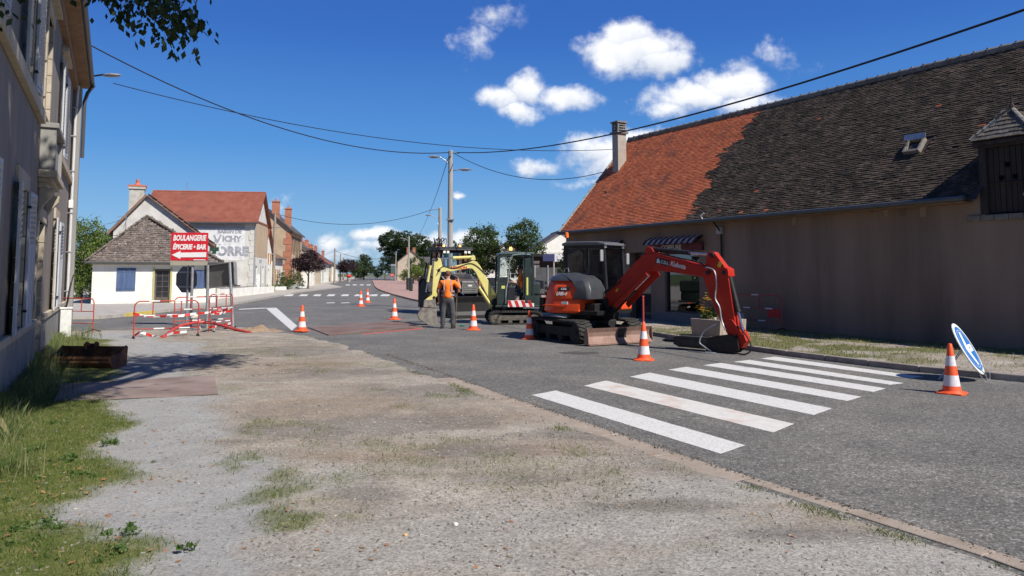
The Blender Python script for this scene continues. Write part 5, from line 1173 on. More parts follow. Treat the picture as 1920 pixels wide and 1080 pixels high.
def planter_box(px, py, w, h, label, m, d=.5, plants=None, sd=1, z=.1):
    c = G(px, py); t = thing('planter', label, 'planter', (c.x,c.y,z), 0)
    MB().bx(-w/2,w/2,-d/2,-d/2+.05,0,h).bx(-w/2,w/2,d/2-.05,d/2,0,h).bx(-w/2,-w/2+.05,-d/2+.05,d/2-.05,0,h).bx(w/2-.05,w/2,-d/2+.05,d/2-.05,0,h).bx(-w/2+.05,w/2-.05,-d/2+.05,d/2-.05,0,h-.08).build('box', m, t, bevel=.01)
    if plants: soup('planting', leaves(plants, [(0,0,h+.12,w*.45,d*.4,.2)], .10, sd, .07), 4, lf_g, t)
    return t
planter_box(549,544,1.1,.5,'white concrete planter with shrub on the left pavement', whitep, plants=260, sd=51)
planter_box(565,542,.95,.5,'small white planter under the purple plum tree', whitep, plants=260, sd=52)
planter_box(522,546,1.4,.35,'long low white planter beside the wooden pole', whitep, plants=300, sd=53)
# low white garden wall
c0_, c1_ = G(408,563), G(512,550.5)
dv_ = (c1_-c0_); gw_ = thing('garden_wall', 'low white garden wall in front of the mural house', 'wall', c0_, math.atan2(dv_.y, dv_.x))
MB().bx(0,dv_.length*.62,-.1,.1,0,.75).bx(dv_.length*.64,dv_.length,-.1,.1,0,.62).build('masonry', whitew, gw_, bevel=.02)
MB().bx(.0,dv_.length*.62,-.13,.13,.752,.80).build('coping', pavem, gw_)
# terrace with dark openings under the mural
c_ = at(398,57); tr_ = thing('terrace_screen', 'dark glazed terrace screen with white posts below the mural', 'terrace', (c_.x,57,0), .05)
MB().bx(0,2.1,0,.05,.1,.85).build('screen', darkpane, tr_)
for k in range(3): MB().bx(k*1.05-.03,k*1.05+.03,-.03,.0,0,.9).build('post', whitep, tr_)
MB().bx(-.1,2.2,-.06,.0,.86,.92).build('rail', whitep, tr_)

# ------------------------------------------------------------------ poles, lamps, cables
def utility_pole(label, x, y, h, r0=.17, r1=.10, arms=(), m=concrete, name='utility_pole', cat='utility pole'):
    t = thing(name, label, cat, (x,y,0), 0)
    b = MB(); b.cyl((0,0,0),(0,0,h),r0,r1,10); b.cyl((0,0,h),(0,0,h+.04),r1*.9,r1*.6,10); b.build('pole', m, t, smooth=True)
    for (z, dx, dz, ln) in arms:
        a = MB().tube([(0,0,z),(dx*.5,-.02,z+dz*.6),(dx,-.04,z+dz)],.028,6).build('lamp_arm', steel, t, smooth=True)
        s = 1 if dx > 0 else -1; hd = MB(); hd.ball((dx+s*ln*.5,-.05,z+dz+.01),(ln*.55,.13,.06),10,6); hd.bx(dx+s*ln*.15,dx+s*ln*.8,-.12,.02,z+dz-.06,z+dz-.03) if dx > 0 else hd.bx(dx-ln*.8,dx-ln*.15,-.12,.02,z+dz-.06,z+dz-.03)
        hd.build('lamp_head', steel, a, smooth=True)
    return t
pp1 = at(843.5,38); zt1 = P(843.5,283,38).z
up = utility_pole('tall concrete utility pole with two street lamps rising behind the backhoe', pp1.x, 38, zt1, .15, .115, [(P(0,310,38).z,-.55,.42,.55),(P(0,321,38).z,.45,.07,.60)])
MB().box((0,0,P(0,412,38).z),(.38,.38,.06)).box((0,-.13,zt1-.15),(.10,.12,.3)).box((.14,0,zt1-.1),(.25,.06,.06)).build('collar', steel, up)
b = MB()
for k in range(3): b.lathe([(.03,0),(.05,.02),(.03,.04)],8,(.25+.07*k,0,zt1-.13))
b.build('insulator', blackmetal, up)
pp2 = at(824.5,70); zt2 = P(0,390,70).z
up2 = utility_pole('second concrete pole with one lamp, left of the tall pole', pp2.x, 70, zt2, .20, .15, [(P(0,411,70).z,-.85,.35,.5)])
MB().tube([(0,0,zt2-.12),(-.9,0,zt2-.2)],.035,6).build('cross_arm', steel, up2)
pp3 = at(766,118); utility_pole('grey lamp pole in front of the twin chimney house', pp3.x, 118, P(0,443,118).z, .16, .10, [(P(0,452,118).z,-.9,.45,.5)])
pp3b = at(742,135); utility_pole('thin grey pole beside the information panel', pp3b.x, 135, P(0,472,135).z, .10, .07)
pw = at(513,68); woodp = mat('pole_wood',(.25,.20,.15),(.36,.30,.24),scale=6,streak=True)
up4 = utility_pole('weathered pole with crossarm in front of the mural house', pw.x, 68, P(0,398,68).z, .15, .10, m=woodp)
MB().bx(-1.2,.5,-.04,.04,P(0,427,68).z-.04,P(0,427,68).z+.04).build('cross_arm', steel, up4)
for px, Y, yt, lab in ((627,128,466,'first of three distant poles rising over the left row of houses'),(638,150,476,'middle one of three distant poles over the left row'),(643.5,175,483,'farthest and shortest of three distant poles over the left row')):
    q_ = at(px,Y); utility_pole(lab, q_.x, Y, P(0,yt,Y).z, .17, .12, m=woodp)
topP = Vector((pp1.x,38,zt1-.08))
EVE = P(168,84,23.6)
cable(EVE, topP-Vector((.1,0,0)), 1.05, .022, 'overhead_cable', 'thick black cable from the old house eave to the tall pole', group=None)
cable(topP+Vector((.35,0,0)), P(2150,-62,10.5), .75, .022, 'overhead_cable', 'thick twisted black cable from the tall pole up over the barn to the upper right')
cable(P(212,156,23.9), P(1148,280,34.0), .75, .013, 'overhead_cable', 'thin black cable from the wall lamp across the street to the barn gable')
cable(topP+Vector((.12,-.05,-.02)), P(1150,317,33.0), .85, .015, 'overhead_cable', 'sagging black cable from the tall pole to the barn chimney')
cable(topP-Vector((.1,0,.2)), Vector((pp2.x-.9,70,zt2-.2)), .15, .018, 'overhead_cable', 'black cable dropping from the tall pole to the second pole')
cable(Vector((pp2.x-.9,70,zt2-.2)), P(784,442,100), .2, .016, 'overhead_cable', 'black cable running on from the second pole to the dark trees')
cable(Vector((pp2.x-.9,70,zt2-.2)), Vector((pw.x,68,P(0,400,68).z)), 1.15, .020, 'overhead_cable', 'black cable sagging across the street from second pole to wooden pole')
q1, q2 = at(627,128), at(742,135); cable(Vector((q1.x,128,P(0,470,128).z)), Vector((q2.x,135,P(0,480,135).z)), .9, .03, 'overhead_cable', 'faint cable across the far street between distant poles')
cable(P(243,402,46), P(200,420,60), .1, .012, 'overhead_cable', 'thin service wire leaving the cottage mast to the left')

# ------------------------------------------------------------------ small street furniture
# far items
def post_sign(name, label, cat, px, py, H, parts):
    c = G(px, py); t = thing(name, label, cat, (c.x,c.y,0), 0); MB().cyl((0,0,0),(0,0,H),.035,n=8).build('post', steel, t); parts(t); return t
def noentry(t):
    d = MB().cyl((0,-.04,1.45),(0,-.06,1.45),.30,n=20).build('disc', flat('sign_red',(.55,.03,.03),.5), t); MB().bx(-.21,.21,-.075,-.062,1.40,1.50).build('bar', whitep, t)
s_ = post_sign('no_entry_sign','round red no entry sign on a post near the twin chimney house','sign',735.5,530,1.5,noentry); s_.location = at(735.5,120); 
c_ = at(737,124); ip = thing('information_panel','tall dark information panel with a grey header beside the no entry sign','panel',c_,0)
MB().bx(-.38,.38,-.08,.08,1.4,2.9).build('board', flat('panel_dark',(.09,.13,.12),.4), ip); MB().bx(-.38,.38,-.1,.1,2.903,3.2).build('header', frg, ip)
MB().bx(-.34,-.28,-.06,.06,0,1.4).bx(.28,.34,-.06,.06,0,1.4).build('leg', steel, ip)
for k, (px, Y, lab) in enumerate(((765,75,'dark litter bin left of the backhoe, nearer the pole'),(771,70,'dark litter bin left of the backhoe, right of the other bin'))):
    q_ = at(px,Y); t = thing('litter_bin', lab, 'litter bin', (q_.x,Y,.1), 0, None); MB().lathe([(.14,0),(.16,.1),(.18,1.0),(.20,1.02),(.20,1.1),(.12,1.2)],12).build('body', flat('bin_dark',(.03,.035,.035),.5), t); MB().cyl((0,0,-.02),(0,0,.0),.2,n=10).build('base', concrete, t)
q_ = at(648,140); t = thing('flower_tub','red flowers in a tub at the far crossing','planter',(q_.x+.6,140,.1)); MB().lathe([(.3,0),(.42,.5),(.45,.55)],10).build('tub', concrete, t); MB().ball((0,0,1.1),(.5,.5,.35),8,6).build('red_blooms', flat('bloom_red',(.5,.05,.03),.8), t)
# white notice board
c_ = G(475,553); nbd = thing('notice_board','white notice board with printed text and small red seal by the low garden wall','notice board',(c_.x,c_.y,.1), .1)
MB().bx(-.47,.47,-.02,.02,.25,1.55).build('board', flat('board_white',(.78,.78,.76),.5), nbd)
MB().bx(-.42,-.36,.0,.05,-.1,.3).bx(.36,.42,.0,.05,-.1,.3).build('leg', steel, nbd)
b = MB(); b.bx(-.10,.10,-.026,-.021,1.40,1.46)
for k in range(9): b.bx(-.38,.38-(k%3)*.12,-.026,-.021,.75+k*.065,.765+k*.065)
b.build('print', flat('print_grey',(.25,.27,.35),.6), nbd); MB().bx(.12,.28,-.027,-.021,.32,.55).build('seal', flat('seal_red',(.5,.12,.1),.6), nbd); MB().bx(.155,.245,-.03,-.0275,.36,.51).build('seal_inner', whitep, nbd)
# pharmacy cross on a bracket
c_ = P(402,467,56.8); pc = thing('pharmacy_cross','pharmacy sign with dark green cross on white beside the red bakery sign','sign',c_,0)
b = MB()
def crosspoly(r, a): return [(-a,-r),(a,-r),(a,-a),(r,-a),(r,a),(a,a),(a,r),(-a,r),(-a,a),(-r,a),(-r,-a),(-a,-a)]
MB().prism([(.46*math.cos(R(22.5+45*k)),.46*math.sin(R(22.5+45*k))) for k in range(8)],.0,.12,'y').build('box', flat('cross_white',(.75,.77,.74),.4), pc)
MB().prism(crosspoly(.34,.14),-.02,-.001,'y').build('green_cross', flat('cross_green',(.03,.09,.06),.4), pc)
MB().tube([(0,.06,.3),(0,.06,.7)],.03,6).tube([(0,.06,.0),(-.2,1.6,.0)],.03,6).tube([(0,.06,.4),(-.2,1.6,.4)],.03,6).build('bracket', steel, pc)

# bakery sign
c_ = G(357.5,612); Yb = c_.y; sgn = thing('bakery_sign','red BOULANGERIE EPICERIE BAR sign with white arrow on a steel post','sign',(c_.x,Yb,0), R(3))
m2 = 1434/Yb; zz = lambda y: P(357,y,Yb).z; xx_ = lambda x: P(x,450,Yb).x-c_.x
MB().cyl((0,0,0),(0,0,zz(490)+.6),.045,n=10).build('post', steel, sgn, smooth=True)
x0,x1,z0,z1 = xx_(323.5),xx_(391),zz(488.5),zz(436.5)
bd = MB().bx(x0,x1,-.085,-.055,z0,z1).build('panel', flat('sign_scarlet',(.60,.02,.035),.45), sgn, bevel=.004)
hh = z1-z0; ww = x1-x0; xc = (x0+x1)/2; wt = flat('sign_white',(.80,.80,.80),.5)
for s, zc, sz, wid in (('BOULANGERIE',z1-hh*.20,.285,.90),('ÉPICERIE • BAR',z1-hh*.52,.26,.90)):
    o = text(s, sz, wt, bd, (xc,-.089,zc), (R(90),0,0), bold=.012, shear=.18, ext=.001); bpy.context.view_layer.update(); o.scale.x = ww*wid/o.dimensions.x*1.0
    o.scale.y = hh*.215/o.dimensions.y if s[0] == 'B' else hh*.24/o.dimensions.y
MB().prism([(x0+.04,z1-hh*.80),(x0+.32,z1-hh*.655),(x0+.32,z1-hh*.72),(x1-.04,z1-hh*.70),(x1-.04,z1-hh*.88),(x0+.32,z1-hh*.885),(x0+.32,z1-hh*.945)],-.092,-.0855,'y').build('arrow', wt, bd)
MB().bx(x0+ww*.62,x0+ww*.95,-.088,-.0855,z0+.01,z0+.035).build('small_print', wt, bd)
MB().bx(x0,x1,-.08,-.05,zz(497.5),zz(490)).build('blank_plate', flat('plate_beige',(.38,.35,.28),.5), sgn); MB().bx(x0+.08,x0+.16,-.05,.05,z0,z1).build('rear_rail', steel, sgn)
# stop sign seen from behind
c_ = G(345,610); ss = thing('stop_sign','grey back of an octagonal stop sign behind the bakery sign post','sign',(c_.x,c_.y,0), R(-20)); sm2 = 1434/c_.y; zc = P(345,524,c_.y).z; rr = 25/sm2
MB().cyl((.1,0,0),(.1,0,zc+.5),.035,n=8).build('post', steel, ss)
MB().prism([(rr*1.06*math.cos(R(22.5+45*k)),zc+rr*1.06*math.sin(R(22.5+45*k))) for k in range(8)],.04,.06,'y').build('plate', flat('sign_back',(.13,.135,.15),.5,metal=.3), ss)
MB().bx(-.3,.3,.015,.04,zc-.27,zc-.22).bx(-.3,.3,.015,.04,zc+.22,zc+.27).build('rail', steel, ss)
# leaning direction sign seen from behind
c_ = G(388,616); c2_ = G(437,618); Yd = c_.y; ds = thing('direction_sign','large tilted direction sign seen from behind on two leaning posts','sign',(c_.x,Yd,0), math.atan2(c2_.y-Yd, c2_.x-c_.x))
md = 1434/Yd; zq = lambda y: P(400,y,Yd).z; lenp = (c2_-c_).length
lean = Matrix.Rotation(R(-3.5),4,'Y')
for k, (xb, xt, yt) in enumerate(((0,-.04,497),(lenp,lenp-.22,492))): MB().tube([(xb,0,0),(xt,0,zq(yt))],.045,8).build('post', steel, ds, smooth=True)
Tm = Matrix.Translation(((380-388)/md,.06,zq(540))) @ Matrix.Rotation(R(-5.5),4,'Y')
W_ = 72/md; H_ = 41/md
MB(Tm).bx(0,W_,.0,.04,0,H_).build('panel', flat('panel_back',(.17,.17,.165),.5,metal=.2), ds)
MB(Tm).bx(-.01,W_+.01,-.06,.06,H_,H_+.03).bx(-.03,.0,-.06,.06,0,H_).bx(W_,W_+.03,-.06,.06,0,H_).bx(0,W_,-.06,.06,-.03,0).build('rim', steel, ds)

# ---- red and white site barriers
def rods(b, pts, r=.017, closed=False): b.tube(pts, r, 8, closed=closed)
def barrier(label, p0, p1, h=1.0, gl=None, white=True, mr=redp, plate=False, dz=0.):
    p0, p1 = Vector((*p0,0)) if len(p0) == 2 else Vector(p0), Vector((*p1,0)) if len(p1) == 2 else Vector(p1)
    d = p1-p0; L_ = d.length; t = thing('site_barrier', label, 'barrier', (p0.x,p0.y,dz), math.atan2(d.y,d.x), gl)
    c = .14; b = MB(); pts = [(0,0,.02),(0,0,h-c)]+[(c-c*math.cos(a),0,h-c+c*math.sin(a)) for a in (.4,.8,1.2,1.57)]+[(L_-c+c*math.sin(a),0,h-c+c*math.cos(a)) for a in (0,.4,.8,1.2,1.57)]+[(L_,0,h-c),(L_,0,.02)]
    rods(b, pts); b.build('frame', mr, t, smooth=True)
    for z in (h*.62, h*.27): MB().tube([(.0,0,z),(L_,0,z)],.013,6).build('rail', mr, t, smooth=True)
    MB().tube([(L_*.28,0,h*.62),(L_*.28,0,h)],.014,6).build('upright', mr, t, smooth=True); MB().tube([(L_*.72,0,h*.62),(L_*.72,0,h)],.014,6).build('upright', mr, t, smooth=True)
    for x in (0, L_): MB().tube([(x-.0,-.28,.02),(x,0,.10),(x,.28,.02)],.018,6).build('foot', blackmetal, t, smooth=True)
    if white:
        for z, xs_ in ((h,(.22,.62)),(h*.62,(.15,.5,.8)),(h*.27,(.3,.7))):
            for f in xs_: MB().tube([(L_*f,0,z),(L_*f+.26,0,z)],.019,8).build('white_sleeve', whitep, t, smooth=True)
    if plate: MB().bx(L_-.48,L_-.03,-.012,.012,h*.62-.25,h*.62-.02).build('plate', flat('plate_red',(.50,.02,.02),.5), t)
    return t
g2 = lambda x,y: (G(x,y).x, G(x,y).y)
b1_ = barrier('red site barrier standing left of the sign posts, wrapped with striped tape', g2(250,637), g2(371,632), 1.0)
b2_ = barrier('red site barrier just behind the taped one, in front of the sign posts', g2(326,619), g2(434,613), 1.0)
b3_ = barrier('bright red barrier with CDL plate at the foot of the leaning sign', g2(391,625), g2(434,619), 1.12, plate=False)
b4_ = barrier('red barrier at the left edge near the old house corner', g2(92,621), g2(174,624), 1.0, white=False)
t = text('CDL', .09, whitep, b3_, (.5,-.03,.66), (R(90),0,0)); MB().bx(.38,.62,-.026,-.02,.59,.73).build('plate', flat('plate_red',(.50,.02,.02),.5), b3_)
MB().ball((.0,0,0),(.12,.02,.065),12,6).build('oval_tag', flat('tag_cream',(.6,.57,.48),.6), b1_, loc=(1.46,-.03,.58))
# striped tape strung over them
def tape(label, pts, w=.07, seg=.16):
    pts = [Vector(p) for p in pts]; b = MB(); rnd = random.Random(len(pts)); acc = 0; k = 0; dense = []
    for a, c in zip(pts[:-1], pts[1:]):
        n = max(1, int((c-a).length/(seg/2)))
        for i in range(n): dense.append(a.lerp(c, i/n))
    dense.append(pts[-1])
    for i in range(len(dense)-1):
        a, c = dense[i], dense[i+1]; u = Vector((0,math.sin(i*.5)*.5,1)).normalized()*w/2; u2 = Vector((0,math.sin((i+1)*.5)*.5,1)).normalized()*w/2
        b.add([a-u, c-u2, c+u2, a+u], [(0,1,2,3)], (i//2) % 2)
    o = b.build('barrier_tape', [flat('tape_red',(.58,.035,.03),.5), flat('tape_white',(.75,.75,.75),.5)]); return tag(o, label, 'tape')
def pz(px, py, Yk): v = P(px, py, Yk); return v
Y1 = G(300,634).y-.03; Y2 = G(410,620).y-.04
tape('red and white tape strung along the left barrier at mid height', [pz(249,588,Y1),pz(268,592,Y1),pz(300,593,Y1),pz(340,592,Y1),pz(368,588,Y1+.3)])
tape('red and white tape sagging low through the left barrier', [pz(252,630,Y1),pz(262,622,Y1),pz(285,630,Y1),pz(300,633,Y1),pz(325,624,Y1),pz(350,622,Y1)])
tape('red and white tape falling from the sign post to the ground', [pz(366,588,Y2+.2),pz(374,612,Y2),pz(383,628,Y2),pz(400,629,Y2),pz(434,627,Y2)])
tape('red and white tape bundle wound around the bright red barrier', [pz(372,588,Y2),pz(390,586,Y2),pz(412,584,Y2),pz(432,578,Y2),pz(434,582,Y2),pz(412,588,Y2),pz(392,588,Y2),pz(400,612,Y2),pz(404,628,Y2)])
tape('red and white tape on the lower rail of the bright red barrier', [pz(392,614,Y2),pz(410,611,Y2),pz(433,606,Y2)])
# red conduit on the ground
c_ = [(305,636),(318,629),(340,624),(370,620),(400,619),(440,624),(470,627)]
zs_ = [.03,.10,.22,.26,.22,.10,.04]
tag(MB().tube([Vector((*g2(px,py),z)) for (px,py),z in zip(c_,zs_)],.045,10).build('red_conduit', flat('conduit_red',(.48,.06,.05),.5), smooth=True), 'thick red conduit pipe arching over the ground under the barriers', 'pipe')
# earth heap
c_ = G(478,622); hb = MB(); hp = thing('earth_heap','small heap of brown earth and dry grass left of the first cone','earth',(c_.x,c_.y,0))
n1_ = 26; vs = []; fs = []
for i in range(n1_+1):
    for k in range(n1_+1):
        u_, v_ = i/n1_*2-1, k/n1_*2-1; r_ = math.hypot(u_,v_); z = max(0,1-r_*r_)*.19*(.6+.8*pnoise(Vector((u_*2.2,v_*2.2,3)))+.5*pnoise(Vector((u_*6,v_*6,1))))
        vs.append((u_*.85, v_*.7, max(-.04, z+.02*pnoise(Vector((u_*15,v_*15,0)))-.01)))
for i in range(n1_):
    for k in range(n1_): a = i*(n1_+1)+k; fs.append((a,a+n1_+1,a+n1_+2,a+1))
hb.add(vs, fs); hb.build('soil', mat('dug_earth',(.24,.16,.10),(.36,.27,.18), scale=9, bump=.9, bscale=40), hp, smooth=True)

# ---- traffic cones
cor = mat('cone_orange',(.88,.10,.025),(.92,.13,.04),rough=.5,scale=14,c3=(.45,.08,.05),s3=19,l3=.60,h3=.75); cow = mat('cone_white',(.72,.66,.66),(.80,.76,.76),rough=.4,scale=18,lo=.4,hi=.6)
def make_cone(lab):
    t = thing('traffic_cone', lab, 'traffic cone')
    H = .75; r = lambda z: .135+(.030-.135)*z/H
    def sec(z0,z1,m,n='band',e=.0): MB().lathe([(r(z0)+e,z0),(r(z1)+e,z1)],24,(0,0,.0)).build(n, m, t, smooth=True)
    MB().lathe([(.135,.035),(r(.12),.12),(r(.12)-.01,.12)],24).build('body', cor, t, smooth=True)
    sec(.12,.28,cow,'reflective_band',.001); sec(.28,.42,cor,'orange_band'); sec(.42,.57,cow,'reflective_band',.001)
    MB().lathe([(r(.57),.57),(r(.74),.74),(.022,.755),(.008,.752)],24).build('tip', cor, t, smooth=True)
    MB().prism([(.21*math.cos(a)*min(1/abs(math.cos(a)),1/abs(math.sin(a)) if abs(math.sin(a))>1e-6 else 9)*(.93 if k%3 else .88), .21*math.sin(a)*min(1/abs(math.cos(a)) if abs(math.cos(a))>1e-6 else 9,1/abs(math.sin(a)) if abs(math.sin(a))>1e-6 else 9)*(.93 if k%3 else .88)) for k,a in enumerate([2*math.pi*(k+.5)/24 for k in range(24)])],.0,.022,'z').build('base', cor, t, bevel=.004)
    MB().lathe([(.185,.022),(.175,.034),(.145,.036),(.132,.05)],24).build('skirt', cor, t, smooth=True)
    return t
cones = [(1797,741,.955,'traffic cone in front of the round blue sign at the right'),(1210,677,1.02,'traffic cone in front of the red excavator blade, below the red rod'),
         (993,637,1.0,'traffic cone beside the rear of the red excavator tracks'),(887,619.5,1.04,'traffic cone just right of the standing worker'),(738,599.5,1.06,'traffic cone left of the worker, behind the steel plate corner'),
         (563,623.5,1.02,'traffic cone at the left corner of the road steel plate'),(675,574.5,1.08,'left one of the two distant cones'),(688,567.5,1.08,'right one of the two distant cones, slightly further away')]
c0n = None
for (px,py,sc,lab) in cones:
    p = G(px,py); p = Vector((p.x, p.y+.16, .0)); rz = random.uniform(0,1.5); z = .0 if px != 563 else .03
    if c0n is None: c0n = make_cone(lab); c0n.location = p; c0n.rotation_euler.z = .9; c0n.scale = (sc,)*3; c0n['group'] = 'traffic cones round the road works'
    else: c = dup(c0n, (p.x,p.y,z), rz, lab, scale=sc)
# red rod standing in the cone
p = G(1210,677); rodz = P(1210,556,p.y+.16).z
t = thing('marker_rod','thin red rod standing upright in the cone before the excavator blade','rod',(p.x,p.y+.16,.0)); MB().cyl((0,0,.70),(0,0,rodz),.018,n=8).build('rod', flat('rod_red',(.42,.05,.05),.5), t); MB().ball((0,0,rodz),(.028,.028,.02),8,5).build('cap', flat('rod_red',(.42,.05,.05),.5), t)

# ---- blue round sign on folding stand
c_ = G(1842,716); Yk = c_.y; top = P(1796,610,Yk+.32); bot = P(1836,698,Yk)
bsn = thing('direction_disc','round blue sign with white arrow leaning back on a wire stand, near the right cone','sign',(c_.x,Yk,0),0)
ctr = (top+bot)/2-bsn.location; up_ = (top-bot).normalized(); 
# disc faces mostly to the right of the camera and tilts back
lz = R(27); upd = Vector((-.77*math.sin(lz), .64*math.sin(lz), math.cos(lz))); nrm = Vector((.77*math.cos(lz), -.64*math.cos(lz), math.sin(lz))); rgt = upd.cross(nrm).normalized()
Md = Matrix((rgt, upd, nrm)).transposed().to_4x4(); Md.translation = ctr
rD = .45
def disc(b, r, z0, z1, n=36): b.prism([(r*math.cos(2*math.pi*k/n), r*math.sin(2*math.pi*k/n)) for k in range(n)], z0, z1, 'z')
b = MB(Md); disc(b, rD, -.02, .0); pl_ = b.build('disc', flat('disc_white',(.70,.72,.68),.4), bsn, bevel=.006)
b = MB(Md); disc(b, rD*.86, .0005, .003); b.build('blue_face', mat('disc_blue',(.03,.17,.50),(.05,.22,.58),rough=.35,scale=14,lo=.45,hi=.7), pl_)
b = MB(Md); bb = MB(Md)
n=36; 
for k in range(n):
    a0,a1 = 2*math.pi*k/n, 2*math.pi*(k+1)/n; r0_,r1_ = rD*.72, rD*.735
    b.add([(r0_*math.cos(a0),r0_*math.sin(a0),.0045),(r0_*math.cos(a1),r0_*math.sin(a1),.0045),(r1_*math.cos(a1),r1_*math.sin(a1),.0045),(r1_*math.cos(a0),r1_*math.sin(a0),.0045)],[(0,1,2,3)])
b.build('thin_ring', wt, pl_)
arp = [(.27,.06),(-.02,.06),(.06,.27),(-.02,.30),(-.20,.0),(-.02,-.30),(.06,-.27),(-.02,-.06),(.27,-.06)]
MB(Md).prism([(-p_[0],p_[1]) for p_ in arp] if False else arp,.0035,.006,'z').build('arrow', wt, pl_)
MB(Md).cyl((0.06,0,.006),(.06,0,.02),.012,n=8).build('bolt', blackmetal, pl_)
b = MB(); e = lambda px,py,dy=0: P(px,py,Yk+dy)-bsn.location
for (x1_,x2_,d_) in (((1822,690),(1838,730),0),((1843,695),(1853,724),.15)):
    pass
fz = .01
for s_ in (-.17,.17):
    a = ctr-upd*.28+rgt*s_-nrm*.03; q0 = Vector((a.x+upd.x*-.30, a.y-upd.y*.3, 0)); foot = Vector((a.x+.13,a.y-.02,fz))
    b.tube([a+upd*.1, foot+Vector((-.03,0,.06)), foot, foot+Vector((.05,.01,.01)), foot+Vector((.04,0,.10)), a+Vector((.07,0,-.02))],.008,6)
a = ctr+upd*.05-nrm*.03; f2 = Vector((ctr.x-.42,ctr.y+.12,fz))
b.tube([a+rgt*.12, f2+rgt*.12, f2-rgt*.12, a-rgt*.12],.008,6)
b.build('wire_stand', steel, bsn, smooth=True)

# ---- plates, bucket
rust = mat('rusty_plate', (.15,.085,.062),(.25,.165,.125), rough=.75, metal=.15, scale=1.6, bump=.25, bscale=30, c3=(.22,.18,.17), s3=.9, l3=.45, h3=.65, spec=.3)
rust2 = mat('mauve_rusty_plate', (.20,.145,.125),(.31,.24,.215), rough=.8, scale=1.4, bump=.25, bscale=30, c3=(.24,.20,.19), s3=.9)
def plate(pts, z, th, m, label, name='steel_plate', warp=.0):
    b = MB(); q_ = [Vector((p.x,p.y,z+th)) for p in pts]; n=10
    top = []; 
    for i in range(n+1):
        for k in range(n+1):
            p = q_[0].lerp(q_[1],i/n).lerp(q_[3].lerp(q_[2],i/n),k/n); p.z += warp*pnoise(Vector((i*.35,k*.5,5))); top.append(p)
    N1 = n+1; b.add(top, [(i*N1+k,(i+1)*N1+k,(i+1)*N1+k+1,i*N1+k+1) for i in range(n) for k in range(n)])
    ring = [i*N1 for i in range(n+1)]+[n*N1+k for k in range(1,n+1)]+[i*N1+n for i in range(n-1,-1,-1)]+[k for k in range(n-1,0,-1)]
    rv = [top[i] for i in ring]; m_ = len(rv); b.add(rv+[p-Vector((0,0,th)) for p in rv], [(i,(i+1)%m_,m_+(i+1)%m_,m_+i) for i in range(m_)])
    o = b.build(name, m, smooth=False); return tag(o, label, 'steel plate')
plate([G(101,761),G(409,745),G(402,711),G(116,727)], .045, .018, rust2, 'dull mauve brown steel plate lying across the gravel path by the lawn', warp=.02)
plate([G(616,629.5),G(793,614.5),G(742,602.5),G(577,614.5)], .004, .022, rust, 'rusty brown steel plate lying over a trench in the road', warp=.004)
marking([G(680,627.2),G(793,616.6),G(793,615.6),G(680,626.2)], 'red_spray_line', mat('spray_red',(.62,.06,.05),(.35,.12,.10),scale=6,lo=.4,hi=.75), .006)
c_ = G(147,697); bk = thing('digger_bucket','rusty trenching bucket lying on its side in the grass by the old house','bucket',(c_.x,c_.y+.52,vz(c_.x,c_.y)), R(177))
rustb = mat('bucket_rust', (.13,.055,.03),(.26,.12,.06), rough=.7, metal=.2, scale=7, bump=.3, bscale=30, c3=(.06,.045,.04), s3=3, l3=.5, h3=.62)
wB = 1.20; prof = [(0,.02),(-.02,.18),(.02,.34),(.06,.36),(.04,.20),(.05,.06),(.30,.04),(.46,.10),(.50,.20),(.54,.22),(.54,.10),(.44,.0),(.2,-.02)]
MB().prism(prof, -wB/2, wB/2, 'x').build('shell', rustb, bk, bevel=.008)
for sx in (-1,1): MB().prism([(0,0),(-.02,.34),(.03,.37),(.20,.26),(.50,.22),(.55,.12),(.44,-.02)], sx*wB/2-.015, sx*wB/2+.015,'x').build('side_plate', rustb, bk, bevel=.006)
for x in (-.05,.13): MB().prism([(.0,.30),(-.02,.40),(.05,.44),(.12,.40),(.12,.30)], x-.02,x+.02,'x').build('lug', rustb, bk, bevel=.008)
MB().cyl((-.05,.05,.37),(.13,.05,.37),.035,n=10).build('pin', rustb, bk)
MB().bx(-wB/2,wB/2,.50,.56,.17,.20).build('cutting_edge', rustb, bk)

# ---- stone flower box with flowers, kerb side
c_ = G(1349,641); fb = thing('flower_box','square stone flower box with yellow orange flowers behind the red excavator arm','planter',(c_.x+.1,c_.y+.45,.10), math.atan2(dB.y,dB.x)+.05)
stn = mat('pebble_dash', (.33,.27,.22),(.48,.41,.35), scale=30, bump=.8, bscale=60)
MB().prism([(-.48,0),(.48,0),(.52,.46),(-.52,.46)],-.48,-.40,'y').prism([(-.48,0),(.48,0),(.52,.46),(-.52,.46)],.40,.48,'y').prism([(-.40,0),(.40,0),(.40,.46),(-.40,.46)],-.5,-.42,'x').prism([(-.40,0),(.40,0),(.40,.46),(-.40,.46)],.42,.5,'x').bx(-.42,.42,-.4,.4,.02,.40).build('box', stn, fb, bevel=.01)
soup('leaves', leaves(1500,[(-.1,0,.58,.45,.38,.16),(.25,.1,.72,.25,.22,.26),(-.30,-.1,.60,.22,.22,.14)],.07,61,.07), 4, leafmat('box_leaf',(.07,.11,.03),(.18,.22,.07)), fb)
fl = []; rnd = random.Random(4)
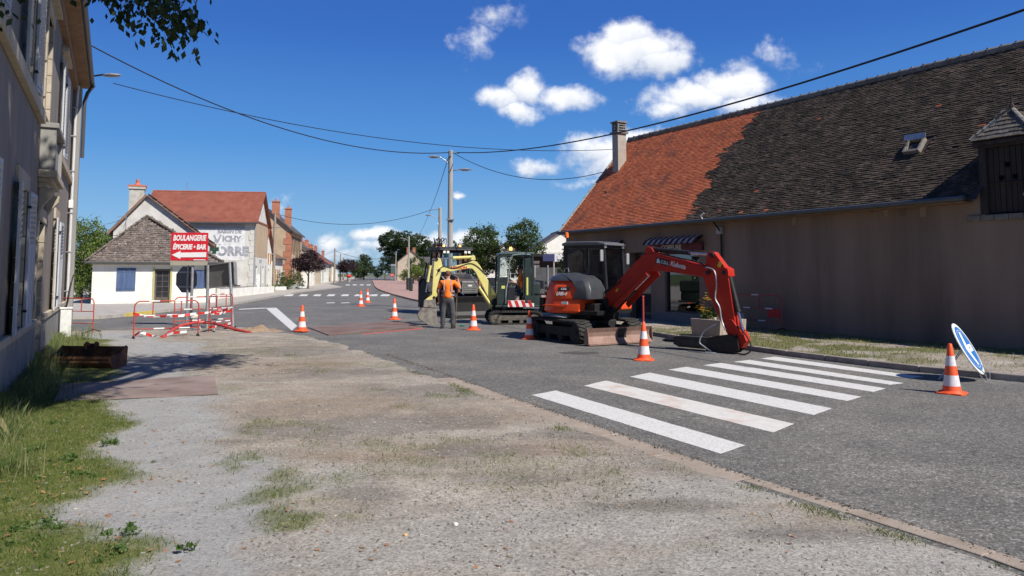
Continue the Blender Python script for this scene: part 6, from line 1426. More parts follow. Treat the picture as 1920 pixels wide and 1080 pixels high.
for (cx,cy,cz,n) in ((-.38,-.25,.74,26),(-.15,-.3,.66,8),(-.25,-.2,.95,20),(.2,-.2,.9,10)):
    for k in range(n):
        p = Vector((cx+rnd.gauss(0,.08),cy+rnd.gauss(0,.07),cz+rnd.gauss(0,.05))); s=.055
        for j in range(5):
            a = j*1.257; e1 = Vector((math.cos(a),math.sin(a),.2))*s; e2 = Vector((-math.sin(a),math.cos(a),0))*s*.4; fl += [p,p+e1*.6+e2,p+e1,p+e1*.6-e2]
soup('blooms', np.array([tuple(v) for v in fl]), 4, leafmat('bloom',(.80,.42,.02),(.75,.60,.03), trans=.2), fb)
soup('lavender', leaves(260,[(.15,.1,1.05,.2,.15,.16)],.05,62,.06), 4, leafmat('lav',(.10,.09,.19),(.17,.16,.26)), fb)
c_ = G(1395,632); MBx = thing('cement_block','pale grey concrete block standing behind the excavator arm','block',(c_.x,c_.y+.9,.1), math.atan2(dB.y,dB.x)); MB().bx(-.2,.2,-.2,.2,0,.5).build('block', concrete, MBx, bevel=.02)
wp = lambda t, off: o_barn+dB*(17.7-t)-nB*off      # points along the barn wall
def barnpt(px, off): 
    u_ = (ray(px,560).x/ray(px,560).y); A = o_barn-nB*off; t = (u_*A.y-A.x)/(dB.x-u_*dB.y); return A+dB*t
q0, q1 = barnpt(1330,.35), barnpt(1464,.35)
br = mat('shaded_barrier_red',(.42,.04,.03),(.52,.06,.04))
barrier('red and white barrier with red plate leaning along the barn wall', (q0.x+dB.x*0,q0.y), (q1.x,q1.y), 1.02, plate=True, mr=redp, dz=.1)
# dark site fence and sheds at the right rear
c_ = at(978,50); sf = thing('steel_fence','dark grey corrugated steel fence panels behind the yellow excavator','fence',(c_.x,50,.06), .06)
dg = mat('fence_panel',(.085,.088,.09),(.12,.125,.125),rough=.6,scale=3)
for k in range(5):
    x = k*.86
    b = MB(); 
    for j in range(8): b.bx(x+.03+j*.10,x+.03+j*.10+.09,-.02+(j%2)*.015,.02+(j%2)*.015,.35,2.05)
    b.build('panel', dg, sf); 
for k in range(6): MB().cyl((k*.86,-.02,0),(k*.86,-.02,2.2),.045,n=8).build('post', steel if k in (2,4) else concrete, sf)
c_ = at(995,56); cp = thing('carport','black flat roofed shelter behind the steel fence','shelter',(c_.x,56,.06), .05)
MB().bx(-.4,4.8,-.5,3.5,2.9,3.08).build('roof', blackmetal, cp)
for x in (0,2.2,4.4): MB().bx(x-.06,x+.06,0,.12,0,2.9).build('post', blackmetal, cp)
MB().bx(-.3,4.6,2.8,2.9,0,2.9).build('back_wall', flat('dark_wall',(.035,.033,.033),.9), cp)
MB().bx(.25,.75,1.2,1.25,2.05,2.3).bx(.25,.75,1.2,1.25,2.4,2.6).build('hanging_sheet', whitep, cp)
c_ = at(1040,49); sg2 = thing('agency_sign','blue and white board on a post above the dark fence','sign',(c_.x,49,.06), 0)
MB().cyl((-.05,0,0),(-.05,0,2.95),.04,n=8).build('post', concrete, sg2); MB().bx(-.75,.0,-.05,-.02,2.45,2.9).build('blue_board', flat('board_blue',(.05,.055,.14),.5), sg2); MB().bx(.0,.66,-.05,-.02,2.42,2.92).build('white_board', whitep, sg2)
b = MB().bx(.14,.50,-.058,-.051,2.52,2.58).bx(.14,.18,-.058,-.051,2.58,2.78).bx(.46,.50,-.058,-.051,2.58,2.72); b.build('pictogram', frg, sg2)

# ------------------------------------------------------------------ machines
kred = mat('machine_orange', (.82,.085,.020),(.88,.11,.028), rough=.42, spec=.3, scale=3, c3=(.55,.09,.04), s3=5, l3=.62, h3=.8)
kboom = mat('boom_red_shaded', (.43,.022,.013),(.49,.034,.017), rough=.5, spec=.25, scale=3)  # machine paint darkened in colour to carry the shade on boom and arm
kgrey = mat('hood_grey', (.040,.043,.048),(.055,.058,.063), rough=.42, spec=.5, scale=4)
cabm = mat('cab_black', (.018,.019,.023),(.028,.029,.034), rough=.38, spec=.5)
chrome = flat('rod_chrome', (.55,.56,.60), .18, metal=.9)
yellowp = mat('pale_yellow', (.72,.64,.20),(.80,.72,.28), rough=.5, scale=4, c3=(.42,.36,.14), s3=6, l3=.58, h3=.75)
greencab = mat('dark_green_cab', (.022,.034,.032),(.034,.048,.045), rough=.4, scale=3)
trackdirt = mat('dusty_track', (.075,.068,.058),(.17,.15,.125), rough=.9, scale=7)
earthst = mat('worn_steel', (.20,.18,.16),(.34,.31,.27), rough=.65, metal=.3, scale=9, c3=(.13,.10,.08), s3=4)
lampg = flat('lamp_glass', (.75,.75,.70), .15); amber = mat('amber_beacon',(.80,.16,.02),(.85,.22,.03),rough=.25)
lit = flat('lit_beacon',(1.0,.42,.10),.4,emit=2.2)
def cyl2(par, a, b_, r, rod=.5, m=blackmetal, name='cylinder'):
    a, b_ = Vector(a), Vector(b_); md = a.lerp(b_, rod)
    c = MB().cyl(a, md, r, n=12).cyl(a-(b_-a).normalized()*.03, a+(b_-a).normalized()*.03, r*1.15, n=10).cyl(md-(b_-a).normalized()*.05, md, r*1.12, n=12).build(name, m, par, smooth=True)
    MB().cyl(md, b_, r*.5, n=10).build('rod', chrome, c, smooth=True); return c
def lean_prism(par, name, poly, y0, y1, m, bevel=.012):
    return MB().prism(poly, y0, y1, 'y').build(name, m, par, bevel=bevel)
def track(par, y, L, H, w, m, dirt=None):
    r = H/2; n = 10; pts = []
    for k in range(n+1): a = -math.pi/2+math.pi*k/n; pts.append((L/2-r+r*math.cos(a), r+r*math.sin(a)))
    for k in range(n+1): a = math.pi/2+math.pi*k/n; pts.append((-L/2+r+r*math.cos(a), r+r*math.sin(a)))
    inn = [((px*(1-.05/(L/2))), r+(pz_-r)*(1-.05/r)) for px,pz_ in pts]
    b = MB(); N_ = len(pts)
    for (P1, y0, y1) in ((0,y-w/2,y+w/2),):
        vs = [(p[0],y0,p[1]) for p in pts]+[(p[0],y1,p[1]) for p in pts]+[(p[0],y0,p[1]) for p in inn]+[(p[0],y1,p[1]) for p in inn]
        for i in range(N_):
            j = (i+1)%N_; 
            b.add([vs[i],vs[j],vs[N_+j],vs[N_+i]],[(0,1,2,3)]); b.add([vs[2*N_+i],vs[2*N_+j],vs[3*N_+j],vs[3*N_+i]],[(0,1,2,3)]); b.add([vs[i],vs[j],vs[2*N_+j],vs[2*N_+i]],[(0,1,2,3)]); b.add([vs[N_+i],vs[N_+j],vs[3*N_+j],vs[3*N_+i]],[(0,1,2,3)])
    t = b.build('track', m, par)
    per = [(Vector((p[0],0,p[1])), (Vector((pts[(i+1)%N_][0],0,pts[(i+1)%N_][1]))-Vector((p[0],0,p[1])))) for i,p in enumerate(pts)]
    lb = MB(); step = .10; acc = 0
    for i,(p0,d) in enumerate(per):
        Ln = d.length
        if Ln < 1e-6: continue
        dn = d.normalized(); nn = Vector((dn.z,0,-dn.x)); k = (step-acc) if acc else 0; s = k
        while s < Ln:
            p = p0+dn*s; rot = Matrix((dn, Vector((0,1,0)), nn)).transposed()
            for yy, off in ((y-w*.24,0),(y+w*.24,.03)): lb.box(p+dn*off+nn*.012+Vector((0,yy,0)), (.045,w*.46,.03), rot @ Matrix.Rotation(.25 if yy < y else -.25,3,'Z'))
            s += step
        acc = Ln-(s-step)
    lb.build('lug', m, t)
    f = MB(); f.bx(-L/2+r*1.0, L/2-r*1.0, y-w*.28, y+w*.28, H*.30, H*.72); f.build('track_frame', dirt or m, par, bevel=.02)
    for sx in (-1,1): MB().cyl((sx*(L/2-r),y-w*.34,r),(sx*(L/2-r),y+w*.34,r),r*.78,n=18).cyl((sx*(L/2-r),y-w*.38,r),(sx*(L/2-r),y+w*.38,r),r*.28,n=12).build('idler', dirt or m, par, smooth=True)
    for k in range(4): x = -L/2+r*1.5+k*(L-3*r)/3; MB().cyl((x,y-w*.3,r*.40),(x,y+w*.3,r*.40),r*.30,n=12).build('roller', dirt or m, par, smooth=True)
def hose(par, pts, r=.016, m=cablem, name='hose'):
    # smooth through points
    P_ = [Vector(p) for p in pts]; out = []
    for i in range(len(P_)-1):
        p0 = P_[max(i-1,0)]; p1 = P_[i]; p2 = P_[i+1]; p3 = P_[min(i+2,len(P_)-1)]
        for k in range(6):
            t = k/6; out.append(.5*((2*p1)+(p2-p0)*t+(2*p0-5*p1+4*p2-p3)*t*t+(3*p1-p0-3*p2+p3)*t**3))
    out.append(P_[-1]); return MB().tube(out, r, 7).build(name, m, par, smooth=True)
def bar(b, a, c, w, d):
    a, c = Vector(a), Vector(c); dd = (c-a); rot = dd.to_track_quat('Z','X').to_matrix(); b.box((a+c)/2, (w, d, dd.length), rot)

# ---- red excavator
ex = thing('red_excavator', 'orange red tracked excavator with dark hood, dozer blade and breaker hammer on its lowered arm', 'excavator', (1.87,20.3,0), 0)
aT, aU, aB = R(-60), R(-37), R(-50)
under = bpy.data.objects.new('undercarriage', None); COL.objects.link(under); under.parent = ex; under.rotation_euler.z = aT
for y in (-.78,.78): track(under, y, 2.5, .56, .40, rubber)
MB().bx(-.6,.7,-.58,.58,.25,.55).cyl((0,0,.55),(0,0,.70),.42,n=20).build('car_body', blackmetal, under, bevel=.02)
bt_ = mat('blade_brown', (.23,.135,.10),(.36,.24,.195), rough=.55, metal=.15, scale=2.4, c3=(.23,.15,.12), s3=6, l3=.52, h3=.7)
cv = [(1.60,.05),(1.52,.12),(1.49,.22),(1.50,.32),(1.57,.42),(1.60,.42),(1.545,.32),(1.53,.22),(1.56,.13),(1.64,.05)]
bl = MB().prism(cv, -.98, .98, 'y').build('blade', bt_, under)
MB().prism([(1.44,.05),(1.64,.03),(1.60,.43),(1.48,.40)], -.995,-.98,'y').prism([(1.44,.05),(1.64,.03),(1.60,.43),(1.48,.40)], .98,.995,'y').bx(1.57,1.66,-.98,.98,.02,.055).build('blade_edge', bt_, under)
MB().prism([(1.50,.04),(1.56,.04),(1.54,.25),(1.60,.44),(1.46,.44),(1.44,.2)],-.05,.22,'y').build('blade_shadow_piece', blackmetal, under)  # added black piece standing in for the shadow at the blade's middle
b = MB(); 
for y in (-.32,.32): bar(b,(.7,y,.32),(1.48,y,.25),.10,.10)
b.build('blade_arm', blackmetal, under); cyl2(under,(.75,0,.45),(1.45,0,.34),.05)
up_e = bpy.data.objects.new('upper_body', None); COL.objects.link(up_e); up_e.parent = ex; up_e.rotation_euler.z = aU
# lower skirt: rounded counterweight with side skirts
def roundback(R_, yL, yR, xF, n=14):
    pts = [(xF, yR)]
    a0 = math.asin(max(-1,yR/R_)); a1 = math.asin(min(1,yL/R_))
    for k in range(n+1):
        a = a0+(a1-a0)*k/n; pts.append((-R_*math.cos(a), R_*math.sin(a)))
    pts.append((xF, yL)); return pts
def shell(par, name, m, rings, smooth=True, bevel=0):
    """loft equal-length rings of 3-d points"""
    b = MB(); n = len(rings[0]); 
    for r_ in rings: b.v += [tuple(p) for p in r_]
    for i in range(len(rings)-1):
        for k in range(n): b.f.append([i*n+k, i*n+(k+1)%n, (i+1)*n+(k+1)%n, (i+1)*n+k]); b.m.append(0)
    b.f.append(list(range(n-1,-1,-1))); b.m.append(0); b.f.append([(len(rings)-1)*n+k for k in range(n)]); b.m.append(0)
    return b.build(name, m, par, smooth=smooth, bevel=bevel)
def ring(R_, yL, yR, xF, z): return [Vector((x,y,z)) for x,y in roundback(R_,yL,yR,xF)]
shell(up_e, 'swing_deck', blackmetal, [ring(.90,.88,-.88,.95,.70), ring(.92,.90,-.90,.98,.80)])
skirt = shell(up_e, 'counterweight', kred, [ring(.98,.93,-.95,.42,.74), ring(1.02,.955,-.99,.48,.79), ring(1.0,.955,-.965,.50,.95), ring(.965,.93,-.925,.50,1.08)])
MB().bx(-.02,.16,-.99,-.972,.96,1.03).build('white_sticker', whitep, skirt)
MB().prism([(-.62,.92),(-.1,.885),(.1,.91),(.0,.935),(-.5,.95)],-.995,-.97,'y').build('skirt_rib', kred, skirt, bevel=.008)
# orange side hood, bulging outwards, topped by the grey cover
hood = shell(up_e, 'hood_panel', kred, [ring(.985,.55,-.945,.26,1.085), ring(.985,.55,-.95,.30,1.13), ring(.94,.55,-.90,.36,1.33), ring(.875,.55,-.83,.26,1.49), ring(.80,.52,-.74,.02,1.59)])
cover = shell(up_e, 'grey_cover', kgrey, [[Vector((x,y,1.085)) for x,y in ((.28,-.965),(.28,-.15),(.80,-.15),(.80,-.90),(.72,-.965))],
   [Vector((x,y,1.35)) for x,y in ((.38,-.945),(.30,-.15),(.78,-.15),(.78,-.87),(.68,-.945))],
   [Vector((x,y,1.55)) for x,y in ((.22,-.89),(.20,-.15),(.66,-.15),(.66,-.78),(.56,-.87))],
   [Vector((x,y,1.68)) for x,y in ((-.06,-.77),(-.06,-.15),(.46,-.15),(.46,-.66),(.36,-.75))],
   [Vector((x,y,1.73)) for x,y in ((-.3,-.62),(-.3,-.15),(.15,-.15),(.15,-.5),(.05,-.58))]], bevel=.02)
top = shell(up_e, 'hood_top', kgrey, [ring(.885,.56,-.85,.20,1.555), ring(.80,.55,-.78,.08,1.66), ring(.62,.5,-.6,.02,1.735), ring(.35,.3,-.33,-.05,1.76)])
MB().bx(-.45,-.15,-.25,.02,1.755,1.775).build('filler_grille', blackmetal, up_e, bevel=.006)
b = MB()
for k in range(3): 
    z = 1.16+k*.14; pts = [(-.99*math.cos(a),.99*math.sin(a)) for a in [R(-42+4*j) for j in range(6)]]
    for (p0,p1) in zip(pts[:-1],pts[1:]): b.add([(p0[0]*1.012,p0[1]*1.012,z),(p1[0]*1.012,p1[1]*1.012,z),(p1[0]*1.012,p1[1]*1.012,z+.10),(p0[0]*1.012,p0[1]*1.012,z+.10),(p0[0]*.97,p0[1]*.97,z+.05),(p1[0]*.97,p1[1]*.97,z+.05)],[(0,1,2,3),(0,4,5,1),(3,2,5,4)])
b.build('side_vent', blackmetal, up_e)
MB().prism([(-1.02,.74),(-.9,.70),(-.86,1.1),(-1.0,1.1)],-.55,.55,'y').build('rear_bumper', blackmetal, up_e)
lh = bpy.data.objects.new('name_decal', None); COL.objects.link(lh); lh.parent = up_e
ah = R(-50)
def hoodtext(s, size, ang, z, m, b_=0.004, rad=1.0): 
    ang = R(ang); return text(s, size, m, lh, (-rad*math.cos(ang), rad*math.sin(ang), z), (R(83),0,ang-math.pi/2), bold=b_)
text('U48-4', .125, flat('decal_silver',(.6,.6,.6),.4), lh, (-.06,-.940,1.22), (R(77),0,R(0)), bold=.006, shear=.3)
text('C.D.L', .07, flat('decal_silver',(.6,.6,.6),.4), lh, (-.0,-.912,1.345), (R(72),0,R(0)), bold=.003)
MB().box((-.0,-.902,1.345),(.34,.008,.10),Matrix.Rotation(R(-18),3,'X')).build('black_plate', blackmetal, lh)
# cab: posts, roof, panels, glass
cab = bpy.data.objects.new('cab', None); COL.objects.link(cab); cab.parent = up_e
X0c,X1c,Y0c,Y1c,ZB,ZT = -.52,.78,-.06,.90,.82,2.50
b = MB(); pw_ = .085
posts = {'rr':((X0c,Y0c),(X0c+.03,Y0c)),'rl':((X0c,Y1c),(X0c+.03,Y1c)),'fr':((X1c,Y0c),(X1c-.10,Y0c)),'fl':((X1c,Y1c),(X1c-.10,Y1c))}
for k,((xa,ya),(xb,yb)) in posts.items(): bar(b,(xa,ya,ZB),(xb,yb,ZT),pw_,pw_)
bar(b,(.18,Y0c,ZB),(.16,Y0c,ZT),.07,.06); bar(b,(.18,Y1c,ZB),(.16,Y1c,ZT),.07,.06)
for y in (Y0c,Y1c): b.bx(X0c,X1c-.06,y-.04,y+.04,ZT-.10,ZT-.01).bx(X0c,X1c,y-.035,y+.035,ZB,ZB+.18)
for x in (X0c+.03,X1c-.10): b.bx(x-.045,x+.045,Y0c+.04,Y1c-.04,ZT-.10,ZT-.01)
b.bx(X0c-.03,X0c+.05,Y0c+.04,Y1c-.04,ZB,1.55)
b.build('cab_frame', cabm, cab, bevel=.015)
MB().bx(X0c,.15,Y0c-.02,Y0c+.02,ZB+.18,1.62).bx(.20,X1c-.02,Y0c-.015,Y0c+.015,ZB+.18,1.02).bx(X1c-.03,X1c+.02,Y0c+.04,Y1c-.04,ZB,1.08).build('cab_panel', cabm, cab, bevel=.01)
MB().prism([(X0c-.07,ZT-.02),(X0c-.05,ZT+.05),(X0c+.1,ZT+.09),(X1c-.25,ZT+.08),(X1c-.02,ZT+.03),(X1c+.02,ZT-.03)], Y0c-.07, Y1c+.07,'y').build('roof', mat('cab_roof',(.10,.105,.11),(.14,.145,.15),rough=.35), cab, bevel=.035, seg=3)
dglass = glassmat('dark_cab_glass', (.50,.54,.55), .8)
MB().quad((X0c+.03,Y0c,1.62),(.15,Y0c,1.62),(.14,Y0c,ZT-.10),(X0c+.05,Y0c,ZT-.10)).quad((.20,Y0c,1.02),(X1c-.03,Y0c,1.02),(X1c-.12,Y0c,ZT-.10),(.18,Y0c,ZT-.10)).quad((X1c-.01,Y0c+.04,1.08),(X1c-.01,Y1c-.04,1.08),(X1c-.10,Y1c-.04,ZT-.10),(X1c-.10,Y0c+.04,ZT-.10)).quad((X0c,Y1c,ZB+.18),(.15,Y1c,ZB+.18),(.14,Y1c,ZT-.1),(X0c+.04,Y1c,ZT-.1)).quad((.2,Y1c,ZB+.18),(X1c,Y1c,ZB+.18),(X1c-.1,Y1c,ZT-.1),(.18,Y1c,ZT-.1)).quad((X0c,Y0c+.04,1.55),(X0c,Y1c-.04,1.55),(X0c+.03,Y1c-.04,ZT-.1),(X0c+.03,Y0c+.04,ZT-.1)).build('window', dglass, cab)
MB().bx(-.42,-.02,.18,.66,1.22,1.34).build('seat', cabm, cab, bevel=.03); MB().bx(-.50,-.38,.20,.64,1.34,2.02).build('seat_back', cabm, cab, bevel=.04)
MB().bx(-.44,-.36,.30,.54,2.04,2.24).build('headrest', cabm, cab, bevel=.03)
b = MB().bx(.05,.25,.02,.10,1.0,1.45).bx(.05,.25,.74,.82,1.0,1.45); b.cyl((.45,.30,.95),(.42,.30,1.5),.012,n=6).cyl((.45,.42,.95),(.42,.42,1.5),.012,n=6).cyl((.15,.06,1.45),(.17,.06,1.68),.015,n=6).cyl((.15,.78,1.45),(.17,.78,1.68),.015,n=6); b.build('controls', blackmetal, cab)
# helmet-grey mirrors, lamps, beacon
for (x,y,dz) in ((X1c-.05,Y0c-.18,2.22),(X1c,Y1c+.16,2.15)):
    mm = MB().bx(x-.02,x+.02,y-.07,y+.07,dz-.17,dz+.13).build('mirror', flat('mirror_grey',(.30,.31,.32),.25), cab, bevel=.02); MB().tube([(X1c-.1,Y0c if y<0 else Y1c,dz+.1),(x,y,dz+.1)],.01,5).build('mirror_arm', blackmetal, mm)
for y in (Y0c+.02,Y1c+.0):
    l_ = MB().bx(X1c-.16,X1c-.06,y-.07,y+.07,ZT-.10,ZT+.05).build('lamp_housing', blackmetal, cab, bevel=.015); MB().bx(X1c-.06,X1c-.045,y-.055,y+.055,ZT-.085,ZT+.035).build('lamp_lens', lampg, l_)
be = MB().cyl((X0c+.03,Y0c+.06,ZT+.0),(X0c+.03,Y0c+.06,ZT+.20),.02,n=8).build('beacon_stem', blackmetal, cab); MB().lathe([(.055,0),(.058,.06),(.05,.13),(.02,.15)],14,(X0c+.03,Y0c+.06,ZT+.20)).build('beacon', amber, be, smooth=True)
# boom group in its own heading
bm_ = bpy.data.objects.new('boom_assembly', None); COL.objects.link(bm_); bm_.parent = ex; bm_.location = (2.45-1.87, 19.7-20.3, 0); bm_.rotation_euler.z = aB
MB().bx(-.32,.12,-.16,.16,.62,1.10).cyl((0,-.2,1.02),(0,.2,1.02),.10,n=14).bx(-.05,.30,-.12,.12,.58,.86).build('swing_bracket', blackmetal, bm_, bevel=.02)
boomp = [(-.05,.98),(.03,1.20),(1.05,2.04),(1.22,2.17),(1.38,2.235),(1.6,2.22),(3.15,1.885),(3.23,1.72),(3.1,1.655),(1.85,1.80),(1.50,1.80),(1.30,1.73),(.22,.93),(.08,.90)]
bo = MB().prism(boomp, -.095,.095,'y').build('boom', kboom, bm_, bevel=.012)
fm = MB()
def flange(b, pts, w=.13, t=.012):
    for a,c in zip(pts[:-1],pts[1:]):
        a3, c3_ = Vector((a[0],0,a[1])), Vector((c[0],0,c[1])); bar(b, a3, c3_, t if False else w*2, t)
def topstrip(name, pts, w, t, m, par):
    b = MB()
    for a,c in zip(pts[:-1],pts[1:]):
        nx_,nz_ = -(c[1]-a[1]), c[0]-a[0]; l = math.hypot(nx_,nz_); nx_/=l; nz_/=l
        b.add([(a[0],-w,a[1]),(c[0],-w,c[1]),(c[0],w,c[1]),(a[0],w,a[1])]+[(a[0]+nx_*t,-w,a[1]+nz_*t),(c[0]+nx_*t,-w,c[1]+nz_*t),(c[0]+nx_*t,w,c[1]+nz_*t),(a[0]+nx_*t,w,a[1]+nz_*t)],[(0,3,2,1),(4,5,6,7),(0,1,5,4),(1,2,6,5),(2,3,7,6),(3,0,4,7)])
    return b.build(name, m, par)
topstrip('boom_flange', [(1.6,2.222),(3.12,1.894)], .105, .014, kboom, bm_)
MB().prism([(1.34,2.22),(1.36,2.34),(1.44,2.40),(1.54,2.37),(1.66,2.22)],-.10,-.07,'y').prism([(1.34,2.22),(1.36,2.34),(1.44,2.40),(1.54,2.37),(1.66,2.22)],.07,.10,'y').build('boom_ear', kboom, bm_, bevel=.006)
cyl2(bm_, (1.50,0,2.33), (3.28,0,2.15), .055, .62)
for y in (-.14,): cyl2(bm_, (.22,y,.72), (1.52,y,1.72), .07, .62)
MB().prism([(1.30,1.78),(1.52,1.82),(1.62,1.70),(.60,.88),(.50,.98)],.12,.14,'y').prism([(.52,.86),(1.56,1.68),(1.5,1.76),(.46,.95)],-.26,-.235,'y').build('cylinder_guard', kboom, bm_, bevel=.004)
armp = [(3.10,2.02),(3.12,2.17),(3.20,2.23),(3.32,2.22),(3.44,2.08),(3.66,1.82),(3.68,1.66),(3.84,.60),(3.94,.38),(3.90,.28),(3.76,.26),(3.66,.36),(3.50,.60),(3.16,1.30),(2.99,1.70),(3.06,1.86)]
am = MB().prism(armp, -.08,.08,'y').build('arm', kboom, bm_, bevel=.01)
for x_, z_ in ((3.17,1.76),(3.28,2.15),(3.60,1.76),(3.84,.36)): MB().cyl((x_,-.125,z_),(x_,.125,z_),.055,n=12).build('pin', blackmetal, bm_, smooth=True)
MB().prism([(3.52,1.84),(3.58,1.90),(3.70,1.84),(3.72,1.68),(3.64,1.62),(3.56,1.66)],-.12,.12,'y').build('cylinder_bracket', kboom, bm_, bevel=.01)
cyl2(bm_, (3.64,0,1.76), (3.98,0,.46), .058, .66)
MB().prism([(3.70,.74),(3.78,.74),(4.02,.44),(3.94,.40)],-.12,-.09,'y').prism([(3.70,.74),(3.78,.74),(4.02,.44),(3.94,.40)],.09,.12,'y').prism([(3.90,.46),(4.02,.50),(4.10,.30),(3.98,.14),(3.86,.12),(3.9,.3)],-.09,.09,'y').build('bucket_link', kboom, bm_, bevel=.008)
# breaker hammer lying on the road
hm = mat('hammer_dark', (.045,.040,.036),(.085,.072,.062), rough=.7, scale=9, c3=(.15,.09,.06), s3=5)
MB().prism([(3.10,.02),(3.30,.0),(3.80,.02),(3.95,.14),(3.92,.34),(3.70,.42),(3.34,.36),(3.12,.28)],-.15,-.12,'y').prism([(3.10,.02),(3.30,.0),(3.80,.02),(3.95,.14),(3.92,.34),(3.70,.42),(3.34,.36),(3.12,.28)],.12,.15,'y').bx(3.15,3.8,-.12,.12,.05,.32).build('hammer_bracket', blackmetal, bm_, bevel=.01)
MB().bx(2.30,3.12,-.13,.13,.05,.30).prism([(2.16,.10),(2.31,.05),(2.31,.30),(2.16,.26)],-.10,.10,'y').bx(2.40,2.95,-.155,-.13,.09,.25).build('hammer_body', hm, bm_, bevel=.02)
MB().cyl((2.17,0,.175),(1.86,0,.165),.042,n=12).cyl((1.86,0,.165),(1.76,0,.16),.042,.012,n=12).build('chisel', blackmetal, bm_, smooth=True)
hose(bm_, [(3.12,-.11,1.88),(3.36,-.14,1.80),(3.42,-.15,1.5),(3.38,-.15,1.2),(3.48,-.14,1.0),(3.52,-.13,.72),(3.62,-.14,.5)], .018, steel)
hose(bm_, [(1.62,-.10,2.25),(2.3,-.11,2.12),(2.95,-.11,1.98),(3.12,-.11,1.88)], .016)
hose(bm_, [(3.9,-.10,.62),(4.15,-.14,.40),(4.28,-.18,.16),(4.15,-.22,.03),(3.85,-.2,.05)], .017)
hose(bm_, [(3.40,-.16,.62),(3.12,-.22,.45),(3.02,-.26,.22),(3.12,-.24,.12),(3.30,-.2,.02)], .016, steel)
hose(bm_, [(2.7,-.25,.015),(2.95,-.45,.015),(3.3,-.5,.015),(3.5,-.35,.015),(3.2,-.3,.02)], .010, steel)
for k in range(3): hose(bm_, [(-.1,-.1+.08*k,1.05),(.0,-.12+.08*k,1.25),(.3,-.11+.06*k,1.40),(.55,-.10,1.55)], .018)
hose(bm_, [(-.1,-.18,.95),(.15,-.24,.72),(.5,-.22,.8),(.8,-.18,1.1)], .018)
sil = flat('decal_silver',(.6,.6,.6),.4)
tilt = R(12.2)
dcl = MB().box((1.87,-.0995,2.02),(.40,.006,.14),Matrix.Rotation(tilt,3,'Y')).build('black_plate', blackmetal, bm_)
MB().prism([(1.70,2.0),(1.82,1.98),(1.78,2.09),(1.73,2.10)],-.106,-.103,'y').build('decal_mark', sil, dcl)
o = text('C.D.L', .10, sil, bm_, (1.95,-.1045,1.995), (R(90),R(12.2),0), bold=.003); 
o = text('Kubota', .15, sil, bm_, (2.33,-.098,1.93), (R(90),R(12.2),0), bold=.006, shear=.15)
MB().box((.42,-.0985,1.32),(.10,.005,.05),Matrix.Rotation(-.7,3,'Y')).box((3.47,-.084,1.94),(.09,.005,.12),Matrix.Rotation(.45,3,'Y')).build('yellow_sticker', flat('sticker_yellow',(.62,.42,.03),.5), bm_)
# step, handrails
MB().bx(.50,.80,-.70,-.2,.72,.98).build('front_step', blackmetal, up_e, bevel=.02)
MB().prism([(.86,.78),(1.0,.80),(1.02,.95),(.86,1.0)],.30,.85,'y').build('front_corner', kred, up_e, bevel=.03)
MB().tube([(-.5,-.10,1.74),(-.5,-.10,1.86),(-.38,-.1,1.88),(-.36,-.1,1.76)],.012,6).build('lift_eye', steel, up_e)

# ---- yellow excavator, seen from its side
yx = thing('yellow_excavator', 'pale yellow mini excavator with dark green cab, its operator seated inside', 'excavator', (.05,26.9,0), R(187))
for y in (-.62,.62): track(yx, y, 1.85, .46, .32, rubber, trackdirt)
MB().bx(-.45,.45,-.46,.46,.18,.48).cyl((0,0,.48),(0,0,.58),.35,n=18).build('car_body', blackmetal, yx, bevel=.02)
# local x forward = towards picture left; camera sees its +y side
MB().bx(-.98,.70,-.72,.72,.58,.66).build('swing_deck', greencab, yx, bevel=.02)
shell(yx, 'counterweight', greencab, [ring(.98,.72,-.72,-.3,.60), ring(1.0,.75,-.75,-.3,.75), ring(.98,.74,-.74,-.3,.98)])
MB().bx(-.9,-.38,-.7,.40,.98,1.45).build('engine_hood', greencab, yx, bevel=.08, seg=3)
rb_ = MB().bx(-.62,.28,.722,.745,.60,.82).build('hazard_board', whitep, yx)
b = MB()
for k in range(4):
    x = -.58+k*.23; b.add([(x,.749,.605),(x+.11,.749,.605),(x+.19,.749,.815),(x+.08,.749,.815)],[(0,1,2,3)])
b.build('hazard_stripe', flat('stripe_red',(.55,.03,.03),.4), rb_)
XA,XB,YA,YB,Z0_,Z1_ = -.60,.62,-.24,.68,.66,2.44
cb = bpy.data.objects.new('cab', None); COL.objects.link(cb); cb.parent = yx
b = MB()
for (xa,xb) in ((XA,XA+.02),(XB,XB-.05)):
    for y in (YA,YB): bar(b,(xa,y,Z0_),(xb,y,Z1_-.05),.07,.06)
for y in (YA,YB):
    bar(b,(-.28,y,Z0_),(-.26,y,Z1_-.05),.055,.05)
    b.bx(XA,XB-.03,y-.03,y+.03,Z1_-.12,Z1_-.04)
b.bx(XB-.09,XB-.03,YA+.03,YB-.03,Z1_-.12,Z1_-.04).bx(XA-.0,XA+.05,YA+.03,YB-.03,Z1_-.12,Z1_-.04)
b.build('cab_frame', greencab, cb, bevel=.012)
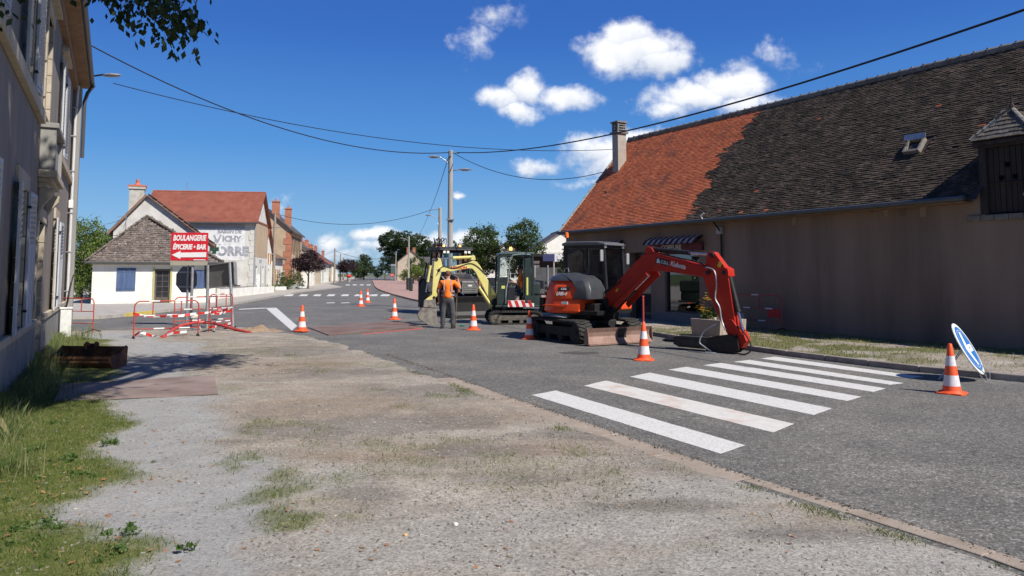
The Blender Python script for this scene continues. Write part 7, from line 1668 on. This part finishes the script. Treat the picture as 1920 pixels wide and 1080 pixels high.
# pale door tube framing the doorway
dfm = mat('door_frame_pale',(.20,.26,.25),(.27,.33,.31),rough=.35)
MB().tube([(.36,YB+.04,.72),(.34,YB+.04,1.2),(.27,YB+.04,1.5),(.22,YB+.04,2.15),(.12,YB+.04,2.36),(-.2,YB+.04,2.40),(-.5,YB+.04,2.38)],.022,8).build('door_tube', dfm, cb, smooth=True)
for q_ in ((.30,XB-.02,YB-.01,YB+.02,.68,1.02),(.30,.34,YB-.01,YB+.02,1.023,1.45),(XA+.02,-.30,YB-.01,YB+.015,.68,.98),(XB-.03,XB+.01,YA+.03,YB-.03,.66,1.0),(.36,XB-.02,YB-.005,YB+.018,1.023,1.42)): MB().bx(*q_).build('cab_panel', greencab, cb, bevel=.01)
MB().bx(.38,.50,YB+.02,YB+.025,1.22,1.32).build('yellow_sticker', flat('sticker_pale',(.6,.6,.15),.5), cb)
MB().prism([(XA-.05,Z1_-.05),(XA-.03,Z1_+.02),(XB-.25,Z1_+.05),(XB-.08,Z1_+.0),(XB-.02,Z1_-.06)],YA-.05,YB+.05,'y').build('roof', mat('green_roof',(.085,.12,.115),(.11,.145,.14),rough=.3), cb, bevel=.03, seg=3)
MB().quad((.36,YB,1.42),(XB-.02,YB,1.42),(XB-.05,YB,Z1_-.12),(.30,YB,Z1_-.12)).quad((XA+.03,YB,.98),(-.3,YB,.98),(-.28,YB,Z1_-.12),(XA+.04,YB,Z1_-.12)).quad((XB-.0,YA+.03,1.0),(XB-.0,YB-.03,1.0),(XB-.05,YB-.03,Z1_-.12),(XB-.05,YA+.03,Z1_-.12)).quad((XA,YA,.9),(XB,YA,.9),(XB-.05,YA,Z1_-.12),(XA+.02,YA,Z1_-.12)).build('window', cabglass, cb)
MB().bx(-.52,-.30,YB+.03,YB+.05,.75,2.25).build('open_door_leaf', greencab, cb, bevel=.01); MB().bx(-.42,-.36,YB+.051,YB+.055,1.0,1.6).build('yellow_label', flat('sticker_pale',(.6,.6,.15),.5), cb)
MB().bx(-.48,.0,.02,.50,.98,1.10).bx(-.58,-.44,.04,.48,1.10,1.80).build('seat', cabm, cb, bevel=.03)
MB().bx(.0,.28,.42,.50,.66,1.28).bx(.30,.42,.1,.3,.66,1.2).build('console', cabm, cb, bevel=.02)
MB().cyl((.20,.46,1.25),(.24,.46,1.48),.014,n=6).cyl((.34,.20,1.1),(.36,.20,1.45),.012,n=6).build('levers', blackmetal, cb)
bcn = MB().cyl((.12,.2,Z1_+.04),(.12,.2,Z1_+.10),.05,n=10).build('beacon_base', blackmetal, cb); MB().lathe([(.055,0),(.055,.08),(.03,.12)],12,(.12,.2,Z1_+.10)).build('lit_beacon', lit, bcn, smooth=True)
# boom
yb = bpy.data.objects.new('boom_assembly', None); COL.objects.link(yb); yb.parent = yx; yb.location = (0,.25,0); yb.rotation_euler.z = R(3)
MB().bx(.45,.80,-.12,.12,.45,.85).cyl((.68,-.14,.80),(.68,.14,.80),.09,n=12).build('swing_bracket', blackmetal, yb, bevel=.02)
MB().prism([(.60,.82),(.66,1.02),(1.20,1.98),(1.32,2.13),(1.46,2.18),(1.62,2.10),(2.30,1.95),(2.64,1.99),(2.72,1.88),(2.62,1.79),(2.30,1.79),(1.62,1.91),(1.48,1.90),(1.38,1.80),(.90,.88),(.78,.76)],-.085,.085,'y').build('boom', yellowp, yb, bevel=.012)
MB().prism([(1.36,2.2),(1.40,2.34),(1.48,2.36),(1.54,2.2)],-.08,.08,'y').build('boom_ear', yellowp, yb, bevel=.008)
cyl2(yb, (1.46,0,2.30), (2.70,0,2.24), .055, .55, yellowp)
cyl2(yb, (.82,.0,.62), (1.55,.0,1.70), .055, .6, yellowp); cyl2(yb, (.82,.12,.62), (1.55,.12,1.70), .045, .6, yellowp)
MB().prism([(2.50,1.96),(2.56,2.2),(2.66,2.28),(2.79,2.16),(2.81,1.9),(2.85,1.2),(2.85,.92),(2.75,.86),(2.70,1.2),(2.56,1.74)],-.07,.07,'y').build('arm', yellowp, yb, bevel=.01)
cyl2(yb, (2.92,0,1.98), (3.06,0,1.10), .045, .6, yellowp)
MB().prism([(2.66,1.0),(2.72,1.12),(3.06,.86),(3.02,.76),(2.76,.90)],-.09,-.06,'y').prism([(2.66,1.0),(2.72,1.12),(3.06,.86),(3.02,.76),(2.76,.90)],.06,.09,'y').build('bucket_link', yellowp, yb, bevel=.006)
for x_, z_ in ((2.62,1.86),(2.70,2.22),(2.79,.92)): MB().cyl((x_,-.1,z_),(x_,.1,z_),.048,n=12).build('pin', blackmetal, yb, smooth=True)
MB().prism([(2.70,.56),(3.15,.60),(3.12,.84),(2.74,.86)],-.11,.11,'y').build('quick_coupler', earthst, yb, bevel=.012)
MB().prism([(2.66,.02),(2.72,.54),(3.20,.58),(3.36,.34),(3.30,.22),(3.0,.02),(2.78,-.04)],-.20,-.18,'y').prism([(2.66,.02),(2.72,.54),(3.20,.58),(3.36,.34),(3.30,.22),(3.0,.02),(2.78,-.04)],.18,.20,'y').prism([(2.70,.54),(3.20,.58),(3.36,.34),(3.30,.20),(2.98,.0),(2.96,.03),(3.26,.23),(3.31,.34),(3.18,.55),(2.70,.51)],-.18,.18,'y').build('bucket', earthst, yb, bevel=.006)
b = MB()
for y in (-.16,-.05,.06,.16): b.prism([(2.62,-.08),(2.76,-.03),(2.78,.03),(2.72,.04)],y-.025,y+.025,'y')
b.build('tooth', earthst, yb)
hose(yb, [(1.0,.1,1.7),(1.5,.1,2.08),(2.1,.1,1.92),(2.5,.1,1.98),(2.7,.1,1.7)], .013); hose(yb, [(2.72,.09,2.2),(2.98,.1,2.1),(3.0,.09,1.8)], .012)
text('NEUSON', .14, flat('logo_red',(.55,.05,.03),.5), yb, (1.95,.0875,1.93), (R(90),R(0),R(180)), bold=.005)

# ---- backhoe loader
bh_ = thing('backhoe_loader', 'dark dusty backhoe loader with black cab, big rear wheel and wide front shovel', 'backhoe loader', (-2.75,33.6,0), R(-66))
dark = mat('loader_black', (.020,.020,.020),(.045,.042,.040), rough=.6, scale=5, c3=(.11,.09,.07), s3=3, l3=.55,h3=.8)
rustyor = mat('loader_orange', (.30,.09,.03),(.40,.15,.06), rough=.6, scale=4, c3=(.10,.07,.05), s3=4)
def wheel(par, x, y, r, w):
    t = MB().lathe([(r*.55,-w/2),(r*.92,-w/2),(r,-w*.35),(r,w*.35),(r*.92,w/2),(r*.55,w/2)],28); 
    Tm = Matrix.Translation((x,y,r)) @ Matrix.Rotation(R(90),4,'X'); t2 = MB(Tm); t2.add(t.v, t.f); o = t2.build('tyre', rubber, par, smooth=True)
    lb = MB(Tm)
    for k in range(22):
        a = 2*math.pi*k/22
        for s in (-1,1): lb.box((math.cos(a+s*.05)*r*1.01, math.sin(a+s*.05)*r*1.01, s*w*.22),(.04,.07,w*.46),Matrix.Rotation(a,3,'Z') @ Matrix.Rotation(s*.5,3,'X'))
    lb.build('tread_lug', rubber, o)
    MB(Tm).cyl((0,0,-w*.30),(0,0,w*.30),r*.56,n=20).cyl((0,0,-w*.42),(0,0,w*.42),r*.2,n=12).build('rim', mat('rim_dust',(.16,.13,.10),(.26,.22,.17),scale=6), o, smooth=True)
for s in (-1,1): wheel(bh_, -.15, s*.92, .74, .42); wheel(bh_, 2.05, s*.86, .48, .30)
MB().bx(-.9,2.3,-.42,.42,.45,.95).build('chassis', dark, bh_, bevel=.03)
MB().prism([(.95,.95),(2.45,.90),(2.50,1.10),(2.42,1.50),(.95,1.78)],-.42,.42,'y').build('bonnet', dark, bh_, bevel=.05, seg=3)
gr_ = MB().bx(2.46,2.53,-.34,.34,.92,1.42).build('grille', mat('grille_grey',(.17,.17,.165),(.24,.24,.23),rough=.5), bh_, bevel=.02)
b = MB(); 
for k in range(6): b.bx(2.532,2.54,-.30,.30,.97+k*.07,.985+k*.07)
b.build('grille_bar', blackmetal, gr_); MB().bx(2.54,2.55,-.09,.09,1.2,1.27).build('badge', flat('decal_silver',(.6,.6,.6),.4), gr_)
MB().bx(2.40,2.50,-.50,-.40,.95,1.5).bx(2.40,2.50,.40,.50,.95,1.5).build('orange_flank', rustyor, bh_, bevel=.02)
b = MB(); XA,XB,YW,ZA,ZC = -.75,.78,.66,1.05,2.72
for x,xt in ((XA,XA+.12),(XB,XB-.1),(.05,.05)):
    for y in (-YW,YW): bar(b,(x,y,ZA),(xt,y*.93,ZC),.09,.08)
for y in (-YW*.93,YW*.93): b.bx(XA+.1,XB-.1,y-.04,y+.04,ZC-.08,ZC)
b.bx(XB-.14,XB-.06,-YW*.93,YW*.93,ZC-.08,ZC).bx(XA+.06,XA+.14,-YW*.93,YW*.93,ZC-.08,ZC); b.build('cab_frame', dark, bh_, bevel=.015)
MB().bx(XA,XB,-YW-.02,YW+.02,.95,1.25).bx(XB-.06,XB+.01,-YW,YW,1.2,1.62).build('cab_base', dark, bh_, bevel=.02)
MB().quad((XB-.0,-YW+.04,1.62),(XB-.0,YW-.04,1.62),(XB-.1,YW*.93,ZC-.08),(XB-.1,-YW*.93,ZC-.08)).quad((XA,-YW,1.25),(XB-.04,-YW,1.25),(XB-.1,-YW*.93,ZC-.08),(XA+.1,-YW*.93,ZC-.08)).quad((XA,YW,1.25),(XB-.04,YW,1.25),(XB-.1,YW*.93,ZC-.08),(XA+.1,YW*.93,ZC-.08)).quad((XA,-YW+.04,1.3),(XA,YW-.04,1.3),(XA+.1,YW*.93,ZC-.08),(XA+.1,-YW*.93,ZC-.08)).build('window', cabglass, bh_)
MB().prism([(XA-.12,ZC+.0),(XA-.08,ZC+.12),(XB-.1,ZC+.16),(XB+.18,ZC+.06),(XB+.20,ZC+.0)],-YW-.10,YW+.10,'y').build('cab_roof', dark, bh_, bevel=.04, seg=3)
for y in (-.56,-.40,.40,.56): l_ = MB().bx(XB+.10,XB+.17,y-.07,y+.07,ZC-.14,ZC-.01).build('work_lamp', dark, bh_, bevel=.01); MB().bx(XB+.171,XB+.18,y-.055,y+.055,ZC-.125,ZC-.025).build('lamp_lens', lampg, l_)
for y in (-.30,.45): MB().lathe([(.05,0),(.05,.09),(.02,.12)],12,(.1,y,ZC+.15)).build('lit_beacon', lit, bh_, smooth=True)
MB().bx(-.5,.0,-.25,.25,1.2,1.35).bx(-.55,-.42,-.25,.25,1.35,1.95).build('seat', cabm, bh_, bevel=.03); MB().tube([(.45+.12*0,.17*math.cos(a),1.72+.16*math.sin(a)) for a in [k*.628 for k in range(10)]],.014,6,closed=True).cyl((.7,0,1.3),(.46,0,1.7),.03,n=8).build('steering_wheel', blackmetal, bh_)
b = MB()
for s in (-1,1):
    a_ = [(.55,1.45),(.75,1.62),(2.0,1.15),(3.0,.55),(3.05,.35),(2.85,.38),(1.9,.92),(.7,1.30)]; b.prism(a_, s*.60-.045, s*.60+.045,'y')
b.build('loader_arm', dark, bh_, bevel=.012)
for s in (-.60,.60): cyl2(bh_, (1.2,s,.62), (2.2,s,.98), .05)
for s in (-.42,.42): cyl2(bh_, (1.6,s,1.22), (2.95,s,.88), .045)
sh_ = [(3.10,.82),(3.02,.60),(3.02,.20),(3.12,.04),(3.95,.02),(3.95,.045),(3.16,.08),(3.07,.22),(3.07,.58),(3.16,.80)]
MB().prism(sh_,-1.15,1.15,'y').build('front_shovel', blackmetal, bh_)
for s in (-1.16,1.16): MB().prism([(3.10,.82),(3.02,.60),(3.02,.20),(3.12,.02),(3.95,.02),(3.80,.30),(3.22,.80)],s-.012,s+.012,'y').build('shovel_side', dark, bh_)
for s in (-1,1): MB().prism([(-.85,.95),(-.80,1.42),(-.45,1.62),(.2,1.60),(.55,1.35),(.62,.95),(.55,.95),(.45,1.30),(.15,1.50),(-.42,1.52),(-.72,1.36),(-.77,.95)],s*.92-.24,s*.92+.24,'y').build('fender', dark, bh_, bevel=.015)
# rear digging arm folded up behind the cab
MB().prism([(-1.15,.7),(-1.0,.7),(-1.25,1.9),(-1.55,3.05),(-1.75,3.0),(-1.55,1.9)],-.16,.16,'y').build('rear_boom', rustyor, bh_, bevel=.02)
MB().prism([(-1.55,3.05),(-1.75,3.15),(-2.05,2.8),(-2.2,1.4),(-2.0,1.4),(-1.85,2.6)],-.13,.13,'y').build('rear_dipper', rustyor, bh_, bevel=.02)
MB().bx(-1.1,-.85,-1.0,1.0,.45,.95).build('rear_frame', rustyor, bh_, bevel=.02)
for s in (-1,1): MB().bx(-1.12,-.92,s*.98-.1,s*.98+.1,.25,1.5).build('stabiliser', rustyor, bh_, bevel=.02)
for k in range(6): hose(bh_, [(-1.25,-.2+.08*k,2.6),(-1.15-.03*k,-.3+.12*k,3.15+.05*(k%3)),(-1.6,-.2+.1*k,3.35-.06*(k%2)),(-1.75,-.1+.04*k,3.0)], .02)
MB().cyl((-1.6,-.2,3.05),(-1.6,.2,3.05),.10,n=12).build('boom_pin', dark, bh_)
MB().prism([(-.85,1.0),(-.95,1.1),(-.35,2.2),(-.28,2.1)],-.98,-.94,'y').build('side_arm', dark, bh_)
text('CASE', .22, flat('decal_silver',(.6,.6,.6),.4), bh_, (-.3,-.965,1.72), (R(90),R(-58),0), bold=.008)
MB().prism([(-1.02,1.1),(-.35,2.25),(-.15,1.65),(-.6,1.1)],-.945,-.93,'y').build('side_panel', rustyor, bh_)

# ---- dark parked car showing between the machines
carc = at(914,47); car = thing('parked_car','dark blue parked car mostly hidden behind the yellow boom','car',(carc.x,47,.06), R(200))
cpnt = mat('car_blue',(.018,.022,.035),(.025,.03,.045),rough=.25,spec=.6)
MB().prism([(-2.0,.25),(2.0,.25),(2.05,.55),(1.9,.78),(.95,.92),(-1.85,.95),(-2.05,.7)],-.85,.85,'y').build('body', cpnt, car, bevel=.08, seg=3)
MB().prism([(1.0,.90),(.35,1.42),(-1.1,1.45),(-1.8,.93)],-.72,.72,'y').build('glasshouse', darkpane, car, bevel=.05, seg=3)
MB().prism([(.40,1.40),(.30,1.46),(-1.05,1.49),(-1.2,1.42)],-.70,.70,'y').build('roof', cpnt, car, bevel=.03)
for x in (-1.3,1.3):
    for y in (-.82,.82):
        w_ = MB().cyl((x,y-.1,.31),(x,y+.1,.31),.31,n=18).build('wheel', rubber, car, smooth=True); MB().cyl((x,y-.105,.31),(x,y+.105,.31),.18,n=12).build('rim', steel, w_)
for y in (-.6,.6): MB().bx(1.98,2.04,y-.18,y+.18,.58,.72).build('headlight', lampg, car, bevel=.02)

# ------------------------------------------------------------------ people
def skin(name, pts, edges, radii, m, par, root=0, sub=2):
    me = bpy.data.meshes.new(name); me.from_pydata([tuple(p) for p in pts], edges, []); me.materials.append(m if not isinstance(m,list) else m[0])
    o = bpy.data.objects.new(name, me); COL.objects.link(o); o.parent = par
    s = o.modifiers.new('skin', 'SKIN'); s.use_smooth_shade = True
    sv = me.skin_vertices[0].data
    for i, r_ in enumerate(radii): sv[i].radius = (r_, r_) if not isinstance(r_, tuple) else r_
    sv[root].use_root = True
    if sub: u = o.modifiers.new('subdivision', 'SUBSURF'); u.levels = sub; u.render_levels = sub
    return o
class SK:
    def __init__(s): s.p=[]; s.e=[]; s.r=[]
    def n(s, p, r, link=None):
        s.p.append(Vector(p)); s.r.append(r); k = len(s.p)-1
        if link is not None: s.e.append((link,k))
        return k
    def chain(s, pts, start):
        k = start
        for p, r in pts: k = s.n(p, r, k)
        return k
skinm = mat('skin', (.46,.25,.17),(.52,.30,.21), rough=.6); hairm = flat('hair_brown', (.06,.035,.022), .8)
def orange_shirt(z_list):
    m = flat('hi_vis_orange', (.85,.17,.015), .7); return m
trous = mat('grey_trousers', (.060,.062,.066),(.095,.097,.10), rough=.9, scale=6, bump=.4, bscale=16)
shoe = flat('work_shoe', (.03,.027,.025), .7); hiv = mat('hi_vis_orange', (.95,.19,.015),(1.0,.25,.02), rough=.75, scale=8, bump=.5, bscale=14); silver = flat('reflective_grey', (.30,.26,.30), .5)
def hand(sk, wrist, wi, d, out, curl=.3, s=1.):
    """palm and five unequal fingers from wrist index wi along d, thumb towards out"""
    d = Vector(d).normalized(); out = Vector(out); out = (out-d*out.dot(d)).normalized(); nrm = d.cross(out)
    w = Vector(wrist); p = sk.n(w+d*.045*s, (.022*s,.036*s), wi); pk = sk.n(w+d*.085*s, (.016*s,.038*s), p)
    for k, (off, ln) in enumerate(((.030,.068),(.010,.078),(-.010,.072),(-.029,.055))):
        a = w+d*.09*s+out*off*s; m1 = a+(d*(1-curl*.4)+nrm*curl).normalized()*ln*.5*s; m2 = m1+(d*(1-curl)+nrm*curl*1.6).normalized()*ln*.5*s
        i0 = sk.n(a, .010*s, pk); i1 = sk.n(m1, .0085*s, i0); sk.n(m2, .007*s, i1)
    t0 = sk.n(w+d*.035*s+out*.038*s, .013*s, p); t1 = sk.n(w+d*.065*s+out*.060*s+nrm*.01, .011*s, t0); sk.n(w+d*.09*s+out*.066*s+nrm*.02, .009*s, t1)
def head(par, c, fwd, tilt=0, hair_=hairm):
    c = Vector(c); f = Vector(fwd).normalized(); a = math.atan2(f.y,f.x); M = Matrix.Translation(c) @ Matrix.Rotation(a,4,'Z') @ Matrix.Rotation(tilt,4,'Y')
    def bl(name, cc, rr, m, nu=14, nv=10): b = MB(M); b.ball(cc, rr, nu, nv); return b.build(name, m, par, smooth=True)
    h_ = bl('hair', (-.014,0,.032), (.097,.080,.100), hair_)
    for s in (-1,1): bl('ear', (-.005,s*.078,-.005), (.018,.010,.030), skinm, 8, 6); bl('eye', (.082,s*.030,.010), (.010,.012,.008), flat('eye',(.03,.02,.02),.3), 8, 6)
    bl('nose', (.098,0,-.018), (.020,.014,.022), skinm, 8, 6); bl('mouth', (.086,0,-.052), (.010,.024,.007), flat('lips',(.35,.13,.10),.6), 8, 6)
# standing worker, back to the camera
c_ = G(839,616); wk = thing('person', 'person standing back to the camera in orange hi-vis shirt and grey trousers holding a rod', 'person', (c_.x,c_.y+.06,0), 0)
wk.scale = (1.12, 1.12, 1.0)
s = SK(); pel = s.n((0,0,.98),(.10,.115)); 
sp1 = s.n((0,.01,1.15),(.095,.12),pel); sp2 = s.n((0,.02,1.32),(.10,.13),sp1); ch = s.n((.0,.01,1.45),(.085,.13),sp2); nk = s.n((.0,.02,1.54),.055,ch); nk2 = s.n((-.005,.03,1.60),.054,nk); hd_ = s.n((-.01,.04,1.68),(.080,.085),nk2); s.n((-.01,.04,1.745),(.070,.074),hd_)
lsh = s.chain([((-.19,.02,1.45),.065),((-.245,.03,1.28),.050),((-.27,.02,1.14),.043),((-.27,.06,1.0),.036),((-.265,.09,.90),.027)], ch)
hand(s, (-.265,.09,.90), lsh, (.03,.10,-1), (.2,1,0), .35)
rsh = s.chain([((.19,.02,1.45),.065),((.29,.03,1.33),.050),((.345,.05,1.24),.043),((.31,.15,1.38),.036),((.27,.20,1.50),.027)], ch)
hand(s, (.27,.20,1.50), rsh, (-.15,.10,1), (-1,.3,0), .5)
for sx in (-1,1):
    k = s.chain([((sx*.10,0,.90),.088),((sx*.125,.0,.70),.075),((sx*.135,-.01,.50),.056),((sx*.14,.01,.32),.054),((sx*.145,.02,.12),.038),((sx*.15,.01,.06),.042),((sx*.165,.13,.035),.034)], pel)
skin('body', s.p, s.e, s.r, skinm, wk)
s = SK(); pel = s.n((0,.0,.90),(.155,.185)); a = s.n((0,.01,1.06),(.152,.182),pel); b_ = s.n((0,.02,1.22),(.15,.186),a); c2 = s.n((0,.02,1.36),(.15,.198),b_); d2_ = s.n((0,.015,1.455),(.105,.150),c2); s.n((0,.02,1.51),(.07,.085),d2_)
s.chain([((-.18,.02,1.46),.078),((-.235,.03,1.34),.070),((-.255,.03,1.23),.064)], d2_); s.chain([((.18,.02,1.46),.078),((.275,.03,1.36),.068),((.325,.045,1.27),.060)], d2_)
skin('shirt', s.p, s.e, s.r, hiv, wk)
for z, rx, ry in ((1.17,.190,.158),(1.05,.184,.155)):
    b = MB(); n = 28; vs = []; 
    for zz_ in (z-.028,z+.028):
        for k in range(n): a = 2*math.pi*k/n; vs.append((rx*math.cos(a), .015+ry*math.sin(a), zz_))
    b.add(vs, [(k,(k+1)%n,n+(k+1)%n,n+k) for k in range(n)]); b.build('reflective_band', silver, wk, smooth=True)
for sx in (-1,1): MB().tube([(sx*.095,-.128,1.20),(sx*.10,-.128,1.36),(sx*.105,-.10,1.46),(sx*.10,-.03,1.515)],.020,6).build('reflective_brace', silver, wk, smooth=True)
s = SK(); pel = s.n((0,0,1.04),(.140,.165)); p2 = s.n((0,0,.93),(.150,.170),pel)
for sx in (-1,1): s.chain([((sx*.095,0,.83),.105),((sx*.125,.0,.66),.092),((sx*.135,-.005,.48),.080),((sx*.14,.01,.30),.076),((sx*.143,.01,.15),.072),((sx*.145,.01,.09),.068)], p2)
skin('trousers', s.p, s.e, s.r, trous, wk)
for sx in (-1,1): MB().prism([(-.10,0),(.17,0),(.19,.035),(.10,.075),(.02,.12),(-.09,.12)],-.048,.048,'y').build('shoe', shoe, wk, bevel=.02, loc=(sx*.15,.0,0), rot=(0,0,R(90)-sx*.15))
head(wk, (-.01,.04,1.70), (-.25,1,0), .12, mat('short_hair',(.13,.06,.035),(.20,.10,.06),rough=.9,scale=30))
pr = P(858,528,c_.y+.3); pb = G(857,612)
rod_ = thing('wooden_rod','long thin dark rod held upright by the standing worker','rod',(pb.x,c_.y+.28,0)); MB().cyl((0,0,0.01),(pr.x-pb.x,0,pr.z+.15),.015,n=8).build('shaft', mat('rod_wood',(.12,.09,.06),(.2,.15,.1)), rod_)
MB().bx(-.12,.05,-.05,.05,.0,.04).build('tool_head', earthst, rod_); 
c_ = G(862,612); gb_ = thing('bottle','small green and brown bottle lying by the worker\'s right boot','bottle',(c_.x,c_.y,0), .3); MB().lathe([(.03,0),(.033,.12),(.012,.16),(.012,.2)],10).build('glass_body', flat('bottle_green',(.05,.2,.13),.3), gb_, smooth=True, rot=(R(90),0,R(60)), loc=(0,0,.035))
# operator seated in the yellow cab; faces picture left (local +x)
op = thing('person', 'person in orange t-shirt sitting at the levers inside the yellow excavator cab', 'person', yx.matrix_basis @ Vector((0,0,0)), R(187))
s = SK(); pel = s.n((-.22,.26,1.20),(.10,.12)); a = s.n((-.27,.26,1.38),(.09,.115),pel); b_ = s.n((-.28,.26,1.55),(.09,.13),a); c2 = s.n((-.27,.26,1.66),(.09,.14),b_); k = s.n((-.25,.26,1.74),.052,c2); k = s.n((-.235,.26,1.80),.052,k); k = s.n((-.225,.26,1.87),(.078,.084),k); s.n((-.225,.26,1.93),(.068,.072),k)
for sy in (-1,1):
    w_ = s.chain([((-.27,.26+sy*.18,1.65),.062),((-.20,.26+sy*.22,1.50),.048),((-.12,.26+sy*.22,1.40),.042),((.03,.26+sy*.20,1.42),.034),((.12,.26+sy*.18,1.45),.026)], c2)
    hand(s, (.12,.26+sy*.18,1.45), w_, (1,0,-.15), (0,-sy,.6), .6)
    s.chain([((-.12,.26+sy*.09,1.17),.085),((.08,.26+sy*.10,1.18),.070),((.22,.26+sy*.11,1.14),.058),((.25,.26+sy*.11,.95),.050),((.24,.26+sy*.11,.78),.038),((.28,.26+sy*.11,.74),.038),((.38,.26+sy*.11,.73),.030)], pel)
skin('body', s.p, s.e, s.r, skinm, op)
s = SK(); pel = s.n((-.23,.26,1.16),(.145,.175)); a = s.n((-.27,.26,1.38),(.13,.16),pel); b_ = s.n((-.28,.26,1.55),(.13,.172),a); c2 = s.n((-.27,.26,1.665),(.10,.145),b_); s.n((-.255,.26,1.72),(.07,.08),c2)
for sy in (-1,1): s.chain([((-.27,.26+sy*.18,1.66),.074),((-.20,.26+sy*.225,1.52),.064),((-.14,.26+sy*.225,1.44),.058)], c2)
skin('shirt', s.p, s.e, s.r, hiv, op)
s = SK(); pel = s.n((-.24,.26,1.16),(.135,.17))
for sy in (-1,1): s.chain([((-.12,.26+sy*.09,1.17),.100),((.08,.26+sy*.10,1.19),.085),((.22,.26+sy*.11,1.15),.074),((.25,.26+sy*.11,.98),.066),((.24,.26+sy*.11,.82),.060)], pel)
skin('trousers', s.p, s.e, s.r, trous, op)
for sy in (-1,1): MB().prism([(-.09,0),(.17,0),(.18,.035),(.09,.08),(-.08,.12)],-.045,.045,'y').build('shoe', shoe, op, bevel=.02, loc=(.27,.26+sy*.11,.67))
head(op, (-.225,.26,1.89), (1,.15,0), .15, mat('cap_dark',(.03,.03,.035),(.05,.05,.055)))
